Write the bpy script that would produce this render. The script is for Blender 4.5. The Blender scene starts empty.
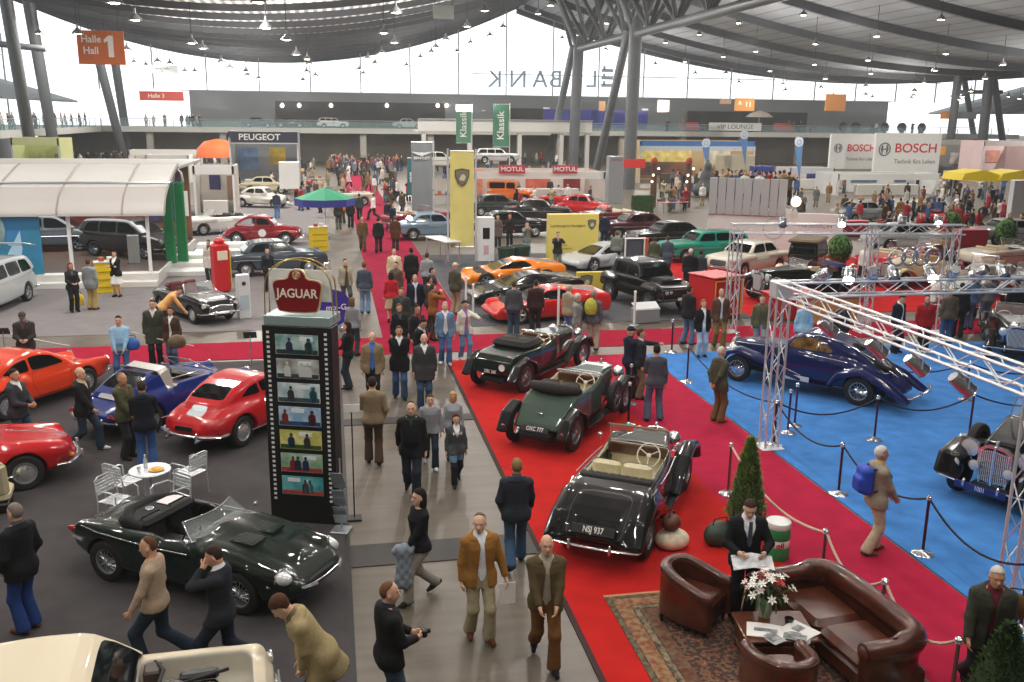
import bpy, random
import numpy as np
from math import *
from mathutils import Vector, Matrix
R_ = random.Random(7)
SC = bpy.context.scene
COL = SC.collection
A = np.array
HAZE = .0006
WORLD_E, LAMP_E, UP_E, EXPO = 1.8, 1650., 2600., 0.
FL, PITCH, ROLL, PSI, EYE = 930., radians(13.5), .012, radians(11.045), 6.7
_fw = A([sin(PSI)*cos(PITCH), cos(PSI)*cos(PITCH), -sin(PITCH)])
_r0 = A([cos(PSI), -sin(PSI), 0.])
_u0 = np.cross(_r0, _fw)
_rt = _r0*cos(ROLL)+_u0*sin(ROLL)
_up = _u0*cos(ROLL)-_r0*sin(ROLL)
def G(px, py, z=0.):
    "ground point (at height z) seen at a photo point"
    d = _fw*FL+_rt*(px-512)-_up*(py-341)
    t = (z-EYE)/d[2]
    return float(d[0]*t), float(d[1]*t)
def DY(px, py, Y):
    "point on the vertical plane at distance Y seen at a photo point -> x, z"
    d = _fw*FL+_rt*(px-512)-_up*(py-341)
    t = Y/d[1]
    return float(d[0]*t), float(EYE+d[2]*t)
def lin(c):
    if isinstance(c, str):
        c = c.lstrip('#'); c = c if len(c) > 3 else ''.join(q*2 for q in c); c = tuple(int(c[i:i+2], 16) for i in (0, 2, 4))
    return tuple((v/255/12.92 if v/255 <= .04045 else ((v/255+.055)/1.055)**2.4) for v in c[:3])+(1.,)
_M = {}
def mat(c, rough=.6, metal=0., coat=0., noise=0., scale=6., emit=0., trans=0., alpha=1., bump=0., c2=None, spec=.5, name=None, stretch=None):
    key = (str(c), rough, metal, coat, noise, scale, emit, trans, alpha, bump, str(c2), spec, str(stretch))
    if key in _M: return _M[key]
    m = bpy.data.materials.new(name or 'surface'); m.use_nodes = True
    nt = m.node_tree; b = nt.nodes['Principled BSDF']; I = b.inputs
    I['Base Color'].default_value = lin(c); I['Roughness'].default_value = rough; I['Metallic'].default_value = metal
    I['Coat Weight'].default_value = coat; I['Coat Roughness'].default_value = .04
    I['Specular IOR Level'].default_value = spec
    if trans: I['Transmission Weight'].default_value = trans
    if alpha < 1: I['Alpha'].default_value = alpha
    if emit:
        I['Emission Color'].default_value = lin(c); I['Emission Strength'].default_value = emit
    if noise or bump or c2:
        tc = nt.nodes.new('ShaderNodeTexCoord'); nz = nt.nodes.new('ShaderNodeTexNoise')
        nz.inputs['Scale'].default_value = scale; nz.inputs['Detail'].default_value = 4.
        if stretch:
            mp = nt.nodes.new('ShaderNodeMapping'); mp.inputs['Scale'].default_value = stretch
            nt.links.new(tc.outputs['Object'], mp.inputs['Vector']); nt.links.new(mp.outputs[0], nz.inputs['Vector'])
        else: nt.links.new(tc.outputs['Object'], nz.inputs['Vector'])
        if noise or c2:
            cr = nt.nodes.new('ShaderNodeValToRGB'); l = lin(c)
            cr.color_ramp.elements[0].position = .35; cr.color_ramp.elements[1].position = .68
            a = tuple(v*(1-noise) for v in l[:3])+(1,); z = tuple(min(1, v*(1+noise)) for v in l[:3])+(1,)
            if c2: a, z = l, lin(c2)
            cr.color_ramp.elements[0].color = a; cr.color_ramp.elements[1].color = z
            nt.links.new(nz.outputs['Fac'], cr.inputs['Fac']); nt.links.new(cr.outputs['Color'], I['Base Color'])
            if emit: nt.links.new(cr.outputs['Color'], I['Emission Color'])
        if bump:
            bp = nt.nodes.new('ShaderNodeBump'); bp.inputs['Strength'].default_value = bump; bp.inputs['Distance'].default_value = .02
            nt.links.new(nz.outputs['Fac'], bp.inputs['Height']); nt.links.new(bp.outputs['Normal'], I['Normal'])
    _M[key] = m
    return m
def paint(c, rough=.35): return mat(c, rough, 0, 1., spec=.12, name='car_paint')
def cloth(c): return mat(c, .85, 0, 0, .10, 22., bump=.12, spec=.25, name='cloth')
def glossy(c, r=.35): return mat(c, r)
CHROME = mat('#e6e8ea', .16, .85, name='chrome'); STEEL = mat('#b6bbc0', .3, .7, name='brushed_steel')
RUBBER = mat('#181818', .75, name='rubber', noise=.2); BLACK = mat('#0c0c0d', .4, name='black'); WHITE = mat('#efefec', .5, name='white')
DGLASS = mat('#0b1012', .06, 0, .6, name='dark_window_glass')
CLEAR = mat('#dfe9ea', .04, 0, 0, alpha=.16, name='clear_glass'); ALU = mat('#d6d9dc', .35, .45, name='aluminium')
LAMPGLASS = mat('#dfe3e4', .08, .35, .6, name='lamp_glass'); REDLAMP = mat('#8f1414', .15, 0, .6, name='red_lamp_glass'); AMBER = mat('#d9821e', .2, 0, .5, name='amber_lamp')
def link(o, parent=None):
    COL.objects.link(o)
    if parent is not None: o.parent = parent
    return o
_used = {}
def tag(o, label, cat, group=None, kind=None):
    o["label"] = label; o["category"] = cat
    if group: o['group'] = group
    if kind: o['kind'] = kind
    return o
def thing(name, label, cat, loc=(0, 0, 0), rz=0., group=None, scale=1.):
    o = bpy.data.objects.new(name, None); link(o); o.empty_display_size = .2
    o.location = loc; o.rotation_euler = (0, 0, rz); o.scale = (scale,)*3
    return tag(o, label, cat, group)
def mob(name, me, mats, parent=None, loc=None, rot=None, objmats=False):
    o = bpy.data.objects.new(name, me)
    if mats is not None:
        if not isinstance(mats, (list, tuple)): mats = [mats]
        if objmats:
            while len(me.materials) < len(mats): me.materials.append(None)
        elif len(me.materials) == 0:
            for m in mats: me.materials.append(m)
            mats = None
    link(o, parent)
    if mats is not None:
        for s, m in zip(o.material_slots, mats):
            s.link = 'OBJECT'; s.material = m
    if loc is not None: o.location = loc
    if rot is not None: o.rotation_euler = rot
    return o
def copytree(o, parent=None):
    c = o.copy(); COL.objects.link(c)
    if parent is not None:
        c.parent = parent; c.matrix_parent_inverse = o.matrix_parent_inverse.copy()
    for ch in list(o.children): copytree(ch, c)
    return c
class MB:
    def __init__(s): s.v, s.f, s.m, s.T, s.mi = [], [], [], None, 0
    def at(s, loc=(0, 0, 0), rz=0., rx=0., ry=0.):
        s.T = Matrix.Translation(loc) @ Matrix.Rotation(rz, 4, 'Z') @ Matrix.Rotation(ry, 4, 'Y') @ Matrix.Rotation(rx, 4, 'X'); return s
    def add(s, vs, fs):
        n = len(s.v)
        s.v += [tuple(s.T @ Vector(v)) for v in vs] if s.T is not None else [tuple(v) for v in vs]
        s.f += [tuple(i+n for i in f) for f in fs]; s.m += [s.mi]*len(fs); return s
    def box(s, c, d, b=0.):
        x, y, z = (v/2 for v in d); b = min(b, x*.95, y*.95, z*.95)
        if b <= 0:
            vs = [(c[0]+i*x, c[1]+j*y, c[2]+k*z) for k in (-1, 1) for i, j in ((-1, -1), (1, -1), (1, 1), (-1, 1))]
            return s.add(vs, [(3, 2, 1, 0), (4, 5, 6, 7), (0, 1, 5, 4), (1, 2, 6, 5), (2, 3, 7, 6), (3, 0, 4, 7)])
        rings = []
        for zz, o in ((-z, b), (-z+b, 0), (z-b, 0), (z, b)):
            X, Y = x-o, y-o; q = b if o == 0 else b*.5
            rings.append([(c[0]+px, c[1]+py, c[2]+zz) for px, py in ((-X+q, -Y), (X-q, -Y), (X, -Y+q), (X, Y-q), (X-q, Y), (-X+q, Y), (-X, Y-q), (-X, -Y+q))])
        return s.loft(rings, True, True)
    def loft(s, rings, closed=True, caps=False):
        n = len(rings[0]); vs = [p for r in rings for p in r]; fs = []
        for i in range(len(rings)-1):
            for j in range(n if closed else n-1):
                k = (j+1) % n; fs.append((i*n+j, i*n+k, (i+1)*n+k, (i+1)*n+j))
        if caps: fs += [tuple(range(n))[::-1], tuple(range((len(rings)-1)*n, len(rings)*n))]
        return s.add(vs, fs)
    def tube(s, pts, r, n=8, closed=False, caps=True, flat=1.):
        P = [Vector(p) for p in pts]; m = len(P); rr = r if isinstance(r, (list, tuple)) else [r]*m; rings = []; u = None
        for i, p in enumerate(P):
            if closed: d = P[(i+1) % m]-P[i-1]
            else: d = P[min(i+1, m-1)]-P[max(i-1, 0)]
            d = d.normalized() if d.length > 1e-9 else Vector((0, 0, 1))
            if u is None:
                u = d.orthogonal().normalized() if abs(d.z) > .95 else d.cross(Vector((0, 0, 1))).normalized()
            u = (u-d*u.dot(d)).normalized(); w = d.cross(u)
            rings.append([p+u*(rr[i]*cos(2*pi*k/n))+w*(rr[i]*flat*sin(2*pi*k/n)) for k in range(n)])
        if closed: rings.append(rings[0]); caps = False
        return s.loft(rings, True, caps)
    def lathe(s, prof, n=24, axis='z', c=(0, 0, 0)):
        rings = []
        for r, h in prof:
            q = []
            for k in range(n):
                a = 2*pi*k/n; x, y = r*cos(a), r*sin(a)
                q.append((c[0]+x, c[1]+y, c[2]+h) if axis == 'z' else (c[0]+h, c[1]+x, c[2]+y) if axis == 'x' else (c[0]+y, c[1]+h, c[2]+x))
            rings.append(q)
        return s.loft(rings, True, False)
    def cyl(s, a, b, r, n=12): return s.tube([a, b], r, n)
    def ell(s, c, r, n=14, m=9, rot=None):
        rings = []
        for i in range(m+1):
            t = pi*i/m; t = max(.02, min(pi-.02, t))
            rings.append([(r[0]*sin(t)*cos(2*pi*k/n), r[1]*sin(t)*sin(2*pi*k/n), -r[2]*cos(t)) for k in range(n)])
        if rot is not None:
            q = Matrix.Rotation(rot[2], 3, 'Z') @ Matrix.Rotation(rot[1], 3, 'Y') @ Matrix.Rotation(rot[0], 3, 'X')
            rings = [[tuple(q @ Vector(p)) for p in g] for g in rings]
        rings = [[(p[0]+c[0], p[1]+c[1], p[2]+c[2]) for p in g] for g in rings]
        return s.loft(rings, True, True)
    def prism(s, poly, z0, z1, plane='xy'):
        n = len(poly); fn = {'xy': lambda p, z: (p[0], p[1], z), 'xz': lambda p, z: (p[0], z, p[1]), 'yz': lambda p, z: (z, p[0], p[1])}[plane]
        return s.loft([[fn(p, z0) for p in poly], [fn(p, z1) for p in poly]], True, True)
    def quad(s, *p): return s.add(p, [tuple(range(len(p)))])
    def mesh(s, name='mesh', smooth=35):
        me = bpy.data.meshes.new(name); me.from_pydata(s.v, [], s.f)
        me.polygons.foreach_set('material_index', s.m)
        fix_normals(me)
        if smooth:
            me.polygons.foreach_set('use_smooth', [True]*len(s.f)); me.set_sharp_from_angle(angle=radians(smooth))
        me.update(); return me
    def obj(s, name, mats, parent=None, loc=None, rot=None, smooth=35): return mob(name, s.mesh(name, smooth), mats, parent, loc, rot)
def fix_normals(me):
    import bmesh
    b = bmesh.new(); b.from_mesh(me); bmesh.ops.recalc_face_normals(b, faces=b.faces); b.to_mesh(me); b.free()
def text(name, body, size, m, parent=None, loc=(0, 0, 0), rot=(0, 0, 0), bold=0., ext=.002, sx=1., align='CENTER', shear=0.):
    c = bpy.data.curves.new(name, 'FONT'); c.body = body; c.size = size; c.extrude = ext; c.offset = bold
    c.align_x = align; c.align_y = 'CENTER'; c.shear = shear; c.materials.append(m)
    q = bpy.data.objects.new(name, c); me = bpy.data.meshes.new_from_object(q); me.name = name; bpy.data.objects.remove(q); bpy.data.curves.remove(c)
    o = bpy.data.objects.new(name, me); link(o, parent); o.location = loc; o.rotation_euler = rot; o.scale = (sx, 1, 1)
    return o
def ln(v): return np.sqrt((v*v).sum(-1))
def smin(a, b, k):
    h = np.maximum(k-np.abs(a-b), 0)/k
    return np.minimum(a, b)-h*h*k*.25
def smax(a, b, k): return -smin(-a, -b, k)
def cone(P, a, b, r1, r2):
    a = A(a, float); b = A(b, float); d = b-a; t = np.clip(((P-a) @ d)/max(d @ d, 1e-9), 0, 1)
    return ln(P-a-t[:, None]*d)-(r1+(r2-r1)*t)
def elli(P, c, r):
    r = A(r, float); q = P-A(c, float); k0 = ln(q/r); k1 = ln(q/(r*r))
    return k0*(k0-1)/np.maximum(k1, 1e-9)
def rbox(P, c, d, r):
    q = np.abs(P-A(c, float))-A(d, float)/2+r
    return ln(np.maximum(q, 0))+np.minimum(q.max(-1), 0)-r
def poly2(y, z, pts):
    d = np.full(y.shape, 1e9); s = np.ones(y.shape); n = len(pts)
    for i in range(n):
        ax, ay = pts[i]; bx, by = pts[i-1]; ex, ey = bx-ax, by-ay; wx, wy = y-ax, z-ay
        t = np.clip((wx*ex+wy*ey)/(ex*ex+ey*ey+1e-12), 0, 1)
        d = np.minimum(d, (wx-ex*t)**2+(wy-ey*t)**2)
        c1 = z >= ay; c2 = z < by; c3 = ex*wy > ey*wx
        fl = (c1 & c2 & c3) | (~c1 & ~c2 & ~c3); s = np.where(fl, -s, s)
    return s*np.sqrt(d)
def pline(y, z, pts):
    "distance to an open polyline and the running parameter 0..1"
    d = np.full(y.shape, 1e9); u = np.zeros(y.shape); n = len(pts)-1
    for i in range(n):
        ax, ay = pts[i]; bx, by = pts[i+1]; ex, ey = bx-ax, by-ay
        t = np.clip(((y-ax)*ex+(z-ay)*ey)/(ex*ex+ey*ey+1e-12), 0, 1)
        q = (y-ax-ex*t)**2+(z-ay-ey*t)**2; b = q < d
        d = np.where(b, q, d); u = np.where(b, (i+t)/n, u)
    return np.sqrt(d), u
def smooth_pts(pts, it=2, closed=False):
    for _ in range(it):
        n = len(pts); out = [] if closed else [pts[0]]
        for i in range(n if closed else n-1):
            a, b = pts[i], pts[(i+1) % n]
            out += [tuple(.75*p+.25*q for p, q in zip(a, b)), tuple(.25*p+.75*q for p, q in zip(a, b))]
        if not closed: out.append(pts[-1])
        pts = out
    return pts
def rnd(pts, c=.10, it=2):
    "outline with small rounded corners"
    for _ in range(it):
        n = len(pts); out = []
        for i in range(n):
            a, b = pts[i], pts[(i+1) % n]; out += [tuple((1-c)*p+c*q for p, q in zip(a, b)), tuple(c*p+(1-c)*q for p, q in zip(a, b))]
        pts = out; c *= 2.2
    return pts
class Geo:
    def __init__(s, V, P, M=None): s.V, s.P, s.M = V, P, M if M is not None else np.zeros(len(P), int)
    def paint(s, f, m, only=None):
        "faces where f < 0 take slot m; faces on the border are cut along f = 0"
        if not len(s.P): return s
        v = f(s.V) if callable(f) else f
        v = np.where(np.abs(v) < 1e-5, 1e-5, v); inn = v < 0
        V = list(map(tuple, s.V)); newP, newM, cache = [], [], {}
        for p, mm in zip(s.P, s.M):
            q = [inn[i] for i in p]
            if only is not None and mm not in only or not any(q): newP.append(p); newM.append(mm); continue
            if all(q): newP.append(p); newM.append(m); continue
            a, b = [], []
            for i, j in zip(p, p[1:]+p[:1]):
                (a if inn[i] else b).append(i)
                if inn[i] != inn[j]:
                    k = (i, j) if i < j else (j, i)
                    if k not in cache:
                        t = v[k[0]]/(v[k[0]]-v[k[1]]); t = min(.97, max(.03, t)); cache[k] = len(V)
                        V.append(tuple(s.V[k[0]]*(1-t)+s.V[k[1]]*t))
                    a.append(cache[k]); b.append(cache[k])
            if len(a) > 2: newP.append(tuple(a)); newM.append(m)
            if len(b) > 2: newP.append(tuple(b)); newM.append(mm)
        s.V, s.P, s.M = A(V), newP, A(newM); return s
    def part(s, ms):
        ms = ms if isinstance(ms, (list, tuple, set)) else [ms]
        ix = {}; V, P, M = [], [], []
        for p, m in zip(s.P, s.M):
            if m in ms:
                q = []
                for i in p:
                    if i not in ix: ix[i] = len(V); V.append(s.V[i])
                    q.append(ix[i])
                P.append(tuple(q)); M.append(m)
        return Geo(A(V).reshape(-1, 3), P, A(M, int))
    def mesh(s, name='mesh', sharp=None, remap=None):
        me = bpy.data.meshes.new(name); me.from_pydata(s.V.tolist(), [], s.P)
        if len(s.P):
            M = s.M if remap is None else A([remap.get(int(m), 0) for m in s.M])
            me.polygons.foreach_set('material_index', M.astype(np.int32))
            me.polygons.foreach_set('use_smooth', np.ones(len(s.P), bool))
            if sharp: me.set_sharp_from_angle(angle=radians(sharp))
        me.update(); return me
def nets(f, lo, hi, h, proj=2, K=4, safe=1.7):
    lo = A(lo, float); n = np.ceil((A(hi, float)-lo)/h).astype(int)+2; nb = (n+K-1)//K; n = nb*K
    g = [lo[i]+h*K*np.arange(nb[i])+h*(K-1)/2 for i in range(3)]
    C = np.stack(np.meshgrid(*g, indexing='ij'), -1).reshape(-1, 3); d = f(C)
    near = np.abs(d) < h*K*.87*safe; B = np.argwhere(near.reshape(nb))
    D = np.where(d < 0, -1., 1.).reshape(nb)
    D = D.repeat(K, 0).repeat(K, 1).repeat(K, 2)
    o = np.stack(np.meshgrid(*[np.arange(K)]*3, indexing='ij'), -1).reshape(-1, 3)
    for c0 in range(0, len(B), 4000):
        I = (B[c0:c0+4000, None, :]*K+o[None]).reshape(-1, 3)
        D[I[:, 0], I[:, 1], I[:, 2]] = f(lo+I*h)
    S = D < 0; c = [slice(0, -1), slice(1, None)]; cnt = sum(S[c[i], c[j], c[k]].astype(np.int8) for i in (0, 1) for j in (0, 1) for k in (0, 1))
    act = np.argwhere((cnt > 0) & (cnt < 8)); acc = np.zeros((len(act), 3)); w = np.zeros(len(act))
    cs = [(i, j, k) for i in (0, 1) for j in (0, 1) for k in (0, 1)]
    for a in cs:
        for ax in range(3):
            if a[ax]: continue
            b = list(a); b[ax] = 1; pa = act+A(a); pb = act+A(b)
            da = D[pa[:, 0], pa[:, 1], pa[:, 2]]; db = D[pb[:, 0], pb[:, 1], pb[:, 2]]; x = (da < 0) != (db < 0)
            t = np.where(x, da/np.where(x, da-db, 1), 0); acc += np.where(x[:, None], A(a)+t[:, None]*(A(b)-A(a)), 0); w += x
    V = lo+h*(act+acc/w[:, None]); vid = np.full([m-1 for m in n], -1, np.int64); vid[act[:, 0], act[:, 1], act[:, 2]] = np.arange(len(act))
    Q = []
    for ax in range(3):
        b, cc = (ax+1) % 3, (ax+2) % 3; s0 = [slice(None)]*3; s1 = [slice(None)]*3; s0[ax] = slice(0, -1); s1[ax] = slice(1, None)
        E = np.argwhere(S[tuple(s0)] != S[tuple(s1)]); E = E[(E[:, b] > 0) & (E[:, cc] > 0) & (E[:, b] < n[b]-1) & (E[:, cc] < n[cc]-1)]
        if not len(E): continue
        eb = np.zeros(3, int); eb[b] = 1; ec = np.zeros(3, int); ec[cc] = 1
        q = np.stack([vid[tuple((E-k).T)] for k in (eb+ec, ec, eb*0, eb)], 1)
        fl = S[tuple(E.T)]; q = np.where(fl[:, None], q, q[:, ::-1]); Q.append(q)
    Q = np.concatenate(Q) if Q else np.zeros((0, 4), int); Q = Q[(Q >= 0).all(1)]
    e = h*.25
    for _ in range(proj):
        d = f(V); gr = np.stack([f(V+A(u)*e)-f(V-A(u)*e) for u in ((1, 0, 0), (0, 1, 0), (0, 0, 1))], 1)/(2*e)
        st = -d/np.maximum((gr*gr).sum(1), .2); V = V+gr*np.clip(st, -h*.6, h*.6)[:, None]
    return Geo(V, list(map(tuple, Q.tolist())))
def ik(S, H, l1, l2, pole):
    S, H = A(S, float), A(H, float); d = H-S; L = max(ln(d), 1e-6)
    if L > (l1+l2)*.995: H = S+d/L*(l1+l2)*.995; d = H-S; L = ln(d)
    u = d/L; a = (l1*l1-l2*l2+L*L)/(2*L); hh = sqrt(max(l1*l1-a*a, 0)); p = A(pole, float); p = p-u*(p @ u); p = p/max(ln(p), 1e-6)
    return S+u*a+p*hh, H
def rotx(a):
    c, s = cos(a), sin(a); return A([[1, 0, 0], [0, c, -s], [0, s, c]])
def rotz(a):
    c, s = cos(a), sin(a); return A([[c, -s, 0], [s, c, 0], [0, 0, 1]])
def roty(a):
    c, s = cos(a), sin(a); return A([[c, 0, s], [0, 1, 0], [-s, 0, c]])
HANDS = dict(down=(.25, .03, .80), back=(.06, -.19, .92), pocket=(.20, .09, .90), front=(.07, .30, 1.06), low=(.10, .27, .92), cam=(.06, .25, 1.50), face=(.05, .17, 1.50), out=(.42, .50, 1.30),
             point=(.30, .62, 1.30), swingf=(.24, .24, .86), swingb=(.25, -.20, .86), hip=(.23, .02, 1.02), cross=(-.10, .22, 1.18), paper=(.16, .30, 1.10), side=(.32, .10, .86), up=(.20, .25, 1.85))
FEET = dict(stand=((.10, .0, 0), (.10, .02, 0)), wide=((.15, 0, 0), (.15, .03, 0)), walk=((.09, .26, 0), (.09, -.28, .07)), walk2=((.09, -.26, .07), (.09, .26, 0)), step=((.10, .12, 0), (.10, -.10, .01)), weight=((.12, .05, 0), (.10, -.04, 0)),
            stride=((.09, .36, .02), (.09, -.36, .11)), stride2=((.09, -.36, .11), (.09, .36, .02)))
class Fig:
    "joint positions and the fields of skin and clothes for one pose and outfit; faces +y, 1.75 m tall"
    def __init__(s, sex='m', feet='stand', l='down', r='down', bend=0, head=(0, 0), gar='jacket', hem=None, open_=0, bottom='trousers', hair='short', belly=0., fingers=True, vneck=1.30, twist=0, child=0):
        s.k = dict(top=gar, open_=open_, bottom=bottom, hair=hair, fingers=fingers, vneck=vneck)
        s.sex, s.child = sex, child
        s.hem = hem if hem is not None else dict(jacket=.80, coat=.58, sweater=.86, shirt=.90).get(gar, .84)
        f = FEET[feet] if isinstance(feet, str) else feet
        drop = max(abs(f[0][1]), abs(f[1][1])); s.dz = -.5*drop*drop
        w = .178 if sex == 'm' else .155; hp = .095
        s.Rb = rotx(radians(-bend)) @ rotz(radians(-twist)); s.piv = A([0, 0, .95+s.dz]); s.bend = bend
        s.hips = [A([q*hp, 0, .90+s.dz]) for q in (-1, 1)]; s.ank = [A([q*f[i][0], f[i][1]-.02, .085+f[i][2]]) for i, q in enumerate((-1, 1))]
        s.fp = [min(1.0, f[i][2]*9) for i in (0, 1)]
        s.knee = []
        for i in (0, 1):
            k, a = ik(s.hips[i], s.ank[i], .435, .405, (0, 1, .1)); s.knee.append(k); s.ank[i] = a
        s.sh = [A([q*w, -.005, 1.39+s.dz]) for q in (-1, 1)]; s.el, s.wr, s.tgt = [], [], []
        for i, q in enumerate((-1, 1)):
            h = (l, r)[i]; t = A(HANDS[h] if isinstance(h, str) else h, float); t = t*A([q, 1, 1])+A([0, 0, s.dz])
            pole = (q*.8, -.8, -.35) if (t[2] < 1.3) else (q*.9, -.1, -.9)
            e, wv = ik(s.sh[i], t, .285, .25, pole); s.el.append(e); s.wr.append(wv)
        s.hr = rotz(radians(-head[0])) @ rotx(radians(-head[1])); s.nk = A([0, -.005, 1.50+s.dz]); s.belly = belly
        m = sex == 'm'
        s.tz = A([.78, .88, .97, 1.08, 1.2, 1.32, 1.40, 1.455, 1.50])+s.dz
        s.tx = A([.15, .168, .165, .152, .158, .172, .168, .115, .06]) if m else A([.15, .172, .155, .126, .138, .150, .142, .098, .05])
        s.ty = A([.10, .115, .112, .105+belly, .113+belly*.7, .12, .105, .08, .058]) if m else A([.10, .122, .112, .095, .112, .125, .098, .072, .05])
        s.tc = A([0, -.005, 0, .01+belly*.6, .012+belly*.4, .008, -.004, -.012, -.012]) if m else A([0, -.012, 0, .008, .014, .02, -.002, -.012, -.012])
    def U(s, P): return (P-s.piv) @ s.Rb+s.piv
    def W(s, p): return (A(p, float)-s.piv) @ s.Rb.T+s.piv
    def H(s, u):
        return (u-s.nk) @ s.hr+s.nk-A([0, 0, s.dz])
    def torso(s, u, o=0., lo=None):
        z = u[:, 2]; Z = np.clip(z, s.tz[0], s.tz[-1]); rx = np.interp(Z, s.tz, s.tx)+o; ry = np.interp(Z, s.tz, s.ty)+o; c = np.interp(Z, s.tz, s.tc)
        if lo is not None and lo < s.tz[0]:
            t = np.clip(s.tz[0]-z, 0, 1); rx = rx+t*.10+.01*(t > 0); ry = ry+t*.12
        q = np.stack([u[:, 0], u[:, 1]-c], -1); r = np.stack([rx, ry], -1); k0 = ln(q/r); k1 = ln(q/(r*r)); d = k0*(k0-1)/np.maximum(k1, 1e-9)
        d = np.where(k0 < .05, -rx*.9, d)
        return smax(d, np.maximum((s.tz[0] if lo is None else lo)-z, z-s.tz[-1]-o*.3), .02)
    def arms(s, u, o=0., cut=None, side=(0, 1)):
        d = None
        for i in side:
            q = (-1, 1)[i]; m = 1. if s.sex == 'm' else .86
            sp = A([q*.07, -.01, 1.44+s.dz])
            a = cone(u, sp, s.sh[i], .050*m+o*.7, .049*m+o)
            b = cone(u, s.sh[i], s.el[i], .049*m+o, .040*m+o); wv = s.wr[i]; dd = wv-s.el[i]
            c = cone(u, s.el[i], wv, .041*m+o, .027*m+o*(.9 if cut is not None else 1))
            if cut is not None:
                n = dd/ln(dd); c = np.maximum(c, (u-wv) @ n+cut)
            t = smin(smin(a, b, .04), c, .03); d = t if d is None else smin(d, t, .02)
        return d
    def hand(s, u, i):
        q = (-1, 1)[i]; wv = s.wr[i]; d = wv-s.el[i]; d = d/ln(d); bn = A([-q, .15, 0.]); bn = bn-d*(bn @ d); bn = bn/ln(bn)  # palm normal towards the body
        sd = np.cross(d, bn)*q; sd = sd if sd @ A([0, 1, .2]) > 0 else -sd    # thumb side
        pm = wv+d*.05; dd = smin(cone(u, wv+d*.008+sd*.012, pm+d*.025+sd*.022, .022, .017), cone(u, wv+d*.008-sd*.012, pm+d*.022-sd*.022, .022, .016), .02)
        if s.k['fingers']:
            for j, (off, L) in enumerate(((.031, .075), (.011, .084), (-.010, .078), (-.030, .06))):
                b0 = pm+d*.022+sd*off; b1 = b0+(d*.90+bn*.30+sd*off*1.6)*L*.5; b2 = b1+(d*.62+bn*.75+sd*off)*L*.5
                dd = smin(dd, np.minimum(cone(u, b0, b1, .0098, .009), cone(u, b1, b2, .009, .0078)), .006)
            t0 = wv+d*.028+sd*.022; t1 = t0+(sd*.75+d*.6+bn*.2)*.04; t2 = t1+(sd*.25+d*.9+bn*.35)*.032
            dd = smin(dd, np.minimum(cone(u, t0, t1, .0125, .0105), cone(u, t1, t2, .0105, .0085)), .01)
        else:
            dd = smin(dd, cone(u, pm, pm+(d*.85+bn*.45)*.07, .026, .018), .02); dd = smin(dd, cone(u, wv+d*.03+sd*.02, wv+d*.07+sd*.05, .013, .01), .012)
        return dd
    def headf(s, u):
        h = s.H(u); hs = 1.
        d = smin(elli(h, (0, .0, 1.658), (.075, .095, .100)), elli(h, (0, .032, 1.583), (.054, .062, .066)), .05)
        d = smin(d, elli(h, (0, .072, 1.545), (.026, .024, .022)), .03)
        d = smin(d, cone(h, (0, .090, 1.645), (0, .113, 1.612), .009, .0155), .018)
        d = smin(d, cone(h, (-.03, .083, 1.668), (.03, .083, 1.668), .012, .012), .02)
        for q in (-1, 1):
            d = smax(d, -elli(h, (q*.032, .108, 1.645), (.018, .02, .011)), .012)
            d = smin(d, elli(h, (q*.079, -.008, 1.622), (.010, .022, .032)), .008)
        d = smin(d, cone(h, (0, .098, 1.576), (0, .098, 1.576), .012, .012), .02)
        return d
    def neck(s, u): return cone(u, s.nk+A([0, -.015, -.07]), s.nk+A([0, .008, .07]), .062 if s.sex == 'm' else .05, .054 if s.sex == 'm' else .045)
    def legs(s, P, o=0., flare=0., side=(0, 1)):
        d = None
        for i in side:
            a = cone(P, s.hips[i], s.knee[i], .083+o, .056+o); b = cone(P, s.knee[i], s.ank[i], .054+o, .040+o+flare)
            c = smin(a, b, .05)
            if o == 0: c = smin(c, cone(P, s.knee[i]*.7+s.ank[i]*.3+A([0, -.02, 0]), s.knee[i]*.5+s.ank[i]*.5, .045, .04), .04)
            d = c if d is None else smin(d, c, .015)
        return d
    def skin(s, P):
        u = s.U(P); d = smin(s.torso(u), s.arms(u), .04); d = smin(d, smin(s.headf(u), s.neck(u), .03), .03)
        d = smin(d, smin(s.hand(u, 0), s.hand(u, 1), .001), .015)
        d = smin(d, s.legs(P), .05)
        for i in (0, 1): d = smin(d, s.shoe1(P, i, -.012), .02)
        return d
    def shoe1(s, P, i, o=0.):
        a = s.ank[i]; p = radians(50)*s.fp[i]; q = (-1, 1)[i]; fw = A([q*.16, cos(p), -sin(p)]); fw = fw/ln(fw); upv = A([0, sin(p), cos(p)])
        base = a-upv*.045; d = smin(cone(P, base-fw*.055, base+fw*.08, .036+o, .040+o), cone(P, base+fw*.08-upv*.004, base+fw*.165-upv*.010, .040+o, .028+o), .03)
        d = smin(d, cone(P, a+upv*.03, base, .042+o, .04+o), .02)
        return smax(d, -((P-a) @ upv+.082+o), .008)
    def shirt(s, P):
        u = s.U(P); d = s.torso(u, .014)
        return smax(smin(d, cone(u, s.nk+A([0, -.01, -.06]), s.nk+A([0, .0, .012]), .066, .064), .03), .88+s.dz-u[:, 2], .01)
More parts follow.
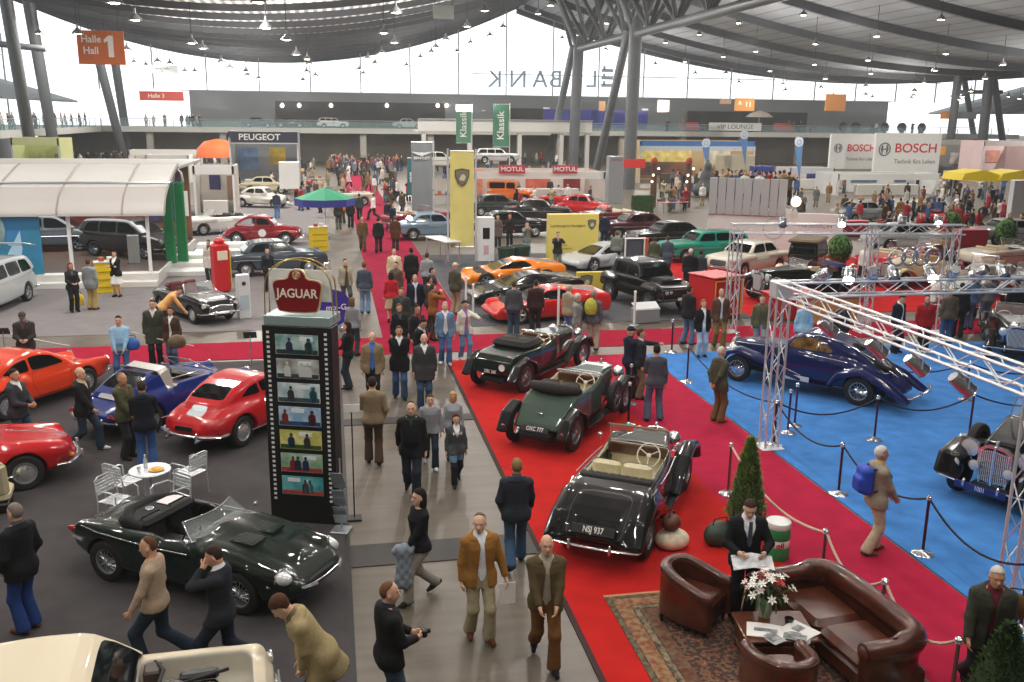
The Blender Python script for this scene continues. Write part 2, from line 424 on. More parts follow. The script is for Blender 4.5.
    def top(s, P):
        u = s.U(P); k = s.k; o = dict(jacket=.030, coat=.038, sweater=.022, shirt=.016).get(k['top'], .026); lo = s.hem+s.dz
        d = s.torso(u, o, lo)
        if lo < .9:
            lg = smax(s.legs(P, o+.016), P[:, 2]-(.98+s.dz), .03); lg = np.maximum(lg, lo-P[:, 2]); d = smin(d, lg, .10 if k['top'] == 'coat' else .06)
        d = smin(d, s.arms(u, o*.62, .012), .05)
        if k['top'] in ('jacket', 'coat', 'shirt'):
            d = smin(d, smax(s.torso(u, o+.016, lo), np.abs(u[:, 2]-1.475-s.dz)-.035, .01), .02) if k['top'] != 'shirt' else d
        d = np.maximum(d, lo-(u[:, 2] if s.bend < 25 else .5*u[:, 2]+.5*P[:, 2]))
        nz = 1.478+s.dz-.35*u[:, 1]; d = np.maximum(d, np.minimum(u[:, 2]-nz-.01, .16-ln((u-s.nk)[:, :2])))
        if k['open_'] > 0 or k['top'] in ('jacket', 'coat', 'shirt'):
            z = u[:, 2]-s.dz; w = np.clip((z-k['vneck'])*.36, 0, .075)
            if k['open_'] > 0: w = np.maximum(w, k['open_']*(.03+.05*np.clip((1.35-z)/.5, 0, 1)))
            wd = np.maximum(np.abs(u[:, 0])-w, .02-u[:, 1]); d = smax(d, -np.where(w > 0, wd, 1.), .01)
        if k['hair'] == 'hood': d = smin(d, elli(s.H(u), (0, -.09, 1.50), (.11, .06, .07)), .03)
        return d
    def bottom(s, P):
        k = s.k
        u = s.U(P)
        if k['bottom'] == 'skirt':
            z = P[:, 2]-s.dz; t = np.clip((1.0-z)/.5, 0, 1); rx = .15+.10*t; ry = .115+.10*t; q = ln(np.stack([P[:, 0]/rx, P[:, 1]/ry], -1)); return np.maximum((q-1)*ry*.9, np.maximum(.50-z, z-1.02))
        hi = 1.03+s.dz
        if k['bottom'] == 'shorts':
            d = smin(s.legs(P, .030), smax(s.torso(u, .012), u[:, 2]-hi, .01), .06); return np.maximum(d, .60-P[:, 2])
        wd = .030 if s.sex == 'm' else .018
        d = smin(s.legs(P, .018, wd), smax(s.torso(u, .012), u[:, 2]-hi, .01), .06)
        for i in (0, 1):
            n = s.knee[i]-s.ank[i]; n = n/ln(n); near = ln(P-s.ank[i]) < .2
            d = np.where(near, np.maximum(d, -((P-s.ank[i]) @ n+.045)), d)
        return d
    def hairf(s, P):
        u = s.U(P); h = s.H(u); st = s.k['hair']; y, z = h[:, 1], h[:, 2]
        sk = elli(h, (0, -.004, 1.662), (.083, .104, .106))
        front = y-np.maximum(-.015, -.012+2.0*(z-1.678)) if st not in ('receding', 'bald') else y-np.maximum(-.04, -.05+1.0*(z-1.675))
        front = np.where(z < 1.60, y+.03, front)
        d = smax(sk, front, .015); d = smax(d, 1.572-z, .015)
        if st == 'bald': d = smax(d, z-1.675, .015)
        if st in ('long', 'bob'):
            lw = 1.40 if st == 'long' else 1.50
            c = smax(elli(h, (0, -.035, 1.57), (.098, .075, .19)), lw-z, .03); c = smax(c, y-.03-.9*np.maximum(z-1.66, 0), .02)
            d = smin(smax(elli(h, (0, -.002, 1.662), (.09, .108, .110)), front, .015), c, .03)
        if st == 'tail': d = smin(d, cone(h, (0, -.11, 1.69), (0, -.15, 1.54), .03, .018), .02)
        if st == 'cap':
            d = smax(elli(h, (0, .0, 1.668), (.088, .108, .105)), 1.672-z, .01); d = np.minimum(d, smax(elli(h, (0, .09, 1.675), (.07, .09, .02)), -y, .01))
        if st == 'curly': d = smin(d, elli(h, (0, -.02, 1.70), (.095, .10, .085)), .03); d = smax(d, front+.0, .01)
        return d
_PM = {}
def fig_meshes(key, lod):
    kk = (key, lod)
    if kk in _PM: return _PM[kk]
    F = Fig(**dict(key)); h = dict(near=.012, mid=.022, low=.034, far=.05)[lod]
    reach = max([.45]+[abs(v) for w in F.wr for v in F.W(w)[:2]])+.16
    if F.bend > 15: reach = max(reach, .95)
    ft = max(abs(a[1]) for a in F.ank)+.28; r = max(reach, ft); B = ((-r, -r, -.02), (r, r, 2.02 if max(w[2] for w in F.wr) > 1.7 else 1.82))
    out = {'F': F}
    eye = lambda V: np.minimum(*[elli(F.H(F.U(V)), (q*.032, .092, 1.644), (.012, .03, .0065)) for q in (-1, 1)])
    mouth = lambda V: elli(F.H(F.U(V)), (0, .105, 1.578), (.026, .03, .008))
    brow = lambda V: np.minimum(*[elli(F.H(F.U(V)), (q*.034, .09, 1.668), (.021, .03, .004)) for q in (-1, 1)])
    if lod in ('far', 'low'):
        hh = h
        fs = [lambda P: smin(smin(F.headf(F.U(P)), F.neck(F.U(P)), .03), np.minimum(F.hand(F.U(P), 0), F.hand(F.U(P), 1)), .001), F.hairf, F.top, F.bottom, lambda P: np.minimum(F.shoe1(P, 0), F.shoe1(P, 1))]
        al = lambda P: np.minimum.reduce([g(P) for g in fs]); uni = lambda P: smin(al(P), smin(F.torso(F.U(P), .012), F.legs(P, .012), .05), .03)
        gm = nets(uni, *B, hh, 1)
        for i in (4, 3, 2, 1): gm.paint(lambda V, i=i: fs[i](V)-np.minimum.reduce([fs[j](V) for j in range(5) if j != i])-.004, i, only=(0,))
        out['all'] = gm.mesh('figure')
    else:
        g = nets(F.skin, *B, h if lod == 'near' else .02, 1)
        if lod == 'near':
            g.paint(brow, 3); g.paint(eye, 1); g.paint(mouth, 2)
        else: g.paint(eye, 1)
        out['body'] = g.mesh('body')
        if F.k['hair'] != 'none': out['hair'] = nets(F.hairf, *B, .014 if lod == 'near' else .02, 1).mesh('hair')
        hc = .017 if lod == 'near' else .026
        out['top'] = nets(F.top, *B, hc, 1).mesh('garment')
        if F.k['top'] in ('jacket', 'coat', 'shirt'): out['shirt'] = nets(F.shirt, *B, hc, 1).mesh('shirt')
        out['bottom'] = nets(F.bottom, *B, hc, 1).mesh('garment')
        for i in (0, 1): out['shoe%d' % i] = nets(lambda P, i=i: F.shoe1(P, i), (-.4, -.7, -.02), (.4, .75, .5), .014 if lod == 'near' else .022, 1).mesh('shoe')
    _PM[kk] = out
    return out
SKIN = ['#c99a7e', '#d2a489', '#bf8d70', '#d8ae94']
def person(label, x, y, face=0., h=1.75, lod='mid', top='#222', topc=None, shirt='#4a4c50', legs='#2b3648', shoe='#1d1a18', hairc='#3a2a1e', skin=None, group=None, z=0., names=None, wx=1., **k):
    "face: heading in degrees clockwise from straight down the aisle"
    key = dict(sex='m', feet='stand', l='down', r='down'); key.update(k)
    if lod in ('far', 'low', 'mid'): key['fingers'] = False
    key = tuple(sorted(key.items())); M = fig_meshes(key, lod); F = M['F']
    sm = mat(skin or R_.choice(SKIN), .55, noise=.06, scale=9, name='skin'); s = h/1.75
    t_n = names or {'jacket': 'jacket', 'coat': 'coat', 'sweater': 'sweater', 'shirt': 'shirt'}.get(F.k['top'], 'jacket')
    if lod in ('far', 'low'):
        o = mob('person', M['all'], [sm, cloth(hairc), cloth(top), cloth(legs), cloth(shoe)], objmats=True); o.location = (x, y, z); o.rotation_euler = (0, 0, -radians(face)); o.scale = (s*wx, s*wx, s)
        tag(o, label, 'person', group); return o, F
    t = thing('person', label, 'person', (x, y, z), -radians(face), group); t.scale = (s*wx, s*wx, s)
    mob('body', M['body'], [sm, mat('#2a2220', .3), mat('#9a5a4c', .5), cloth(hairc)], t, objmats=True)
    if 'hair' in M: mob('cap' if F.k['hair'] == 'cap' else 'hair', M['hair'], cloth(hairc), t, objmats=True)
    mob(t_n, M['top'], cloth(top), t, objmats=True)
    if 'shirt' in M: mob('undershirt' if t_n == 'shirt' else 'shirt', M['shirt'], cloth(shirt), t, objmats=True)
    mob(F.k['bottom'], M['bottom'], cloth(legs), t, objmats=True)
    for i in (0, 1): mob('shoe', M['shoe%d' % i], cloth(shoe), t, objmats=True)
    return t, F
def hand_at(t, F, i, off=(0, 0, 0)):
    "world position of a hand (0 left, 1 right)"
    w = F.wr[i]; d = w-F.el[i]; d = d/ln(d); p = F.W(w+d*.075)
    m = Matrix.Translation(t.location) @ t.rotation_euler.to_matrix().to_4x4() @ Matrix.Diagonal((*t.scale, 1))
    return m @ Vector(tuple(p+A(off)))
def extr(P, prof, w, r, tum=None):
    "profile polygon (y, z) extruded across x to half width w(y, z), edges rounded by r"
    y, z = P[:, 1], P[:, 2]; a = poly2(y, z, prof)+r; b = np.abs(P[:, 0])-w+r
    return np.minimum(np.maximum(a, b), 0)+np.hypot(np.maximum(a, 0), np.maximum(b, 0))-r
def interp(y, nodes):
    n = A(nodes, float); return np.interp(y, n[:, 0], n[:, 1])
_WM = {}
def wheel_parts(R, w, style):
    k = (round(R, 3), round(w, 3), style)
    if k in _WM: return _WM[k]
    r = R*(.62 if style in ('wire', 'disc', 'steel', 'plain') else .66); ty = MB(); h = w/2
    ty.lathe([(r*.97, -h*.75), (r*1.04, -h*.95), (R*.9, -h), (R*.975, -h*.8), (R, -h*.5), (R, h*.5), (R*.975, h*.8), (R*.9, h), (r*1.04, h*.95), (r*.97, h*.75)], 32, 'x')
    rm = MB()
    if style == 'wire':
        rm.lathe([(r, h*.8), (r*.94, h*.78), (r*.9, h*.3), (r*.9, -h*.3), (r, -h*.8)], 28, 'x'); rm.lathe([(.001, h*1.0), (R*.10, h*.98), (R*.14, h*.7), (R*.13, -h*.4)], 14, 'x')
        for i in range(28):
            a = 2*pi*i/28; b = a+(.35 if i % 2 else -.35); rm.tube([(h*(.75 if i % 2 else .1), R*.13*cos(a), R*.13*sin(a)), (h*.35, r*.9*cos(b), r*.9*sin(b))], .0045, 4, caps=False)
    elif style == 'alloy':
        rm.lathe([(r, h*.85), (r*.93, h*.8), (r*.9, h*.1), (r*.88, -h*.5)], 28, 'x'); rm.lathe([(.001, h*.6), (R*.16, h*.58), (R*.17, h*.2)], 16, 'x')
        for i in range(5):
            a = 2*pi*i/5
            for da in (-.16, .16):
                rm.tube([(h*.5, R*.12*cos(a+da), R*.12*sin(a+da)), (h*.62, r*.92*cos(a+da*.9), r*.92*sin(a+da*.9))], R*.05, 5)
    else:
        rm.lathe([(r, h*.86), (r*.95, h*.84), (r*.88, h*.45), (r*.72, h*.30), (r*.60, h*.50), (r*.45, h*.55), (r*.44, h*.3), (.001, h*.3)], 28, 'x')
    hb = None
    if style in ('steel', 'disc', 'plain'):
        hb = MB(); q = {'steel': .5, 'disc': .8, 'plain': .42}[style]
        hb.lathe([(r*q, h*.52), (r*q*.9, h*.78), (r*q*.5, h*.98), (.001, h*1.04)], 22, 'x')
    _WM[k] = (ty.mesh('tyre'), rm.mesh('rim'), hb.mesh('hub_cap') if hb else None, rm)
    return _WM[k]
def wheel(par, loc, R, w, style, rimm, steer=0., tilt=0., hubm=None, tyre=None, name='wheel'):
    t, r, hb, _ = wheel_parts(R, w, style)
    o = mob(name, t, tyre or RUBBER, par, loc, (0, tilt, steer+(0 if loc[0] > 0 else pi)))
    ri = mob('rim', r, rimm, o, objmats=True)
    if hb: mob('hub_cap', hb, hubm or CHROME, o, objmats=True)
    return o
def wheels(par, S, n=4):
    for ax, yy, tr, R in (('f', S['yf'], S['tf'], S['R']), ('r', S['yr'], S['tr'], S.get('Rr', S['R']))):
        for q in (-1, 1):
            wheel(par, (q*tr, yy, R), R, S.get('tw', .17) if ax == 'f' else S.get('twr', S.get('tw', .17)), S.get('rim', 'steel'), S.get('rimm', STEEL), S.get('steer', 0.) if ax == 'f' else 0., 0, S.get('hubm'))
def arch(P, d, S):
    x = np.abs(P[:, 0]); c = None
    for yy, tr, R in ((S['yf'], S['tf'], S['R']), (S['yr'], S['tr'], S.get('Rr', S['R']))):
        q = np.maximum(np.hypot(P[:, 1]-yy, P[:, 2]-R)-R-S.get('ag', .05), tr-.17-x); c = q if c is None else np.minimum(c, q)
    return smax(d, -c, .02)
def lamp(par, loc, r, dep=.06, rot=(0, 0, 0), name='headlamp', body=CHROME, glass=LAMPGLASS, shell=True):
    "a round lamp that looks along +y"
    m = MB(); m.lathe([(r*.2, -dep), (r*.75, -dep*.6), (r, 0), (r*1.02, .012), (r*.88, .016)], 20, 'y')
    o = m.obj(name, body, par, loc, rot); g = MB(); g.lathe([(r*.9, .010), (r*.6, .028), (.001, .036)], 18, 'y'); g.obj('lens', glass, o); return o
def seat_mb(w=.5, d=.5, hb=.55, th=.13, rib=True, lean=14):
    m = MB(); m.box((0, 0, th/2), (w, d, th), .05); m.at((0, -d/2+.03, th*.5), rx=radians(lean)); m.box((0, -.05, hb/2), (w*.95, .12, hb), .055); m.T = None; return m
def seats(par, y, z, xs, m, w=.48, **k):
    for x in xs: seat_mb(w, **k).obj('seat', m, par, (x, y, z))
def steering(par, loc, r=.19, m=BLACK, tilt=65):
    b = MB(); b.tube([(r*cos(a), r*sin(a), 0) for a in np.linspace(0, 2*pi, 25)[:-1]], .013, 6, True)
    for a in (.5, 2.64, 4.71): b.tube([(0, 0, -.02), (r*cos(a), r*sin(a), 0)], .010, 5)
    b.lathe([(.045, -.03), (.04, .0), (.001, .008)], 12); b.obj('steering_wheel', m, par, loc, (radians(tilt), 0, 0))
def plate(par, loc, s, w=.52, h=.115, rot=(0, 0, 0), bg='#0d0d0d', fg='#e9e9e6'):
    o = MB().box((0, 0, 0), (w, .012, h), .004).obj('number_plate', mat(bg, .4), par, loc, rot)
    if s: text('lettering', s, h*.92, mat(fg, .5), o, (0, -.008, 0), (radians(90), 0, 0), .002, .001, .8)
    return o
def bar(par, name, pts, r, m=CHROME, flat=1., n=8): return MB().tube(pts, r, n, flat=flat).obj(name, m, par)
def sym(par, name, pts, r, m=CHROME, n=6):
    for q in (-1, 1): MB().tube([(p[0]*q, p[1], p[2]) for p in pts], r, n).obj(name, m, par)
CAR_M = {}
def halves(cuts):
    "a window or door of each flank is a part of its own"
    out = []
    for nm, q in cuts:
        if not len(q.P): continue
        if nm in ('side_window', 'rear_side_window', 'quarter_window', 'load_window', 'door', 'side_intake', 'headlamp_glass'):
            sx = A([q.V[p[0]][0] for p in q.P])
            for s in (sx < 0, sx >= 0):
                if s.any(): g = Geo(q.V, q.P, A(s, int)).part(1); out.append((nm, g))
        else: out.append((nm, q))
    return out
def ponton(S, key, h):
    "meshes of a car with closed or open bodywork from its side profile"
    kk = (key, h)
    if kk in CAR_M: return CAR_M[kk]
    wn = S['w']; prof = smooth_pts(S['prof'], S.get('sm', 1), True); gh = smooth_pts(S['gh'], 1, True) if S.get('gh') else None
    z0, z1 = S.get('tz', (.55, .95)); tin = S.get('tin', .10)
    def body(P):
        y, z = P[:, 1], P[:, 2]; w = interp(y, wn)-tin*np.clip((z-z0)/(z1-z0), 0, 1)**2-S.get('tuck', .06)*np.clip((z0-.1-z)/.3, 0, 1)**2
        d = extr(P, prof, w, S.get('r', .10))
        for f in S.get('fend', ()):
            q = P.copy(); q[:, 0] = np.abs(q[:, 0]); d = smin(d, cone(q, f[0], f[1], f[2], f[3]), f[4] if len(f) > 4 else .10)
        if S.get('add'): d = S['add'](P, d)
        return d
    gw = S.get('gw', (.62, .48))
    def green(P):
        zz = S['ghz']; t = np.clip((P[:, 2]-zz[0])/(zz[1]-zz[0]), -.3, 1.1); w = gw[0]+(gw[1]-gw[0])*t
        if S.get('gtaper'): w = w*interp(P[:, 1], S['gtaper'])
        return extr(P, gh, w, S.get('gr', .07))
    def full(P):
        d = body(P)
        if gh and not S.get('open'): d = smin(d, green(P), S.get('gk', .05))
        if S.get('open'): d = smax(d, -rbox(P, *S['open']), .025)
        d = arch(P, d, S)
        if S.get('post'): d = S['post'](P, d)
        return d
    ys = [p[0] for p in S['prof']]; W = max(v for _, v in wn)+.12; H = max([p[1] for p in S['prof']]+[p[1] for p in (S.get('gh') or [])])+.12
    g = nets(full, (-W, min(ys)-.15, .02), (W, max(ys)+.15, H), h)
    slots = {}
    def side(poly, x0=.2):
        pp = rnd(poly)
        return lambda V: np.maximum(poly2(V[:, 1], V[:, 2], pp), x0-np.abs(V[:, 0]))
    def front(poly, y0, sgn):
        pp = rnd(poly)
        return lambda V: np.maximum(poly2(V[:, 0], V[:, 2], pp), sgn*(y0-V[:, 1]))
    i = 1
    for nm, kind, *a in S.get('cuts', ()):
        if kind == 'line':
            g.paint(lambda V: a[0](V)-a[1], i, only=(0,)); g.paint(lambda V: a[0](V)+a[1], 0, only=(i,)); slots[i] = nm; i += 1; continue
        if kind == 'panel':
            g.paint(lambda V: a[0](V)-.005, i, only=(0,)); slots[i] = 'shut_line'; g.paint(lambda V: a[0](V)+.005, i+1, only=(i,)); slots[i+1] = nm; i += 2; continue
        fn = {'side': side, 'front': front}[kind](*a) if kind in ('side', 'front') else a[0]
        g.paint(fn, i, only=(0,)); slots[i] = nm; i += 1
    if S.get('open'):
        c, d, r = S['open']; g.paint(lambda V: rbox(V, c, A(d)+.03, r)+.004, i, only=(0,)); slots[i] = 'cockpit_trim'; i += 1
    if S.get('under', True): g.paint(lambda V: np.minimum(V[:, 2]-S.get('sill', .17), np.maximum.reduce([np.minimum(np.hypot(V[:, 1]-S['yf'], V[:, 2]-S['R'])-S['R']-S.get('ag', .05)+.012, np.hypot(V[:, 1]-S['yr'], V[:, 2]-S.get('Rr', S['R']))-S.get('Rr', S['R'])-S.get('ag', .05)+.012), np.abs(V[:, 0])-S['tf']-.05])), i, only=(0,)); slots[i] = 'underside'
    out = {'body': g.part(0).mesh('body'), 'cuts': [(nm, g.part(j)) for j, nm in slots.items()]}
    out['cuts'] = [(nm, q.mesh(nm, None, {})) for nm, q in halves(out['cuts'])]
    CAR_M[kk] = out
    return out
UNDER = mat('#0e0e0f', .8, name='underside')
def build_ponton(S, key, label, cat, loc, face, h=.03, color='#888', group=None, mats=None, detail=2):
    M = ponton(S, key, h); t = thing(S.get('name', 'car'), label, cat, (*loc, S.get('z', 0.)), -radians(face), group)
    pm = paint(color); mats = mats or {}
    mob('body', M['body'], pm, t, objmats=True)
    for nm, me in M['cuts']:
        m = mats.get(nm) or {'cockpit_trim': mat('#1a1716', .7), 'underside': UNDER}.get(nm)
        if m is None: m = DGLASS if ('window' in nm or 'screen' in nm) else BLACK if ('grille' in nm or 'shut_line' in nm or 'intake' in nm or 'vent' in nm) else pm
        mob(nm, me, m, t, objmats=True)
    wheels(t, S)
    return t
def flank(poly, x0=.3):
    pp = rnd(poly); return lambda V: np.maximum(poly2(V[:, 1], V[:, 2], pp), x0-np.abs(V[:, 0]))
def top_area(poly, z0):
    pp = rnd(poly); return lambda V: np.maximum(poly2(V[:, 0], V[:, 1], pp), z0-V[:, 2])
def screen(par, yb, zb, yt, zt, wb, wt, bow=.10, fr=.014, n=9, name='windscreen', frame=CHROME, post=True):
    "curved framed windscreen"
    bt, tp = [], []
    for i in range(n):
        u = -1+2*i/(n-1); c = bow*(1-u*u); bt.append((u*wb, yb+c, zb)); tp.append((u*wt, yt+c*.8, zt))
    g = MB().loft([bt, tp], False).obj(name, CLEAR, par)
    MB().tube(bt+tp[::-1], fr, 6, True).obj('screen_frame', frame, g); return g
def mirror2(f):
    for q in (-1, 1): f(q)
S_ETYPE = dict(prof=[(2.05, .30), (2.20, .43), (2.16, .56), (1.9, .70), (1.4, .86), (.7, .925), (.4, .935), (0, .88), (-.6, .86), (-1.0, .89), (-1.6, .84), (-2.05, .70), (-2.14, .58), (-2.05, .45), (-1.9, .33), (-1.4, .25), (0, .20), (1.6, .22)],
    w=[(-2.15, .50), (-1.9, .64), (-1.4, .765), (-.8, .80), (0, .79), (.8, .79), (1.4, .77), (1.9, .68), (2.2, .54), (2.4, .42)], r=.17, tin=.14, tz=(.5, .92),
    fend=[((.57, 1.82, .62), (.60, .6, .775), .14, .13, .12), ((.60, -.4, .76), (.50, -1.85, .66), .13, .13, .12)],
    add=lambda P, d: smin(d, cone(P*A([.62, 1, 1]), (0, 1.75, .66), (0, .45, .845), .12, .13), .10),
    yf=1.22, yr=-1.22, tf=.67, tr=.67, R=.325, tw=.15, rim='wire', rimm=mat('#b9bdc2', .28, .8, name='silver_wire'), open=((0, -.42, 1.0), (1.16, 1.25, .95), .10),
    cuts=[('door', 'panel', flank([(.42, .32), (.45, .80), (.2, .87), (-.5, .86), (-.62, .60), (-.50, .33)])), ('intake', 'front', [(-.34, .44), (.34, .44), (.38, .50), (.30, .56), (-.30, .56), (-.38, .50)], 1.95, 1)])
def roof(d=0): pass
S_356 = dict(prof=[(1.85, .30), (1.98, .42), (1.93, .60), (1.62, .77), (1.1, .87), (.65, .93), (0, .93), (-.7, .92), (-1.25, .90), (-1.62, .78), (-1.88, .57), (-1.93, .42), (-1.8, .28), (0, .19), (1.7, .24)],
    w=[(-1.95, .48), (-1.6, .72), (-1, .815), (0, .83), (1, .815), (1.6, .70), (2.0, .46)], r=.20, tin=.14, tz=(.5, .95), sm=1,
    fend=[((.56, 1.66, .63), (.62, .5, .76), .18, .12, .12), ((.62, -.4, .76), (.50, -1.65, .56), .12, .17, .12)],
    gh=[(.80, .86), (.30, 1.22), (-.05, 1.305), (-.5, 1.285), (-1.0, 1.14), (-1.52, .86), (-1.3, .8), (0, .8)], ghz=(.9, 1.3), gw=(.70, .52), gr=.10, gk=.06, gtaper=[(-1.6, .60), (-1.1, .82), (-.4, 1.0), (.4, 1.0), (.9, .92)],
    yf=1.05, yr=-1.05, tf=.69, tr=.68, R=.33, tw=.165, rim='disc', rimm=mat('#c3c6c9', .3, .7, name='silver_wheel'),
    cuts=[('windscreen', 'front', [(-.56, .97), (.56, .97), (.47, 1.20), (-.47, 1.20)], .12, 1), ('rear_window', 'front', [(-.44, 1.0), (.44, 1.0), (.37, 1.19), (-.37, 1.19)], -.55, -1),
          ('engine_grille', 'front', [(-.21, .74), (.21, .74), (.18, .90), (-.18, .90)], -1.1, -1), ('side_window', 'side', [(.46, .975), (.22, 1.15), (-.02, 1.195), (-.30, 1.19), (-.30, .975)], .3), ('quarter_window', 'side', [(-.36, .975), (-.36, 1.185), (-.62, 1.13), (-.88, .985)], .3),
          ('door', 'panel', flank([(.50, .36), (.55, .93), (-.33, .95), (-.36, .60), (-.25, .34)]))])
S_356R = dict(S_356, gh=None, open=((0, -.30, 1.0), (1.12, 1.35, 1.0), .12), cuts=[('door', 'panel', flank([(.50, .36), (.55, .85), (-.33, .87), (-.36, .60), (-.25, .34)])), ('bonnet', 'panel', top_area([(-.42, .75), (.42, .75), (.36, 1.6), (0, 1.85), (-.36, 1.6)], .55))])
S_911 = dict(prof=[(1.98, .34), (2.08, .46), (1.98, .58), (1.4, .71), (.85, .83), (0, .86), (-1.0, .87), (-1.55, .78), (-1.98, .60), (-2.06, .46), (-1.95, .32), (0, .21), (1.85, .27)],
    w=[(-2.1, .60), (-1.7, .74), (-1, .80), (0, .79), (1, .79), (1.6, .74), (2.1, .58)], r=.15, tin=.12, tz=(.5, .9),
    fend=[((.60, 1.88, .63), (.64, .8, .76), .13, .11, .10), ((.63, -.6, .75), (.56, -1.8, .55), .13, .14, .12)],
    gh=[(1.0, .80), (.38, 1.23), (-.05, 1.325), (-.5, 1.305), (-1.05, 1.12), (-1.65, .80), (-1.4, .74), (.8, .74)], ghz=(.85, 1.3), gw=(.70, .53), gr=.08, gk=.05, gtaper=[(-1.7, .70), (-1.1, .86), (-.4, 1.0), (.5, 1.0), (1., .96)],
    yf=1.12, yr=-1.12, tf=.70, tr=.69, R=.32, tw=.18, rim='disc', rimm=STEEL,
    cuts=[('windscreen', 'front', [(-.58, .90), (.58, .90), (.47, 1.22), (-.47, 1.22)], .15, 1), ('rear_window', 'front', [(-.46, .96), (.46, .96), (.40, 1.2), (-.40, 1.2)], -.6, -1),
          ('engine_grille', 'front', [(-.30, .78), (.30, .78), (.28, .87), (-.28, .87)], -1.1, -1), ('side_window', 'side', [(.62, .925), (.30, 1.16), (-.02, 1.225), (-.32, 1.225), (-.32, .925)], .3), ('quarter_window', 'side', [(-.38, .925), (-.38, 1.215), (-.70, 1.14), (-1.05, .95)], .3),
          ('door', 'panel', flank([(.66, .34), (.70, .90), (-.34, .92), (-.40, .60), (-.25, .32)]))])
def targa(P, d):
    "open roof: the panel between screen and roll hoop is left out and the cabin is hollow"
    c = rbox(P, (0, -.1, .98), (1.06, 1.36, .50), .08); c2 = rbox(P, (0, .40, 1.35), (1.5, 1.56, .90), .03)
    return smax(smax(d, -c, .02), -c2, .01)
S_TARGA = dict(S_911, post=targa, cuts=[('roll_hoop', 'f', lambda V: np.maximum.reduce([np.abs(V[:, 1]+.52+.25*(V[:, 2]-1.2))-.13, V[:, 2]*0+.86-V[:, 2]])),
    ('cockpit_trim', 'f', lambda V: rbox(V, (0, -.1, .98), (1.09, 1.39, .53), .08)+.003), ('rear_window', 'front', [(-.46, .96), (.46, .96), (.40, 1.2), (-.40, 1.2)], -.6, -1), ('engine_grille', 'front', [(-.30, .78), (.30, .78), (.28, .87), (-.28, .87)], -1.1, -1)] + [S_911['cuts'][-1]])
S_WEDGE = dict(prof=[(2.05, .20), (2.12, .32), (2.02, .42), (1.3, .60), (.8, .70), (0, .78), (-1.0, .92), (-1.95, .93), (-2.12, .82), (-2.1, .45), (-2.0, .28), (0, .13), (1.9, .14)],
    w=[(-2.15, .90), (-1.5, .99), (-.9, .98), (-.2, .90), (.6, .90), (1.3, .95), (1.8, .90), (2.15, .72)], r=.07, tin=.13, tz=(.5, .95),
    fend=[((.80, 1.75, .46), (.80, .5, .54), .15, .16, .12)], ag=.03, gh=[(1.15, .58), (.15, 1.04), (-.15, 1.09), (-.6, 1.08), (-1.9, .88), (-1.6, .7), (.8, .5)], ghz=(.7, 1.08), gw=(.74, .48), gr=.05, gk=.04, yf=1.25, yr=-1.25, tf=.86, tr=.86, R=.32, Rr=.345, tw=.22, twr=.30, rim='alloy', rimm=mat('#c9cbcd', .3, .7),
    cuts=[('windscreen', 'front', [(-.68, .70), (.68, .70), (.47, 1.03), (-.47, 1.03)], .12, 1), ('side_window', 'side', [(.80, .74), (.12, 1.01), (-.42, 1.04), (-.70, .90), (-.62, .80)], .3), ('engine_vent', 'f', top_area([(-.36, -.75), (.36, -.75), (.42, -1.8), (-.42, -1.8)], .85)),
          ('side_intake', 'side', [(-.62, .50), (-.70, .72), (-1.0, .80), (-.92, .52)], .8), ('headlamp_glass', 'f', lambda V: np.maximum.reduce([np.abs(np.abs(V[:, 0])-.52)-.13, np.abs(V[:, 1]-1.72)-.07, .42-V[:, 2]])), ('lower_intake', 'front', [(-.66, .17), (.66, .17), (.66, .28), (-.66, .28)], 1.8, 1)])
S_SILVER = dict(S_WEDGE, prof=[(2.0, .20), (2.1, .36), (2.0, .50), (1.3, .68), (.9, .74), (0, .80), (-1.0, .93), (-1.95, .95), (-2.12, .86), (-2.1, .45), (-2.0, .28), (0, .15), (1.9, .15)], gh=[(1.2, .66), (.2, 1.10), (-.2, 1.165), (-.7, 1.14), (-1.9, .92), (-1.6, .7), (.8, .5)], r=.10)
S_LM = dict(prof=[(2.22, .58), (2.27, .72), (2.25, 1.10), (1.9, 1.18), (.75, 1.27), (-.8, 1.22), (-2.3, 1.20), (-2.36, .72), (-2.2, .58), (0, .48), (2.0, .50)], sm=1, w=[(-2.4, .86), (0, .88), (2.3, .84)], r=.06, tin=.05, tuck=.04,
    gh=[(.82, 1.20), (.42, 1.80), (.25, 1.87), (-1.25, 1.87), (-1.42, 1.80), (-1.55, 1.15), (0, 1.1)], ghz=(1.2, 1.85), gw=(.82, .66), gr=.06, gk=.03,
    fend=[((.84, 1.85, .98), (.84, 1.05, .98), .15, .15, .05), ((.84, -1.1, .98), (.84, -1.9, .98), .15, .15, .05)],
    add=lambda P, d: np.minimum(d, rbox(P, (0, 1.25, 1.27), (.95, 1.0, .14), .04)),
    yf=1.47, yr=-1.50, tf=.80, tr=.80, R=.43, tw=.30, rim='alloy', rimm=STEEL, ag=.07, sill=.5,
    cuts=[('windscreen', 'front', [(-.66, 1.32), (.66, 1.32), (.56, 1.76), (-.56, 1.76)], .2, 1), ('side_window', 'side', [(.62, 1.32), (.34, 1.74), (-.30, 1.76), (-.30, 1.32)], .3), ('rear_side_window', 'side', [(-.38, 1.32), (-.38, 1.76), (-1.15, 1.76), (-1.22, 1.32)], .3), ('rear_window', 'front', [(-.6, 1.32), (.6, 1.32), (.55, 1.74), (-.55, 1.74)], -1.2, -1),
          ('grille', 'front', [(-.70, .80), (.70, .80), (.70, 1.06), (-.70, 1.06)], 2.1, 1), ('door', 'panel', flank([(.62, .62), (.66, 1.28), (-.33, 1.28), (-.34, .62)]))])
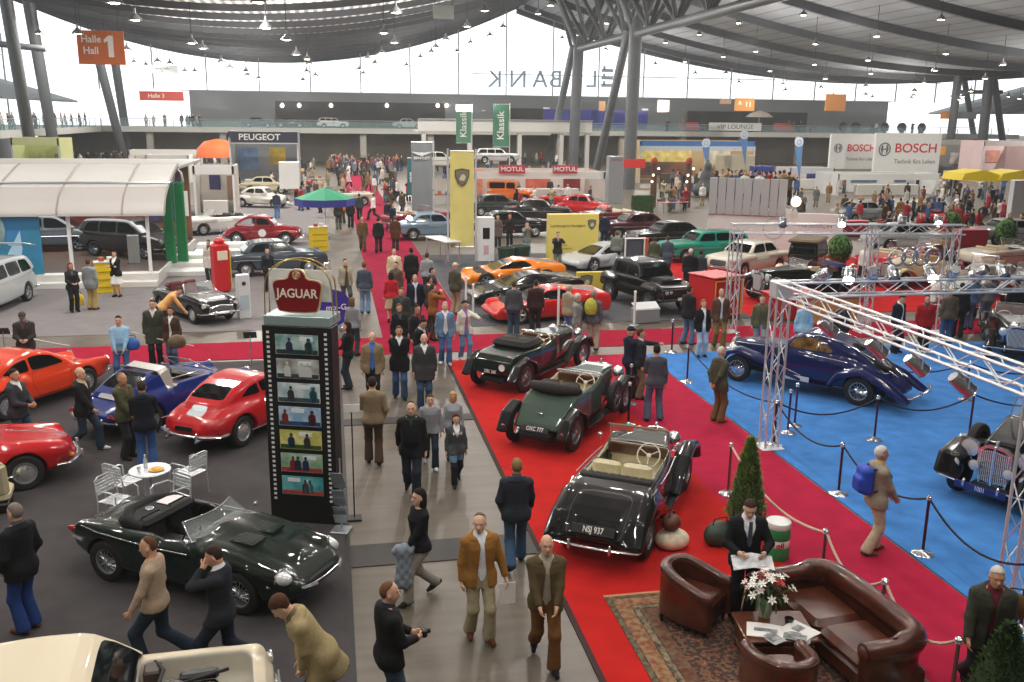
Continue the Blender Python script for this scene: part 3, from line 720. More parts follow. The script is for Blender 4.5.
S_SEDAN = dict(prof=[(2.15, .35), (2.25, .50), (2.2, .80), (1.9, .92), (.85, .98), (0, .98), (-1.1, .97), (-2.0, .92), (-2.28, .82), (-2.32, .50), (-2.2, .34), (0, .22), (2.0, .26)], w=[(-2.35, .70), (-1.8, .82), (0, .86), (1.7, .83), (2.3, .66)], r=.11, tin=.08,
    fend=[((.68, 2.02, .80), (.74, .6, .86), .13, .10, .08), ((.74, -.5, .86), (.70, -2.1, .80), .10, .11, .08)],
    gh=[(1.0, .94), (.50, 1.38), (.25, 1.46), (-.75, 1.46), (-1.05, 1.36), (-1.5, .94), (0, .85)], ghz=(.95, 1.45), gw=(.76, .60), gr=.08, gk=.04, yf=1.35, yr=-1.30, tf=.74, tr=.74, R=.33, tw=.17, rim='steel',
    cuts=[('windscreen', 'front', [(-.64, 1.02), (.64, 1.02), (.54, 1.36), (-.54, 1.36)], .3, 1), ('rear_window', 'front', [(-.62, 1.04), (.62, 1.04), (.52, 1.36), (-.52, 1.36)], -.9, -1), ('side_window', 'side', [(.70, 1.02), (.40, 1.36), (-.22, 1.385), (-.22, 1.02)], .3), ('rear_side_window', 'side', [(-.29, 1.02), (-.29, 1.385), (-.85, 1.36), (-1.15, 1.04)], .3), ('grille', 'front', [(-.42, .52), (.42, .52), (.42, .78), (-.42, .78)], 2.0, 1)])
S_ESTATE = dict(S_SEDAN, gh=[(.95, .94), (.50, 1.38), (.25, 1.46), (-1.7, 1.46), (-1.95, 1.36), (-2.2, .94), (0, .85)], cuts=S_SEDAN['cuts'][:1]+[('side_window', 'side', [(.70, 1.02), (.40, 1.36), (-.22, 1.385), (-.22, 1.02)], .3), ('rear_side_window', 'side', [(-.29, 1.02), (-.29, 1.385), (-1.0, 1.385), (-1.0, 1.02)], .3), ('load_window', 'side', [(-1.07, 1.02), (-1.07, 1.385), (-1.72, 1.37), (-1.95, 1.03)], .3), ('rear_window', 'front', [(-.62, 1.04), (.62, 1.04), (.52, 1.36), (-.52, 1.36)], -1.7, -1)]+S_SEDAN['cuts'][-1:])
S_OPEN = dict(S_SEDAN, gh=None, open=((0, -.35, 1.05), (1.28, 1.75, .85), .12), cuts=S_SEDAN['cuts'][-1:])
S_SMALL = dict(prof=[(1.75, .30), (1.86, .45), (1.80, .66), (1.5, .80), (.7, .88), (0, .87), (-.9, .88), (-1.6, .80), (-1.88, .66), (-1.92, .42), (-1.8, .30), (0, .20), (1.65, .24)], w=[(-1.95, .58), (-1.5, .70), (0, .75), (1.4, .72), (1.9, .58)], r=.12, tin=.10,
    fend=[((.56, 1.62, .66), (.60, .5, .74), .14, .10, .10), ((.60, -.4, .76), (.55, -1.7, .68), .11, .11, .10)], open=((0, -.30, 1.0), (1.06, 1.20, .85), .10), yf=1.12, yr=-1.12, tf=.61, tr=.61, R=.30, tw=.15, rim='disc', rimm=CHROME,
    cuts=[('door', 'panel', flank([(.40, .32), (.42, .82), (-.42, .82), (-.45, .34)])), ('grille', 'front', [(-.46, .42), (.46, .42), (.38, .62), (0, .66), (-.38, .62)], 1.6, 1)])
S_OLD = dict(prof=[(1.9, .32), (2.05, .45), (2.02, .80), (1.8, .92), (.75, 1.05), (0, 1.02), (-1.0, 1.0), (-1.7, .86), (-2.05, .60), (-2.1, .42), (-2.0, .30), (0, .24), (1.8, .28)], w=[(-2.1, .50), (-1.5, .74), (0, .80), (.8, .70), (1.5, .50), (2.1, .34)], r=.16, tin=.12,
    fend=[((.60, 1.75, .58), (.66, .4, .62), .20, .13, .08), ((.66, -.7, .66), (.60, -1.75, .52), .17, .16, .10)], gh=[(.80, .98), (.42, 1.44), (.15, 1.53), (-.6, 1.52), (-1.0, 1.38), (-1.6, .92), (0, .85)], ghz=(1., 1.52), gw=(.70, .54), gr=.11, gk=.05, yf=1.30, yr=-1.25, tf=.66, tr=.66, R=.34, tw=.16, rim='steel', gtaper=[(-1.6, .75), (-1.0, .9), (-.4, 1.0), (1, .95)],
    cuts=[('windscreen', 'front', [(-.54, 1.10), (.54, 1.10), (.46, 1.40), (-.46, 1.40)], .2, 1), ('rear_window', 'front', [(-.40, 1.12), (.40, 1.12), (.34, 1.38), (-.34, 1.38)], -.7, -1), ('side_window', 'side', [(.52, 1.08), (.32, 1.38), (-.20, 1.42), (-.20, 1.08)], .3), ('rear_side_window', 'side', [(-.27, 1.08), (-.27, 1.42), (-.70, 1.36), (-1.02, 1.10)], .3), ('grille', 'front', [(-.22, .50), (.22, .50), (.18, .86), (-.18, .86)], 1.8, 1)])
S_JEEP = dict(prof=[(1.85, .50), (1.9, .62), (1.88, 1.05), (1.7, 1.12), (.6, 1.18), (-1.9, 1.15), (-1.95, .55), (0, .45), (1.7, .48)], w=[(-2, .74), (0, .76), (.7, .70), (1.9, .62)], r=.05, tin=.02, tuck=.0, gh=[(.62, 1.12), (.45, 1.78), (.3, 1.85), (-1.8, 1.85), (-1.9, 1.78), (-1.92, 1.1)], ghz=(1.1, 1.85), gw=(.72, .64), gr=.05, gk=.02,
    fend=[((.70, 1.5, .92), (.72, .8, .92), .12, .12, .04)], yf=1.2, yr=-1.2, tf=.66, tr=.66, R=.38, tw=.2, rim='plain', rimm=WHITE, ag=.06, sill=.45,
    cuts=[('windscreen', 'front', [(-.6, 1.25), (.6, 1.25), (.55, 1.72), (-.55, 1.72)], .2, 1), ('side_window', 'side', [(.42, 1.25), (.36, 1.72), (-.3, 1.72), (-.3, 1.25)], .3), ('rear_side_window', 'side', [(-.4, 1.25), (-.4, 1.72), (-1.7, 1.72), (-1.7, 1.25)], .3), ('grille', 'front', [(-.35, .68), (.35, .68), (.35, 1.02), (-.35, 1.02)], 1.7, 1)])
S_VAN = dict(prof=[(2.1, .35), (2.2, .52), (2.1, .80), (1.6, 1.0), (1.0, 1.06), (-2.0, 1.08), (-2.2, .9), (-2.22, .4), (-2.1, .32), (0, .22), (2.0, .26)], w=[(-2.25, .80), (0, .88), (1.7, .84), (2.2, .68)], r=.12, tin=.05, gh=[(1.5, .96), (.55, 1.58), (.2, 1.68), (-1.7, 1.66), (-2.0, 1.54), (-2.2, .98), (0, .9)], ghz=(1., 1.66), gw=(.82, .62), gr=.10, gk=.05, yf=1.35, yr=-1.35, tf=.74, tr=.74, R=.33, tw=.2, rim='alloy',
    cuts=[('windscreen', 'front', [(-.68, 1.08), (.68, 1.08), (.54, 1.56), (-.54, 1.56)], .5, 1), ('side_window', 'side', [(1.02, 1.10), (.50, 1.50), (-.05, 1.55), (-.05, 1.10)], .3), ('rear_side_window', 'side', [(-.12, 1.10), (-.12, 1.55), (-1.0, 1.54), (-1.0, 1.10)], .3), ('load_window', 'side', [(-1.07, 1.10), (-1.07, 1.54), (-1.65, 1.50), (-1.85, 1.12)], .3), ('rear_window', 'front', [(-.62, 1.1), (.62, 1.1), (.54, 1.52), (-.54, 1.52)], -1.8, -1), ('grille', 'front', [(-.3, .58), (.3, .58), (.3, .74), (-.3, .74)], 2.0, 1)])
S_CREAM = dict(S_SEDAN, post=lambda P, d: smax(d, -rbox(P, (0, 1.42, .95), (1.22, 1.15, .75), .12), .03), cuts=S_SEDAN['cuts'][:-1]+[('engine_bay', 'f', lambda V: rbox(V, (0, 1.42, .95), (1.26, 1.19, .79), .12)+.004)], gk=.10, gtaper=[(-1.6, .7), (-.9, .9), (-.2, 1.), (1, .98)])
def fender_f(xc, hw, pts, th, wy, R, ag=.045, crown=.5):
    def f(P):
        d, u = pline(P[:, 1], P[:, 2], pts); t = np.interp(u, np.linspace(0, 1, len(th)), th); x = (np.abs(P[:, 0])-xc)/hw
        k = np.sqrt((d/t)**2+x*x); o = (k-1)*np.minimum(t, hw)
        if wy is not None:
            o = smax(o, -np.maximum(np.hypot(P[:, 1]-wy, P[:, 2]-R)-R-ag, np.abs(P[:, 0])-xc-hw*.86), .012)
        return o
    return f
_PW = {}
def prewar(S, key, label, cat, loc, face, h=.03, color='#111', fcol=None, group=None, trim='#d9cfae', mats=None, full=True, z=0.):
    t = thing('car', label, cat, (*loc, z), -radians(face), group); pm = paint(color); fm = paint(fcol or color); kk = (key, h); mats = mats or {}
    if kk not in _PW:
        wn = S['w']; prof = smooth_pts(S['prof'], 1, True)
        def body(P):
            w = interp(P[:, 1], wn)-S.get('tin', .05)*np.clip((P[:, 2]-.7)/.4, 0, 1)**2; d = extr(P, prof, w, S.get('r', .09))
            if S.get('gh'):
                zz = S['ghz']; tt = np.clip((P[:, 2]-zz[0])/(zz[1]-zz[0]), -.3, 1.1); gw = S['gw']; q = gw[0]+(gw[1]-gw[0])*tt
                if S.get('gtaper'): q = q*interp(P[:, 1], S['gtaper'])
                d = smin(d, extr(P, smooth_pts(S['gh'], 1, True), q, S.get('gr', .09)), S.get('gk', .05))
            if S.get('open'): d = smax(d, -rbox(P, *S['open']), .02)
            if S.get('add'): d = S['add'](P, d)
            if S.get('well', True):
                for yy in (S['yf'], S['yr']): d = smax(d, -np.maximum(np.hypot(P[:, 1]-yy, P[:, 2]-S['R'])-S['R']-.04, S['tf']-.16-np.abs(P[:, 0])), .02)
            return d
        ys = [p[1] for p in S['prof']]; yy = [p[0] for p in S['prof']]; H = max(ys+[p[1] for p in S.get('gh', ())])+.15; W = max(v for _, v in wn)+.15
        g = nets(body, (-W, min(yy)-.2, .1), (W, max(yy)+.2, H), h); sl = {}; i = 1
        for nm, kind, *a in S.get('cuts', ()):
            if kind == 'line':
                g.paint(lambda V: a[0](V)-a[1], i, only=(0,)); g.paint(lambda V: a[0](V)+a[1], 0, only=(i,)); sl[i] = nm; i += 1; continue
            if kind == 'panel':
                g.paint(lambda V: a[0](V)-.005, i, only=(0,)); sl[i] = 'shut_line'; g.paint(lambda V: a[0](V)+.005, i+1, only=(i,)); sl[i+1] = nm; i += 2; continue
            if kind == 'side': pp = rnd(a[0]); fn = lambda V, pp=pp: np.maximum(poly2(V[:, 1], V[:, 2], pp), .2-np.abs(V[:, 0]))
            elif kind == 'front': pp = rnd(a[0]); fn = lambda V, pp=pp, a=a: np.maximum(poly2(V[:, 0], V[:, 2], pp), a[2]*(a[1]-V[:, 1]))
            else: fn = a[0]
            g.paint(fn, i, only=(0,)); sl[i] = nm; i += 1
        if S.get('open'):
            c, dd, r = S['open']; g.paint(lambda V: rbox(V, c, A(dd)+.03, r)+.003, i, only=(0,)); sl[i] = 'cockpit_trim'
        fs = []
        for nm, xc, hw, pts, th, wy in S['fenders']:
            f = fender_f(xc, hw, pts, th, wy, S['R']); fy = [p[0] for p in pts]; fz = [p[1] for p in pts]; m = max(th)+.05
            for q in (-1, 1):
                lo = (min(q*(xc-hw-.05), q*(xc+hw+.05)), min(fy)-m, .05); hi = (max(q*(xc-hw-.05), q*(xc+hw+.05)), max(fy)+m, max(fz)+m)
                fs.append((nm, nets(f, lo, hi, h*.9).mesh(nm)))
        _PW[kk] = (g.part(0).mesh('body'), [(nm, q.mesh(nm, None, {})) for nm, q in halves([(nm, g.part(j)) for j, nm in sl.items()])], fs)
    b, cs, fs = _PW[kk]
    mob('body', b, pm, t, objmats=True)
    for nm, me in cs: mob(nm, me, mats.get(nm) or (DGLASS if 'window' in nm or 'screen' in nm else mat(trim, .6) if nm == 'cockpit_trim' else BLACK if nm in ('shut_line', 'louvres') else CHROME if nm == 'chrome_strip' else pm), t, objmats=True)
    for nm, me in fs: mob(nm, me, mats.get(nm) or fm, t, objmats=True)
    wheels(t, S)
    if S.get('board'):
        x, y0, y1, zz = S['board']
        for q in (-1, 1): MB().box((q*x, (y0+y1)/2, zz), (.24, y1-y0, .04), .015).obj('running_board', mats.get('running_board') or fm, t)
    MB().box((0, 0, S.get('cz', .34)), (.7, S['yf']-S['yr']+1.0, .14), .03).obj('chassis', UNDER, t)
    g = S['grille']; y, z0, z1, w0, w1 = g   # radiator shell
    n = 12; pts = [(-w0, z0), (-w1, (z0+z1)*.5), (-w1*.96, z1-.10), (-w1*.6, z1-.02), (0, z1), (w1*.6, z1-.02), (w1*.96, z1-.10), (w1, (z0+z1)*.5), (w0, z0)]
    gr = MB().prism(pts, y-.05, y+.05, 'xz').obj('radiator_shell', mats.get('radiator_shell') or CHROME, t)
    mm = MB(); core = [(p[0]*.86, z0+.03+(p[1]-z0)*.90) for p in pts]; mm.prism(core, y+.04, y+.056, 'xz'); mm.obj('grille', BLACK, gr)
    v = MB()
    for i in range(15):
        x = -w1*.8+w1*1.6*i/14; v.box((x, y+.06, (z0+z1)/2-.02), (.016, .012, (z1-z0)*.84*(1-.12*abs(i-7)/7)))
    v.obj('grille_bars', mat('#dfe2e4', .3, .3), gr)
    return t
PW_BASE = dict(w=[(-2.0, .42), (-1.4, .60), (-.6, .66), (.3, .62), (.6, .52), (1.6, .30), (1.75, .28)], prof=[(1.72, .42), (1.74, 1.02), (1.6, 1.06), (.5, 1.14), (.35, 1.14), (0, 1.0), (-.7, .98), (-1.2, 1.02), (-1.7, .90), (-2.05, .60), (-1.9, .46), (0, .40)],
    fenders=[('front_wing', .66, .15, [(2.0, .48), (1.85, .74), (1.5, .82), (1.1, .74), (.7, .50), (.45, .36)], [.05, .06, .07, .06, .05, .03], 1.45), ('rear_wing', .66, .15, [(-.9, .36), (-1.05, .62), (-1.4, .78), (-1.8, .70), (-2.05, .44)], [.04, .06, .08, .07, .04], -1.45)],
    yf=1.45, yr=-1.45, tf=.66, tr=.66, R=.36, tw=.14, rim='wire', rimm=mat('#9a9da0', .3, .7), open=((0, -.5, 1.05), (1.02, 1.5, .85), .09), board=(.66, -.95, .62, .34), grille=(1.75, .42, 1.06, .20, .27), r=.08)
S_NSJ = dict(PW_BASE, w=[(-2.25, .56), (-1.9, .66), (-1.3, .74), (-.6, .74), (.3, .68), (.6, .58), (1.55, .36), (1.75, .30)], prof=[(1.72, .42), (1.74, 1.02), (1.6, 1.07), (.55, 1.16), (.40, 1.16), (0, 1.06), (-.7, 1.04), (-1.0, 1.06), (-1.5, .98), (-1.95, .80), (-2.22, .58), (-2.25, .44), (-2.0, .38), (0, .36)],
    fenders=[('front_wing', .70, .17, [(2.05, .50), (1.92, .76), (1.5, .86), (1.05, .76), (.6, .54), (.3, .38)], [.06, .08, .09, .08, .06, .04], 1.5), ('rear_wing', .66, .18, [(-.60, .42), (-.95, .68), (-1.45, .80), (-1.95, .66), (-2.25, .46)], [.08, .14, .16, .15, .09], -1.48)],
    yf=1.5, yr=-1.48, tf=.68, tr=.70, open=((0, -.25, 1.06), (1.16, 1.30, .90), .09), board=(.70, -.7, .5, .33),
    cuts=[('boot_lid', 'panel', lambda V: np.maximum(poly2(V[:, 0], V[:, 2], rnd([(-.46, .52), (.46, .52), (.50, .97), (-.50, .97)])), V[:, 1]+1.2)), ('door', 'panel', flank([(.38, .50), (.40, 1.02), (-.62, 1.0), (-.66, .60), (-.55, .46)], .4))])
_nrw = S_NSJ['fenders'][1]; S_NSJ['fenders'] = S_NSJ['fenders'][:1]; _nrf = fender_f(*_nrw[1:5], None, .36); S_NSJ['add'] = lambda P, d: smin(d, _nrf(P), .16)
S_OXC = dict(PW_BASE, w=[(-1.95, .50), (-1.4, .60), (-.6, .63), (.3, .58), (.6, .50), (1.6, .30), (1.75, .28)], prof=[(1.72, .42), (1.74, 1.02), (1.6, 1.07), (.5, 1.14), (.35, 1.14), (0, 1.04), (-.9, 1.05), (-1.15, 1.04), (-1.6, .80), (-1.95, .52), (-1.85, .44), (0, .40)],
    fenders=[('front_wing', .70, .13, [(2.0, .52), (1.85, .78), (1.5, .86), (1.1, .76), (.75, .50), (.5, .36)], [.04, .05, .05, .05, .04, .03], 1.5), ('rear_wing', .68, .13, [(-1.0, .40), (-1.12, .68), (-1.5, .86), (-1.92, .74), (-2.15, .42)], [.04, .05, .06, .05, .04], -1.5)],
    yf=1.5, yr=-1.5, tf=.69, tr=.67, R=.40, open=((0, -.3, 1.08), (.98, 1.25, .90), .08))
S_GBC = dict(S_OXC, w=[(-2.0, .56), (-1.4, .62), (-.6, .63), (.3, .56), (.6, .48), (1.6, .30), (1.75, .28)], prof=[(1.72, .42), (1.74, 1.00), (1.6, 1.03), (.5, 1.10), (.35, 1.10), (0, .98), (-1.0, .98), (-1.5, .98), (-1.95, .92), (-2.05, .52), (-1.85, .44), (0, .40)])
S_STREAM = dict(w=[(-2.6, .30), (-2.1, .52), (-1.4, .68), (-.6, .74), (.2, .70), (.6, .60), (1.7, .34), (2.0, .26)], prof=[(1.95, .42), (2.02, .85), (1.9, 1.02), (1.5, 1.08), (.45, 1.12), (0, 1.08), (-1.0, 1.05), (-1.7, .90), (-2.3, .62), (-2.62, .40), (-2.3, .34), (0, .34)], r=.13, tin=.08,
    gh=[(.62, 1.05), (.22, 1.46), (-.05, 1.55), (-.5, 1.54), (-1.1, 1.36), (-1.8, 1.0), (-2.3, .66), (-1.5, .6), (0, .9)], ghz=(1.0, 1.54), gw=(.66, .50), gr=.13, gk=.08, gtaper=[(-2.3, .34), (-1.7, .55), (-1.0, .82), (-.4, 1.), (.6, .92)],
    fenders=[('front_wing', .68, .19, [(2.15, .44), (2.02, .72), (1.6, .84), (1.1, .76), (.5, .56), (-.1, .40)], [.08, .11, .12, .11, .09, .05], 1.62), ('rear_wing', .68, .19, [(-.85, .40), (-1.05, .66), (-1.6, .82), (-2.15, .62), (-2.6, .36), (-2.75, .30)], [.06, .11, .13, .12, .08, .04], -1.58)],
    yf=1.62, yr=-1.58, tf=.70, tr=.70, R=.36, tw=.16, rim='wire', rimm=CHROME, board=(.70, -.9, .3, .33), grille=(2.03, .42, 1.02, .16, .22),
    cuts=[('windscreen', 'front', [(-.48, 1.14), (.48, 1.14), (.40, 1.44), (-.40, 1.44)], .0, 1), ('side_window', 'side', [(.34, 1.14), (.16, 1.38), (-.12, 1.44), (-.55, 1.42), (-.80, 1.18), (-.74, 1.14)], .3), ('chrome_strip', 'line', lambda V: np.maximum.reduce([np.abs(V[:, 0])-.30, .80-V[:, 2], V[:, 1]-.3]), .010), ('rear_window', 'front', [(-.17, 1.22), (.17, 1.22), (.15, 1.34), (-.15, 1.34)], -.8, -1), ('door', 'panel', flank([(.42, .46), (.44, 1.10), (-.80, 1.10), (-.86, .70), (-.72, .44)], .4))])
S_HORCH = dict(PW_BASE, w=[(-2.4, .50), (-1.6, .72), (-.6, .78), (.3, .72), (.7, .60), (1.9, .34), (2.05, .32)], prof=[(2.0, .46), (2.04, 1.16), (1.9, 1.20), (.6, 1.26), (.45, 1.26), (0, 1.16), (-.7, 1.14), (-1.3, 1.14), (-2.0, .96), (-2.4, .62), (-2.2, .48), (0, .42)],
    fenders=[('front_wing', .74, .22, [(2.35, .50), (2.22, .80), (1.75, .92), (1.2, .82), (.7, .56), (.3, .38)], [.08, .12, .13, .12, .09, .04], 1.75), ('rear_wing', .74, .20, [(-.9, .40), (-1.1, .70), (-1.6, .88), (-2.15, .70), (-2.45, .44)], [.05, .10, .12, .10, .05], -1.65)],
    yf=1.75, yr=-1.65, tf=.74, tr=.74, R=.38, tw=.18, rim='disc', rimm=CHROME, open=((0, -.6, 1.2), (1.16, 1.7, .95), .09), grille=(2.08, .40, 1.14, .24, .30), board=(.76, -1., .5, .34))
S_SALOON = dict(PW_BASE, open=None, gh=[(.45, 1.0), (.38, 1.62), (.25, 1.74), (-1.5, 1.74), (-1.75, 1.6), (-1.9, .9), (0, .9)], ghz=(1.05, 1.72), gw=(.64, .56), gr=.10, gk=.02, cuts=[('windscreen', 'front', [(-.48, 1.25), (.48, 1.25), (.46, 1.60), (-.46, 1.60)], .2, 1), ('side_window', 'side', [(.26, 1.22), (.24, 1.62), (-.45, 1.62), (-.45, 1.22)], .3), ('rear_side_window', 'side', [(-.55, 1.22), (-.55, 1.62), (-1.3, 1.62), (-1.34, 1.22)], .3)])
def bumper(par, y, z, w, bow=.12, wrap=.25, r=.035, m=CHROME, sg=1, over=0):
    n = 11; pts = [(-w, y-sg*(bow+wrap), z)]+[(w*.97*(-1+2*i/(n-1)), y-sg*bow*(2*i/(n-1)-1)**2, z) for i in range(n)]+[(w, y-sg*(bow+wrap), z)]
    o = bar(par, 'bumper', pts, r, m, .6, 8)
    for x in (-over, over) if over else (): MB().ell((x, y+sg*.03, z+.02), (.03, .04, .09)).obj('over_rider', m, o)
    return o
def seats2(par, y, z, x=.30, c='#14100f', w=.46, hb=.55, d=.5):
    m = mat(c, .5, noise=.1, scale=30, name='leather')
    for q in (-1, 1): seat_mb(w, d, hb).obj('seat', m, par, (q*x, y, z))
def tails(par, x, y, z, r=.05):
    for q in (-1, 1): lamp(par, (q*x, y, z), r, .04, (0, 0, pi), 'tail_lamp', CHROME, REDLAMP)
def heads(par, x, y, z, r=.09, body=CHROME, dep=.06):
    for q in (-1, 1): lamp(par, (q*x, y, z), r, dep, (0, 0, 0), 'headlamp', body)
def mirror(par, x, y, z):
    m = MB(); m.tube([(x, y, z-.08), (x+.03*(1 if x > 0 else -1), y, z)], .008, 5); m.ell((x+.03*(1 if x > 0 else -1), y, z+.02), (.05, .03, .04)); m.obj('door_mirror', CHROME, par)
def det_etype(t):
    screen(t, .36, .90, .12, 1.13, .62, .52, .16)
    m = MB()
    for u in (0,): m.tube([(-.52, -.62, .90), (-.50, -.95, .93), (-.25, -1.15, .94), (.25, -1.15, .94), (.50, -.95, .93), (.52, -.62, .90)], [.06, .10, .11, .11, .10, .06], 12)
    m.obj('folded_hood', mat('#0f0f10', .9, noise=.2, scale=14, name='black_canvas'), t)
    MB().box((0, -.86, .93), (1.06, .60, .12), .05).obj('hood_well_cover', mat('#101011', .85), t)
    seats2(t, -.34, .54, .29, '#0c0c0c', .48, .44); steering(t, (.34, .10, .84), .19, mat('#2a1a10', .4)); MB().box((0, .22, .84), (1.1, .06, .14), .02).obj('dashboard', BLACK, t)
    for q in (-1, 1):
        g = MB(); g.ell((q*.585, 1.84, .635), (.125, .20, .115), 16, 10); o = g.obj('headlamp', LAMPGLASS, t); MB().tube([(q*(.585+.128*cos(a)), 1.86, .635+.118*sin(a)) for a in np.linspace(0, 2*pi, 20)[:-1]], .012, 6, True).obj('bezel', CHROME, o)
        MB().box((q*.50, 2.0, .42), (.16, .06, .05), .02).obj('side_lamp', AMBER, t)
    sym(t, 'bumper', [(.26, 2.24, .49), (.45, 2.16, .50), (.64, 1.92, .52), (.72, 1.72, .54)], .028); bar(t, 'grille_bar', [(-.30, 2.20, .50), (0, 2.23, .50), (.30, 2.20, .50)], .014)
    sym(t, 'bumper', [(.30, -2.18, .58), (.52, -2.10, .58), (.66, -1.90, .59), (.72, -1.65, .60)], .03)
    for q in (-1, 1): MB().ell((q*.56, -2.0, .66), (.06, .12, .05)).obj('tail_lamp', REDLAMP, t)
    sym(t, 'beltline_strip', [(.80, .42, .80), (.815, -.2, .79), (.80, -.7, .80), (.76, -1.3, .80), (.60, -1.8, .76)], .010)
    for i, x in enumerate((-.22, .22)):
        b = MB()
        for k in range(9): b.box((x+(k-4)*.035, 1.05, .92-.0005*k), (.012, .42, .02))
        b.obj('louvres', mat('#0a1c12', .4), t)
    MB().ell((.1, -.90, 1.0), (.07, .07, .03)).obj('hood_clasp', CHROME, t)
    MB().box((-.30, -.86, 1.0), (.36, .24, .012), .004).at().obj('paper_sheet', mat('#e6d5d6', .7), t)
    mirror(t, .74, .42, .95); mirror(t, -.74, .42, .95)
    MB().box((-.84, .42, .55), (.02, .03, .30), .005).obj('rope_strap', mat('#8a5a3c', .7), t)
def det_356(t, opn=False, plate_s=None, front=True):
    bumper(t, 2.02, .40, .76, .22, .22, .045, CHROME, 1, .36); bumper(t, -1.98, .42, .76, .22, .22, .045, CHROME, -1, .36)
    heads(t, .60, 1.74, .66, .10)
    for q in (-1, 1):
        MB().ell((q*.62, -1.72, .56), (.05, .05, .035)).obj('tail_lamp', REDLAMP, t); MB().ell((q*.58, 1.86, .50), (.05, .05, .03)).obj('indicator', AMBER, t)
    if plate_s is not None: plate(t, (0, -1.96, .56), plate_s, .44, .10, (radians(-18), 0, 0))
    bar(t, 'bonnet_strip', [(0, 1.86, .72), (0, 1.4, .86), (0, .8, .955)], .010)
    for q in (-1, 1): MB().tube([(q*.38, -1.86, .36), (q*.38, -2.08, .36)], .03, 8).obj('exhaust_tip', CHROME, t)
    if opn:
        screen(t, .50, .90, .22, 1.22, .60, .50, .14); seats2(t, -.45, .55, .28, '#1a1210', .46, .55); steering(t, (-.30, .12, .84)); MB().box((0, -1.05, .95), (1.05, .34, .12), .06).obj('folded_hood', mat('#141414', .9), t)
    sym(t, 'sill_strip', [(.815, .85, .32), (.83, 0, .30), (.815, -.85, .32)], .014)
def det_911(t, plate_s=None):
    bumper(t, 2.10, .42, .72, .16, .20, .05, CHROME, 1); bumper(t, -2.07, .44, .74, .14, .22, .05, CHROME, -1, .42)
    heads(t, .62, 1.93, .68, .10); tails(t, .56, -1.97, .56, .06)
    if plate_s is not None: plate(t, (0, -2.08, .55), plate_s, .5, .11, (radians(-15), 0, 0))
    for q in (-1, 1): MB().box((q*.60, -1.97, .555), (.26, .10, .08), .03).obj('tail_lamp_cluster', REDLAMP, t)
    mirror(t, -.74, .62, .93)
def det_targa(t):
    det_911(t, ''); screen(t, .88, .90, .40, 1.22, .60, .48, .10); seats2(t, -.38, .52, .30, '#120f0e', .46, .62); steering(t, (-.32, .28, .84)); MB().box((0, .52, .84), (1.1, .2, .12), .04).obj('dashboard', BLACK, t)
    sym(t, 'sill_strip', [(.80, .95, .30), (.81, 0, .28), (.80, -.9, .30)], .014)
    MB().box((.60, -.08, 1.02), (.03, .9, .03), .01).obj('window_frame', CHROME, t)
def det_lm(t):
    for x in (-.60, .60): lamp(t, (x, 2.27, .93), .09, .05)
    for x in (-.40, .40): lamp(t, (x, 2.27, .93), .075, .05)
    bumper(t, 2.42, .66, .92, .05, .2, .07, mat('#1b1b1c', .45), 1, 0); b = MB()
    for z in (.84, .92, 1.0): b.box((0, 2.275, z), (.62, .02, .025))
    b.obj('grille_slats', mat('#55585a', .4, .6), t)
    bar(t, 'bull_bar', [(-.9, 2.38, 1.08), (-.9, 2.48, .8), (-.9, 2.40, .62)], .03, mat('#232323', .4)); bar(t, 'bull_bar', [(.9, 2.38, 1.08), (.9, 2.48, .8), (.9, 2.40, .62)], .03, mat('#232323', .4)); bar(t, 'bull_bar', [(-.9, 2.46, 1.06), (.9, 2.46, 1.06)], .03, mat('#3a3a3a', .35, .6))
    plate(t, (0, 2.52, .70), None, .50, .12, (0, 0, pi), '#d9dad6'); mirror(t, .92, .62, 1.4); mirror(t, -.92, .62, 1.4)
    b = MB()
    for i in range(8): b.box((0, .95+i*.10, 1.345), (.7, .05, .02), .008)
    b.obj('bonnet_louvres', mat('#101010', .5), t)
    for q in (-1, 1): MB().tube([(q*.70, .1, 1.90), (q*.70, -1.2, 1.90)], .02, 6).obj('roof_rail', BLACK, t)
def det_wedge(t, wing=False):
    for q in (-1, 1):
        MB().box((q*.62, -2.11, .68), (.44, .03, .10), .01).obj('tail_lamp', REDLAMP, t); MB().box((q*.66, 2.0, .36), (.26, .06, .05), .01).obj('indicator', AMBER, t); mirror(t, q*.86, .70, .82)
        MB().tube([(q*.30, -2.05, .30), (q*.30, -2.2, .30)], .05, 10).obj('exhaust_tip', CHROME, t)
def det_sedan(t, L=2.27, hr=.09, hx=.66, hz=.76, seat=False, tail=True, strip=True, z=.46, w=.84):
    bumper(t, L+.05, z, w, .12, .25, .05, CHROME, 1, .36); bumper(t, -L-.07, z, w, .10, .25, .05, CHROME, -1, .36); heads(t, hx, L-.08, hz, hr)
    if tail: tails(t, .68, -L+.02, .74, .06)
    if strip: sym(t, 'side_strip', [(.872, L-.6, .72), (.885, 0, .72), (.872, -L+.5, .72)], .013)
    b = MB()
    for i in range(5): b.box((0, L-.005, .55+i*.05), (.80, .02, .014))
    b.obj('grille_bars', CHROME, t)
    if seat:
        screen(t, .86, .97, .50, 1.36, .66, .56, .12); m = mat(seat, .5)
        MB().box((0, -.15, .62), (1.2, .55, .22), .07).box((0, -.40, .86), (1.2, .16, .50), .07).obj('front_bench', m, t); MB().box((0, -.90, .62), (1.2, .5, .2), .07).box((0, -1.12, .86), (1.2, .14, .44), .06).obj('rear_bench', m, t); steering(t, (-.36, .28, .92))
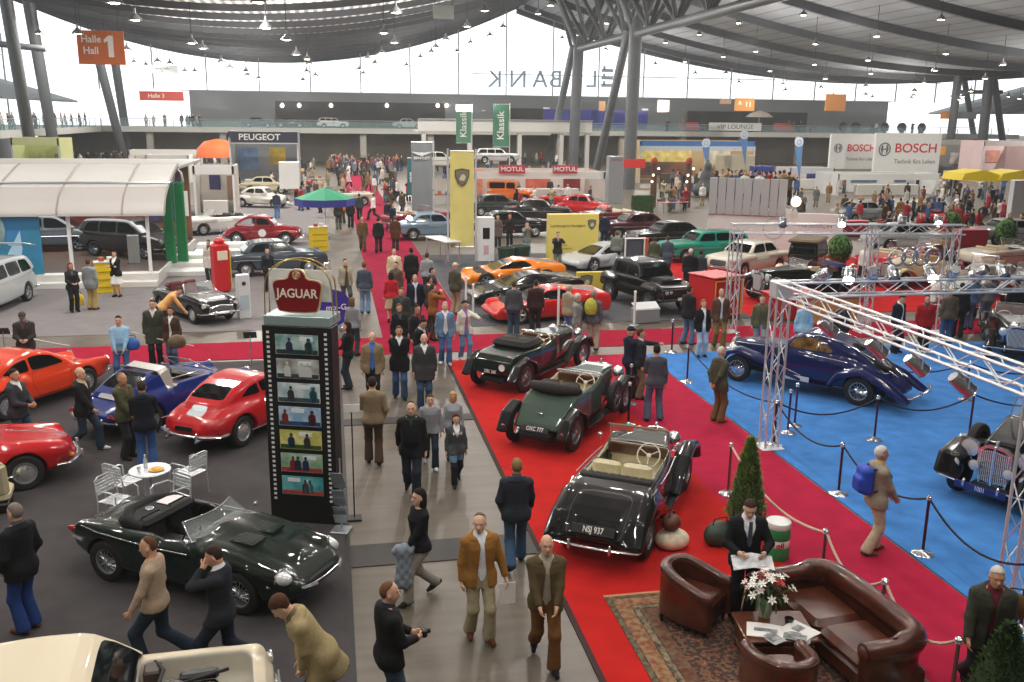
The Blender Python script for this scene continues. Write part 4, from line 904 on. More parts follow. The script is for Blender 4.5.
def det_small(t, hood='#5a0f18'):
    bumper(t, 1.93, .40, .70, .14, .2, .04, CHROME, 1, .28); bumper(t, -1.97, .42, .70, .12, .2, .04, CHROME, -1, .28); heads(t, .56, 1.76, .66, .10); tails(t, .52, -1.84, .62, .05)
    b = MB(); b.tube([(-.46, 1.84, .42), (.46, 1.84, .42), (.40, 1.82, .60), (0, 1.82, .66), (-.40, 1.82, .60)], .022, 6, True); b.obj('grille_surround', CHROME, t); b = MB()
    for i in range(4): b.box((0, 1.84, .46+i*.045), (.84, .02, .014))
    b.obj('grille_bars', CHROME, t); screen(t, .50, .88, .24, 1.20, .58, .48, .10); seats2(t, -.40, .52, .27, hood, .46, .56); steering(t, (-.28, .12, .82))
    if hood: MB().box((0, -.98, .98), (1.02, .40, .16), .08).obj('hood_cover', mat(hood, .7), t)
def det_prewar(t, S, lamp_r=.12, lz=.88, ly=1.78, lx=.36, scr=True, seat='#d9cfae', bump=True, wz=1.14, wh=.34, rear=True, ped=True):
    for q in (-1, 1):
        lamp(t, (q*lx, ly, lz), lamp_r, lamp_r*1.3)
        MB().tube([(q*lx, ly-.06, lz-lamp_r), (q*lx*.9, ly-.10, .62)], .016, 6).obj('lamp_post', CHROME, t)
    bar(t, 'lamp_bar', [(-lx, ly-.08, lz-.1), (lx, ly-.08, lz-.1)], .014)
    y0 = max(p[0] for f in S['fenders'] for p in f[3])+.10; y1 = min([p[0] for p in S['prof']]+[p[0] for f in S['fenders'] for p in f[3]])-.14
    if bump: bumper(t, y0+.06, .46, .82, .08, .06, .03, CHROME, 1, .30)
    if bump and rear: bumper(t, y1, .42, .80, .08, .06, .03, CHROME, -1, .34)
    if scr and S.get('open'):
        screen(t, .42, wz, .30, wz+wh, .55, .52, .02, .016, 3)
        c, d, r = S['open']; m = mat(seat, .5, noise=.06, scale=12, name='leather'); zf = c[2]-d[2]/2
        y = c[1]-d[1]*.10
        for q in (-1, 1):
            sm = MB().box((q*d[0]*.24, y, zf+.08), (d[0]*.45, .5, .18), .06).obj('seat', m, t); MB().box((q*d[0]*.24, y-.28, zf+.34), (d[0]*.45, .15, .50), .06).obj('seat_back', m, sm)
        MB().box((0, c[1]+d[1]/2-.05, wz-.12), (d[0]*.98, .05, .20), .02).obj('dashboard', mat('#4a2414', .3, 0, .6, noise=.25, scale=4, stretch=(1, 8, 8), name='walnut'), t); steering(t, (.26, c[1]+d[1]/2-.24, wz-.12), .21, mat('#d8d2bd', .4) if seat != '#151210' else BLACK, 60)
        if d[1] > 1.4: MB().box((0, c[1]-d[1]/2+.3, zf+.08), (d[0]*.9, .4, .18), .06).obj('rear_seat', m, t); MB().box((0, c[1]-d[1]/2+.10, zf+.34), (d[0]*.9, .14, .46), .06).obj('rear_seat_back', m, t)
    MB().ell((0, S['grille'][0]+.0, S['grille'][2]+.05), (.03, .06, .05)).obj('mascot', CHROME, t)
    b = MB()
    for q in (-1, 1):
        for k in range(12): b.add([(q*(interp(A([y]), S['w'])[0]+.004), y, z) for y, z in ((.75+k*.06, .62), (.765+k*.06, .62), (.765+k*.06, .86), (.75+k*.06, .86))], [(0, 1, 2, 3)])
    b.obj('bonnet_louvres', BLACK, t)
def struct(name, mb, m, smooth=0, loc=None):
    o = mb.obj(name, m, None, loc, None, smooth); o['kind'] = 'structure'; return o
def flat(name, x0, y0, x1, y1, z, m, th=.02):
    return struct(name, MB().box(((x0+x1)/2, (y0+y1)/2, z-th/2), (x1-x0, y1-y0, th)), m)
CARPET = lambda c, n=.10: mat(c, .95, noise=n, scale=2.2, bump=.05, spec=.1, name='carpet')
def slab_mat():
    m = bpy.data.materials.new('worn_concrete'); m.use_nodes = True; nt = m.node_tree; b = nt.nodes['Principled BSDF']; b.inputs['Roughness'].default_value = .42
    tc = nt.nodes.new('ShaderNodeTexCoord'); n1 = nt.nodes.new('ShaderNodeTexNoise'); n1.inputs['Scale'].default_value = .9; n1.inputs['Detail'].default_value = 8
    mp = nt.nodes.new('ShaderNodeMapping'); mp.inputs['Scale'].default_value = (.25, 3., 1); n2 = nt.nodes.new('ShaderNodeTexNoise'); n2.inputs['Scale'].default_value = 2.; n2.inputs['Detail'].default_value = 5
    mx = nt.nodes.new('ShaderNodeMix'); mx.inputs[0].default_value = .45; cr = nt.nodes.new('ShaderNodeValToRGB')
    cr.color_ramp.elements[0].position = .32; cr.color_ramp.elements[1].position = .66; cr.color_ramp.elements[0].color = lin('#4c4439'); cr.color_ramp.elements[1].color = lin('#696055')
    L = nt.links.new; L(tc.outputs['Object'], n1.inputs['Vector']); L(tc.outputs['Object'], mp.inputs['Vector']); L(mp.outputs[0], n2.inputs['Vector']); L(n1.outputs['Fac'], mx.inputs[2]); L(n2.outputs['Fac'], mx.inputs[3]); L(mx.outputs[0], cr.inputs['Fac']); L(cr.outputs['Color'], b.inputs['Base Color'])
    return m
struct('floor', MB().box((35, 68, -.06), (190, 170, .10)), slab_mat())
flat('floor_carpet_charcoal', -12, 7.5, .04, 26.1, .0, CARPET('#464344'))
flat('floor_carpet_edge_strip', .04, 7.5, .12, 26.1, .004, mat('#161616', .6), .02)
for y0, y1 in ((13.2, 13.95), (20.0, 20.45)): flat('floor_trench_cover', .12, y0, 3.05, y1, .004, mat('#2b2724', .6, noise=.1, scale=3), .02)
flat('floor_carpet_red', 3.12, 7.5, 6.75, 25.3, .006, CARPET('#b4221f'))
flat('floor_carpet_red_border', 3.04, 7.5, 3.12, 25.3, .008, mat('#2a0606', .8))
flat('floor_carpet_crimson', 6.75, 7.5, 8.85, 25.3, .006, CARPET('#a8203e'))
flat('floor_carpet_blue', 8.9, 7.5, 24, 25.2, .006, CARPET('#447dc0', .13))
flat('floor_carpet_crossing', -13, 26.3, 46, 28.4, .006, CARPET('#951430'))
flat('floor_carpet_aisle', 1.45, 28.4, 4.3, 112, .008, CARPET('#8f1236'))
flat('floor_carpet_stand_grey', -16, 30.0, -.1, 74, .0, CARPET('#787475', .06))
flat('floor_carpet_stand_dark', 4.35, 29.6, 14.4, 46, .006, CARPET('#55555a'))
flat('floor_carpet_stand_red', 14.4, 29.9, 26, 46, .006, CARPET('#b31d20'))
flat('floor_carpet_right_red', 26, 28.9, 60, 40, .006, CARPET('#a81b26'))
GREY = mat('#8d9192', .7, noise=.03, scale=.3); LGREY = mat('#b9bcbc', .7, noise=.03, scale=.3); DARKG = mat('#4c4f52', .7); STEELG = mat('#6c7074', .5, .3, noise=.05, scale=1)
FY = 146.
fw = struct('wall_far', MB().box((35, FY+.3, 2.3), (150, .5, 4.6)), mat('#7f7b74', .8, noise=.1, scale=.2))
struct('wall_far_parapet', MB().box((36.3, FY+.3, 7.45), (112, .5, 5.1)), mat('#868b8d', .7, noise=.05, scale=.15))
for i, (a, b, c, d) in enumerate(((275, 101, 445, 124), (500, 108, 548, 127), (688, 111, 806, 130))):
    x0, z1 = DY(a, b, FY-.1); x1, _ = DY(c, d, FY-.1); struct('wall_far_recess_shade', MB().box(((x0+x1)/2, FY-.05, (4.9+z1)/2), (x1-x0, .3, z1-4.9)), mat('#3c3b3a', .8, noise=.2, scale=.3))  # flat dark panels; the shade of the openings is in their colour
deck = MB().box((35, 141.2, 4.72), (150, 10, .42)); struct('floor_gallery_far', deck, mat('#9b9c98', .7))
struct('floor_gallery_side', MB().box((-37.5, 113, 4.72), (15, 66, .42)), mat('#9b9c98', .7)); struct('trim_gallery_edge', MB().box((35, 136.15, 4.62), (150, .12, .72)).box((-29.95, 112, 4.62), (.12, 48, .72)), mat('#b4b4ae', .6))
struct('wall_gallery_under', MB().box((35, 143.5, 2.3), (150, .3, 4.5)), mat('#8b8479', .8, noise=.2, scale=.12))
for i, x in enumerate(np.arange(-24, 100, 9.6)): struct('column_gallery', MB().box((float(x), 137.2, 2.3), (.9, .9, 4.55), .05), mat('#a09d95', .7))
GL = mat('#9fc0c2', .08, alpha=.2, name='green_glass')
def balustrade(x0, y0, x1, y1):
    t = thing('balustrade', 'glass balustrade with steel rail along the %s gallery edge' % ('far' if x0 != x1 else 'side'), 'railing', (x0, y0, 4.93)); n = int(hypot(x1-x0, y1-y0)/3); dx, dy = (x1-x0)/n, (y1-y0)/n; m = MB(); g = MB()
    for i in range(n+1): MB().box((dx*i, dy*i, .52), (.06, .06, 1.04)).obj('post', STEELG, t, smooth=0)
    g.box(((x1-x0)/2, (y1-y0)/2, .5), (max(abs(x1-x0), .03), max(abs(y1-y0), .03), .85)); g.obj('glass_panel', GL, t, smooth=0); MB().tube([(0, 0, 1.08), (x1-x0, y1-y0, 1.08)], .045, 8).obj('handrail', STEEL, t)
balustrade(-29.9, 136.3, 108, 136.3); balustrade(-30, 84, -30, 136.3)
MUL = mat('#8d9597', .5, .3)
def ztop(x): return zl(x) if x < 29 else zr(x)
def zl(x): return 14.7+.0064*(x+8)**2
def zr(x): return 13.4+.0027*(x-88)**2
win = MB()
for x in np.arange(-32, 112, 7.4): win.box((float(x), FY+.6, (10+ztop(x))/2), (.16, .2, ztop(x)-10))
for z in (13.2,): win.box((62, FY+.6, z), (80, .12, .12))
struct('window_1_mullions', win, MUL)
struct('window_1_sill', MB().box((36, FY+.4, 10.05), (114, .9, .14)), LGREY)
win = MB()
for y in np.arange(60, 150, 7.4): win.box((-45, float(y), 11), (.2, .16, 13))
for z in (6.5, 10.5, 14.5): win.box((-45, 104, z), (.12, 90, .12))
struct('window_2_mullions', win, MUL); win = MB()
for y in np.arange(60, 150, 7.4): win.box((122, float(y), 10), (.2, .16, 12))
for z in (6.5, 10.5): win.box((122, 104, z), (.12, 90, .12))
struct('window_3_mullions', win, MUL)
struct('wall_left', MB().box((-45, 70, 2.3), (.4, 168, 4.6)).box((-45, 22, 14), (.4, 72, 19)), mat('#8b8b88', .8)); struct('wall_right', MB().box((122, 70, 2.3), (.4, 168, 4.6)).box((122, 22, 12), (.4, 72, 18)), mat('#a9a7a4', .8)); struct('wall_back', MB().box((38, -14, 12), (168, .4, 24)), mat('#8f8f8c', .8))
for sx, x0, x1 in ((1, -36, -62), (-1, 103, 132)):
    m = MB(); n = 14
    for i in range(n):
        y = 92+i*4.2; m.add([(x0, y, 8.4), (x0, y+3.9, 8.4), (x1, y+3.9, 16), (x1, y, 16), (x0, y, 8.1), (x0, y+3.9, 8.1), (x1, y+3.9, 15.7), (x1, y, 15.7)], [(0, 1, 2, 3), (7, 6, 5, 4), (0, 3, 7, 4), (1, 5, 6, 2), (0, 4, 5, 1), (3, 2, 6, 7)])
    struct('roof_outer_soffit', m, mat('#777b7d', .7))
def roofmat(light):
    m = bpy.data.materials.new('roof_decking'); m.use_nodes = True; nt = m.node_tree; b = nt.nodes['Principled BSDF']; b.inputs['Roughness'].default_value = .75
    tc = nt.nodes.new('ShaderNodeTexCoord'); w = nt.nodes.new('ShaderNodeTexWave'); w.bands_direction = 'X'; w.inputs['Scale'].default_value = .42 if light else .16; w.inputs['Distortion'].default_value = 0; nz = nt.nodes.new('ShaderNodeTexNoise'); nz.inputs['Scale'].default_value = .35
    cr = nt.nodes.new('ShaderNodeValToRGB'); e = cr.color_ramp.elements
    e[0].position, e[1].position = (.30, .62) if light else (.0, .05); e[0].color = lin('#8d8b88' if light else '#565658'); e[1].color = lin('#f2f1ee' if light else '#8a8b8d')  # left bay's pale bands put lit slits between battens into the colour
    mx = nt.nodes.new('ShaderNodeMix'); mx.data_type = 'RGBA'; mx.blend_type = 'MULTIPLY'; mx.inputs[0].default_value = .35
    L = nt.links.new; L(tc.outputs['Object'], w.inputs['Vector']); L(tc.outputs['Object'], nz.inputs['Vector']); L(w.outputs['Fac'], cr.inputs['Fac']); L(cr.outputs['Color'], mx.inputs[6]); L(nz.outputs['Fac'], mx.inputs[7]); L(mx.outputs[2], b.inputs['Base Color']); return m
def bay(nm, f, x0, x1, m):
    xs = np.linspace(x0, x1, 37); up = [[(float(x), y, f(x)+.5) for x in xs] for y in (-12, 149)]; dn = [[(float(x), y, f(x)+.2) for x in xs] for y in (-12, 149)]
    mb = MB().loft(dn, False); mb.loft(up[::-1], False); struct(nm, mb, m)
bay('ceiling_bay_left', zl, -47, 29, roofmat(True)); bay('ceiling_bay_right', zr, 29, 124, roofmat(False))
RIB = mat('#4a4b4e', .6, .2, noise=.1, scale=.5)
for nm, f, x0, x1, ys, w, d in (('left', zl, -47, 29, np.arange(8, 149, 7.), .22, .32), ('right', zr, 29, 124, np.arange(12, 149, 13.), .45, .6)):
    for y in ys:
        xs = np.linspace(x0, x1, 31); m = MB(); y = float(y)
        m.loft([[(float(x), y-w/2, f(x)+.22), (float(x), y+w/2, f(x)+.22), (float(x), y+w/2, f(x)-d), (float(x), y-w/2, f(x)-d)] for x in xs], True, True); struct('ceiling_rib_'+nm, m, RIB)
struct('trim_roof_edge', MB().loft([[(float(x), 147.6, zl(x)+.6), (float(x), 148.4, zl(x)+.6), (float(x), 148.4, zl(x)-.5), (float(x), 147.6, zl(x)-.5)] for x in np.linspace(-47, 29, 30)], True, True).loft([[(float(x), 147.6, zr(x)+.6), (float(x), 148.4, zr(x)+.6), (float(x), 148.4, zr(x)-.5), (float(x), 147.6, zr(x)-.5)] for x in np.linspace(29, 124, 30)], True, True), RIB)
TR = mat('#4a4d50', .45, .35, noise=.05, scale=1.)
tr = thing('roof_truss', 'dark steel lattice truss carrying the roof along the middle columns', 'truss', (29, 0, 14.6)); tr['kind'] = 'structure'
MB().tube([(0, 20, 0), (0, 113, 0)], .42, 12).obj('bottom_chord', mat('#6a6d70', .4, .4), tr)
for q in (-1, 1): MB().tube([(q*3.2, 20, 7.2), (q*3.2, 113, 7.2)], .36, 10).obj('top_chord', TR, tr)
for k in range(13):
    y = 22+k*7.; m = MB()
    for q in (-1, 1): m.tube([(0, y, 0), (q*3.2, y+3.5, 7.2)], .22, 7).tube([(q*3.2, y+3.5, 7.2), (0, y+7, 0)], .22, 7)
    m.tube([(-3.2, y+3.5, 7.2), (3.2, y+3.5, 7.2)], .16, 6); m.obj('lattice_bay', TR, tr)
COLM = mat('#5d6164', .5, .25, noise=.05, scale=1.)
for px, Y in ((573, 110), (630, 89)):
    x, z = DY(px, 150, Y); struct('column_middle', MB().tube([(x, Y, 0), (29.0, Y, 16)], [.62, .62], 16).tube([(x-1.6, Y+7, 0), (28.6, Y+1, 15)], .42, 12).tube([(29, Y, 14.5), (26, Y, 21)], .35, 10).tube([(29, Y, 14.5), (32, Y, 21)], .35, 10), COLM, 40)
def leg_(nm, p0, p1, Y0, Y1, r=.55):
    x0, z0 = DY(*p0, Y0); x1, z1 = DY(*p1, Y1); dx, dy, dz = x0-x1, Y0-Y1, z0-z1; k = z0/dz; struct('column_side_'+nm, MB().tube([(x0-dx*k, Y0-dy*k, 0), (x0, Y0, z0), (x1, Y1, z1), (x1-dx*.35, Y1-dy*.35, z1-dz*.35)], r, 14), COLM, 40)
for p0, p1, Y0, Y1 in (((24, 107), (6, 0), 95, 92), ((47, 107), (30, 10), 103, 100), ((111, 107), (102, 72), 131, 129), ((122, 107), (116, 68), 137, 135)): leg_('left', p0, p1, Y0, Y1)
for p0, p1, Y0, Y1, r in (((951, 136), (959, 70), 131, 128, .6), ((983, 136), (990, 69), 128, 125, .7), ((1002, 136), (994, 79), 131, 127, .5), ((972, 125), (965, 84), 137, 135, .45)): leg_('right', p0, p1, Y0, Y1, r)
for q, (p0, p1, Y) in enumerate((((0, 44), (46, 49), 97), ((955, 92), (1002, 92), 128))):
    (x0, z0), (x1, z1) = DY(*p0, Y), DY(*p1, Y); struct('trim_cross_tube', MB().tube([(x0, Y, z0), (x1, Y, z1)], .3, 10), COLM, 40)
LS = MB(); LS.lathe([(.05, .55), (.07, .30), (.30, .06), (.40, -.10), (.38, -.10), (.28, .04), (.05, .2)], 14); LSM = LS.mesh('lamp_shade')
LB = MB(); LB.lathe([(.001, -.13), (.20, -.11), (.26, -.04), (.1, .05)], 12); LBM = LB.mesh('bulb'); LC = MB().cyl((0, 0, .5), (0, 0, 2.6), .03, 5).mesh('cord')
SHM = mat('#7d7f80', .4, .4); BULB = mat('#fff1dc', .4, emit=26., name='lamp_glow'); CRD = mat('#2b2b2b', .6)
ngrid = 0
for y in np.arange(34, 142, 11.5):
    for x in np.arange(-24, 112, 7.2):
        x, y = float(x), float(y); jx = R_.uniform(-1, 1); z = ztop(x+jx)-2.9-R_.random()*.5
        d = A([x+jx, y, z-EYE]); dep = d @ _fw
        if dep < 5: continue
        u, v = 512+FL*(d @ _rt)/dep, 341-FL*(d @ _up)/dep
        if not (-20 < u < 1044 and -25 < v < 110) or abs(x-29) < 3 or z < 9: continue
        ngrid += 1; t = thing('pendant_lamp', 'grey bell pendant lamp hanging on a cord from the hall roof', 'lamp', (x+jx, y, z), 0, 'pendant lamps under the roof')
        mob('lamp_shade', LSM, SHM, t); mob('bulb', LBM, BULB, t); mob('cord', LC, CRD, t)
def board(name, label, cat, box, Y, m, th=.12, part='panel', lines=(), frame=None, group=None, hang=None):
    "an upright board facing the camera; box in photo points, Y its distance; lines: (text, u, v, size, colour, bold, width)"
    x0, z1 = DY(box[0], box[1], Y); x1, z0 = DY(box[2], box[3], Y); w, h = x1-x0, z1-z0
    t = thing(name, label, cat, ((x0+x1)/2, Y, z0), 0, group); MB().box((0, 0, h/2), (w, th, h), .01).obj(part, m, t)
    for tx, u, v, s, c, bo, sx in lines: text('lettering', tx, s*h, mat(c, .6), t, (u*w, -th/2-.012, v*h), (radians(90), 0, 0), bo*h, .004, sx)
    if frame: MB().tube([(-w/2, -th/2, 0), (w/2, -th/2, 0), (w/2, -th/2, h), (-w/2, -th/2, h)], .05, 6, True).obj('frame', frame, t)
    if hang:
        for q in (-1, 1): MB().cyl((q*w*.4, 0, h), (q*w*.4, 0, hang-z0), .03, 5).obj('hanging_cable', CRD, t)
    return t, w, h
ORANGE = mat('#d8742a', .6, c2='#e08f3a', scale=.5); RED = mat('#c21d22', .5); NAVY = mat('#1d2238', .5)
t, w, h = board('hall_sign', 'orange hanging sign reading Halle Hall 1 in white letters', 'sign', (76, 30, 126, 65), 78, mat('#cf6228', .6, c2='#d9742c', scale=.4), .15, lines=(('Halle', -.20, .74, .30, '#f2ece4', .006, .95), ('Hall', -.22, .40, .30, '#f2ece4', .006, .95), ), hang=17)
MB().prism([(.17, .22), (.30, .22), (.30, .86), (.20, .86), (.08, .74), (.08, .64), (.17, .70)], -.10, -.08, 'xz').obj('numeral', mat('#f4efe8', .6), t).scale = (w*.9, 1, h)
board('exit_sign', 'grey hanging sign reading Eingang Halle 1 under the far glazing', 'sign', (146, 65, 178, 73.5), 122, mat('#bfc3c4', .6), .1, lines=(('Eingang Halle 1', 0, .64, .46, '#6a6f73', .0, .9), ('<', 0, .22, .5, '#b0554a', .02, 1)), hang=16)
board('direction_sign', 'red and orange direction sign above the side gallery with the number 3', 'sign', (139, 91, 184, 101), 135.5, mat('#c9412c', .6), .1, lines=(('Halle 3', -.12, .5, .62, '#f4e8df', .01, 1.),))
board('picture_panel', 'pale green translucent panel hanging under the roof', 'panel', (433, 5, 454, 19), 70, mat('#cfe0d8', .5), .05, hang=17)
for bx, lb, Y, hg in (((735, 98, 754, 111), 'orange pictogram sign hanging above the lounge banner', 128, 15), ((826, 94, 845, 111), 'orange square sign on cables above the grey far wall', 122, 14), ((941, 111.5, 956, 119), 'small orange sign on the gallery beside the white support', 132, None), ((720, 99, 731, 104), 'small pale orange panel hanging beside the pictogram sign', 136, 14), ((599, 101, 605, 111), 'narrow tan sign in front of the blue gallery panels', 134, None), ((658, 100, 669, 112), 'pale pink hanging board above the gallery visitors', 132, None), ((956, 112, 976, 119), 'grey board beside the small orange sign on the gallery', 132, None)):
    c = '#cdaaa0' if 'pink' in lb else '#c08f66' if 'tan' in lb else '#e0b090' if 'pale' in lb else '#8d9294' if 'grey board' in lb else '#d48a3c'
    board('gallery_sign', lb, 'sign', bx, Y, mat(c, .6), .1, lines=(('11', .18, .5, .6, '#f3e8d8', .01, 1), ('^', -.25, .5, .7, '#f3e8d8', .02, 1)) if 'pictogram' in lb else (), hang=hg)
board('lounge_banner', 'white banner reading VIP LOUNGE on the far gallery rail', 'banner', (709, 122.5, 761, 131), 135.8, mat('#cfd0cd', .7), .06, lines=(('VIP LOUNGE', 0, .48, .80, '#5f6063', .0, 1.12),))
t, w, h = board('panel_screen', 'long dark blue panel screen standing on the far gallery', 'screen', (543, 109, 647, 129), 137, mat('#2b2f86', .5, noise=.1, scale=.4), .2)
m = MB()
for i in range(1, 9): m.box((-w/2+w*i/9, -.12, h/2), (.05, .03, h))
m.obj('panel_joints', mat('#5a5fae', .5), t)
for q in (-.47, .47): MB().box((q*w, -.1, h+.12), (.9, .3, .25), .02).obj('spotlight', WHITE, t)
t = thing('roof_lettering', 'large blue grey letters outside the glazing seen from behind', 'sign', (0, 150, 0)); lm = mat('#b9cbd8', .7)
for s, px, sz in (('K', 495, 3.6), ('N', 518, 3.8), ('A', 540, 3.8), ('B', 556, 3.8), ('L', 592, 3.8)):
    x, z = DY(px, 80, 150); o = text('letter', s, sz, lm, t, (x, 0, z), (radians(90), 0, 0), .0, .15); o.scale = (-1, 1, 1)
x, z = DY(607, 79, 150); m = MB()
for i in range(3): m.box((x, 0, z-1.0+i*1.15), (1.9, .3, .5)); m.box((x-.5, 0, z-.6+i*1.15), (.35, .3, .6))
m.obj('emblem', lm, t)
def hangbanner(label, box, Y, m, name='banner', lines=(), post=None, vert=None, shield=None):
    x0, z1 = DY(box[0], box[1], Y); x1, _ = DY(box[2], box[1], Y); _, z0 = DY(box[0], box[3], Y); w, h = x1-x0, z1-z0
    t = thing(name, label, 'banner', ((x0+x1)/2, Y, z0)); mm = MB(); n = 24
    a = [[(-w/2+w*i/8, .03*sin(i*1.1+j*.25)*(1-j/n*.5), h*j/n) for i in range(9)] for j in range(n+1)]; mm.loft(a, False); mm.loft([[(p[0], p[1]+.02, p[2]) for p in r] for r in a][::-1], False); mm.obj('fabric', m, t)
    for z in (0, h): MB().tube([(-w/2, 0, z), (w/2, 0, z)], .03, 6).obj('rod', ALU, t)
    for q in ((-1, 1) if post == 2 else (1,) if post else ()): MB().cyl((q*(w/2+.10), .05, -z0), (q*(w/2+.10), .05, h+.1), .045, 8).obj('pole', mat('#d9dcde', .35, .5), t)
    for tx, u, v, s, c, bo, sx in lines: text('lettering', tx, s*w, mat(c, .6), t, (u*w, -.06, v*h), (radians(90), 0, 0), bo*w, .004, sx)
    if vert: text('lettering', vert[0], vert[1]*w, mat(vert[2], .6), t, (0, -.06, h*.5), (radians(90), 0, 0), .012, .004, 1.).rotation_euler = (radians(90), radians(-90), 0)
    if shield: shield_mark(t, (0, -.06, h*shield[0]), w*shield[1])
    return t, w, h
def shield_mark(t, loc, s, rz=0):
    pts = [(-.5, .5), (-.2, .56), (0, .6), (.2, .56), (.5, .5), (.46, 0), (.28, -.38), (0, -.6), (-.28, -.38), (-.46, 0)]
    o = MB().prism([(p[0]*s, p[1]*s) for p in pts], .0, .012, 'xz').obj('shield_emblem', mat('#4c4a3c', .5), t, loc, (0, 0, rz)); MB().prism([(p[0]*s*.86, p[1]*s*.86) for p in pts], -.008, .0, 'xz').obj('shield_field', mat('#77735c', .5), o)
    MB().prism([(-.22*s, -.12*s), (-.05*s, .18*s), (.12*s, .22*s), (.25*s, .02*s), (.12*s, -.22*s), (-.1*s, -.2*s)], -.016, -.008, 'xz').obj('emblem_figure', mat('#c9c6ae', .5), o)
hangbanner('tall yellow banner with a bull shield beside the aisle stand', (450, 151, 474, 247), 43.5, mat('#d9d07e', .8, noise=.05, scale=1.5), post=2, shield=(.73, .62))
t, w, h = hangbanner('tall grey banner with white wings emblem reading BENTLEY', (411, 142, 432, 219), 60, mat('#7e858a', .8, noise=.06, scale=1), lines=(('BENTLEY', 0, .795, .17, '#e4e6e6', .004, 1.1),), post=1)
m = MB()
for q in (-1, 1):
    for k in range(3): m.prism([(q*.05, .09-.05*k), (q*(.62-.14*k), .16-.07*k), (q*(.56-.14*k), .09-.07*k), (q*.05, .045-.05*k)], 0, .01, 'xz')
m.lathe([(.13, -.0), (.13, -.02), (.001, -.02)], 16, 'y'); m.obj('wings_emblem', mat('#e4e6e6', .6), t, (0, -.06, h*.845))
hangbanner('dark teal banner with a leaping cat emblem behind the grey one', (407, 158, 414, 196), 66, mat('#2f6e72', .8), vert=('JAGUAR', .4, '#e4e6e6'))
hangbanner('green banner with white upright lettering at the white stand, nearer the aisle', (456, 105, 471, 143), 86, mat('#5d8f78', .8), vert=('Klassik', .62, '#e8ece8'), post=1)
hangbanner('green banner with white upright lettering beside the dark lattice mast', (493, 104, 509, 147), 84, mat('#4d8068', .8), vert=('Klassik', .62, '#e8ece8'), post=1)
t, w, h = board('advert_wall', 'large white advertising wall reading BOSCH, the wider panel', 'sign', (876, 133, 937, 173), 90, mat('#e2e2e0', .6), .3, lines=(('BOSCH', .12, .62, .32, '#c8202b', .004, 1.16), ('Technik fürs Leben', .12, .29, .155, '#5d6063', .0, .98)))
def armature(t, loc, s):
    m = MB(); m.tube([(s*cos(a), 0, s*sin(a)) for a in np.linspace(0, 2*pi, 25)[:-1]], s*.09, 6, True); m.box((0, 0, 0), (s*.9, .04, s*.16))
    for q in (-1, 1): m.tube([(q*s*.35, 0, s*.68), (q*s*.62, 0, 0), (q*s*.35, 0, -s*.68)], s*.09, 5); m.box((q*s*.38, 0, 0), (s*.12, .05, s*1.25))
    m.obj('round_emblem', mat('#6b6e70', .5), t, loc)
armature(t, (-w*.36, -.2, h*.60), h*.155)
t, w, h = board('advert_wall', 'white advertising panel reading BOSCH set back beside the wider one', 'sign', (831, 134, 875, 169), 93, mat('#dadad8', .6), .3, lines=(('BOSCH', .15, .60, .28, '#c8202b', .006, 1.0), ('Technik fürs Leben', .15, .29, .13, '#5d6063', .0, .88)))
armature(t, (-w*.34, -.2, h*.60), h*.12)
LEATHER = mat('#4c2314', .3, 0, .35, noise=.35, scale=5., bump=.06, name='brown_leather')
def boxl(name, parts, m, par, b=.03, smooth=35):
    mb = MB()
    for c, d in parts: mb.box(c, d, b)
    return mb.obj(name, m, par, smooth=smooth)
def sofa(loc, rz):
    "local: faces -y, long axis x"
    t = thing('sofa', 'brown leather chesterfield sofa with rolled arms on the patterned rug', 'sofa', (*loc, .020), rz); L = 2.15
    MB().box((0, .02, .17), (L-.1, .86, .26), .05).obj('frame', LEATHER, t)
    pts = [(-L/2+.10, -.44), (-L/2+.10, .1), (-L/2+.16, .30), (-L/2+.34, .40), (0, .42), (L/2-.34, .40), (L/2-.16, .30), (L/2-.10, .1), (L/2-.10, -.44)]; pts = smooth_pts(pts, 2)
    g = nets(lambda P: smin(np.minimum(smin(np.maximum(pline(P[:, 0], P[:, 1], pts)[0]-.075, np.maximum(P[:, 2]-.62, .06-P[:, 2])), np.hypot(pline(P[:, 0], P[:, 1]-.03, pts)[0], P[:, 2]-.64)-.115, .05), 9), smax(np.hypot(pline(P[:, 0], P[:, 1], pts[6:-6])[0]*.9, (P[:, 2]-.66)*.7)-.11, .3-P[:, 2], .03), .06), (-L/2-.15, -.62, .02), (L/2+.15, .70, .92), .022)
    g.mesh('arms'); mob('back_and_arms', g.mesh('arms'), LEATHER, t)
    for q in (-1, 1): MB().box((q*.46, -.06, .37), (.90, .74, .19), .075).obj('seat_cushion', LEATHER, t)
    pip = mat('#3c1a0e', .35, 0, .3)
    for q in (-1, 1): MB().lathe([(.115, -.01), (.10, -.02), (.02, -.03), (.001, -.03)], 18, 'y', (q*(L/2-.10), -.47, .64)).obj('arm_scroll', pip, t)
    MB().tube([(p[0], p[1]+.03, .765) for p in pts[4:-4]], .012, 6).obj('piping', pip, t)
    for x in (-L/2+.15, L/2-.15):
        for y in (-.36, .36): MB().lathe([(.03, 0), (.04, .04), (.03, .06)], 10, 'z', (x, y, 0)).obj('foot', mat('#1c100a', .4), t)
    return t
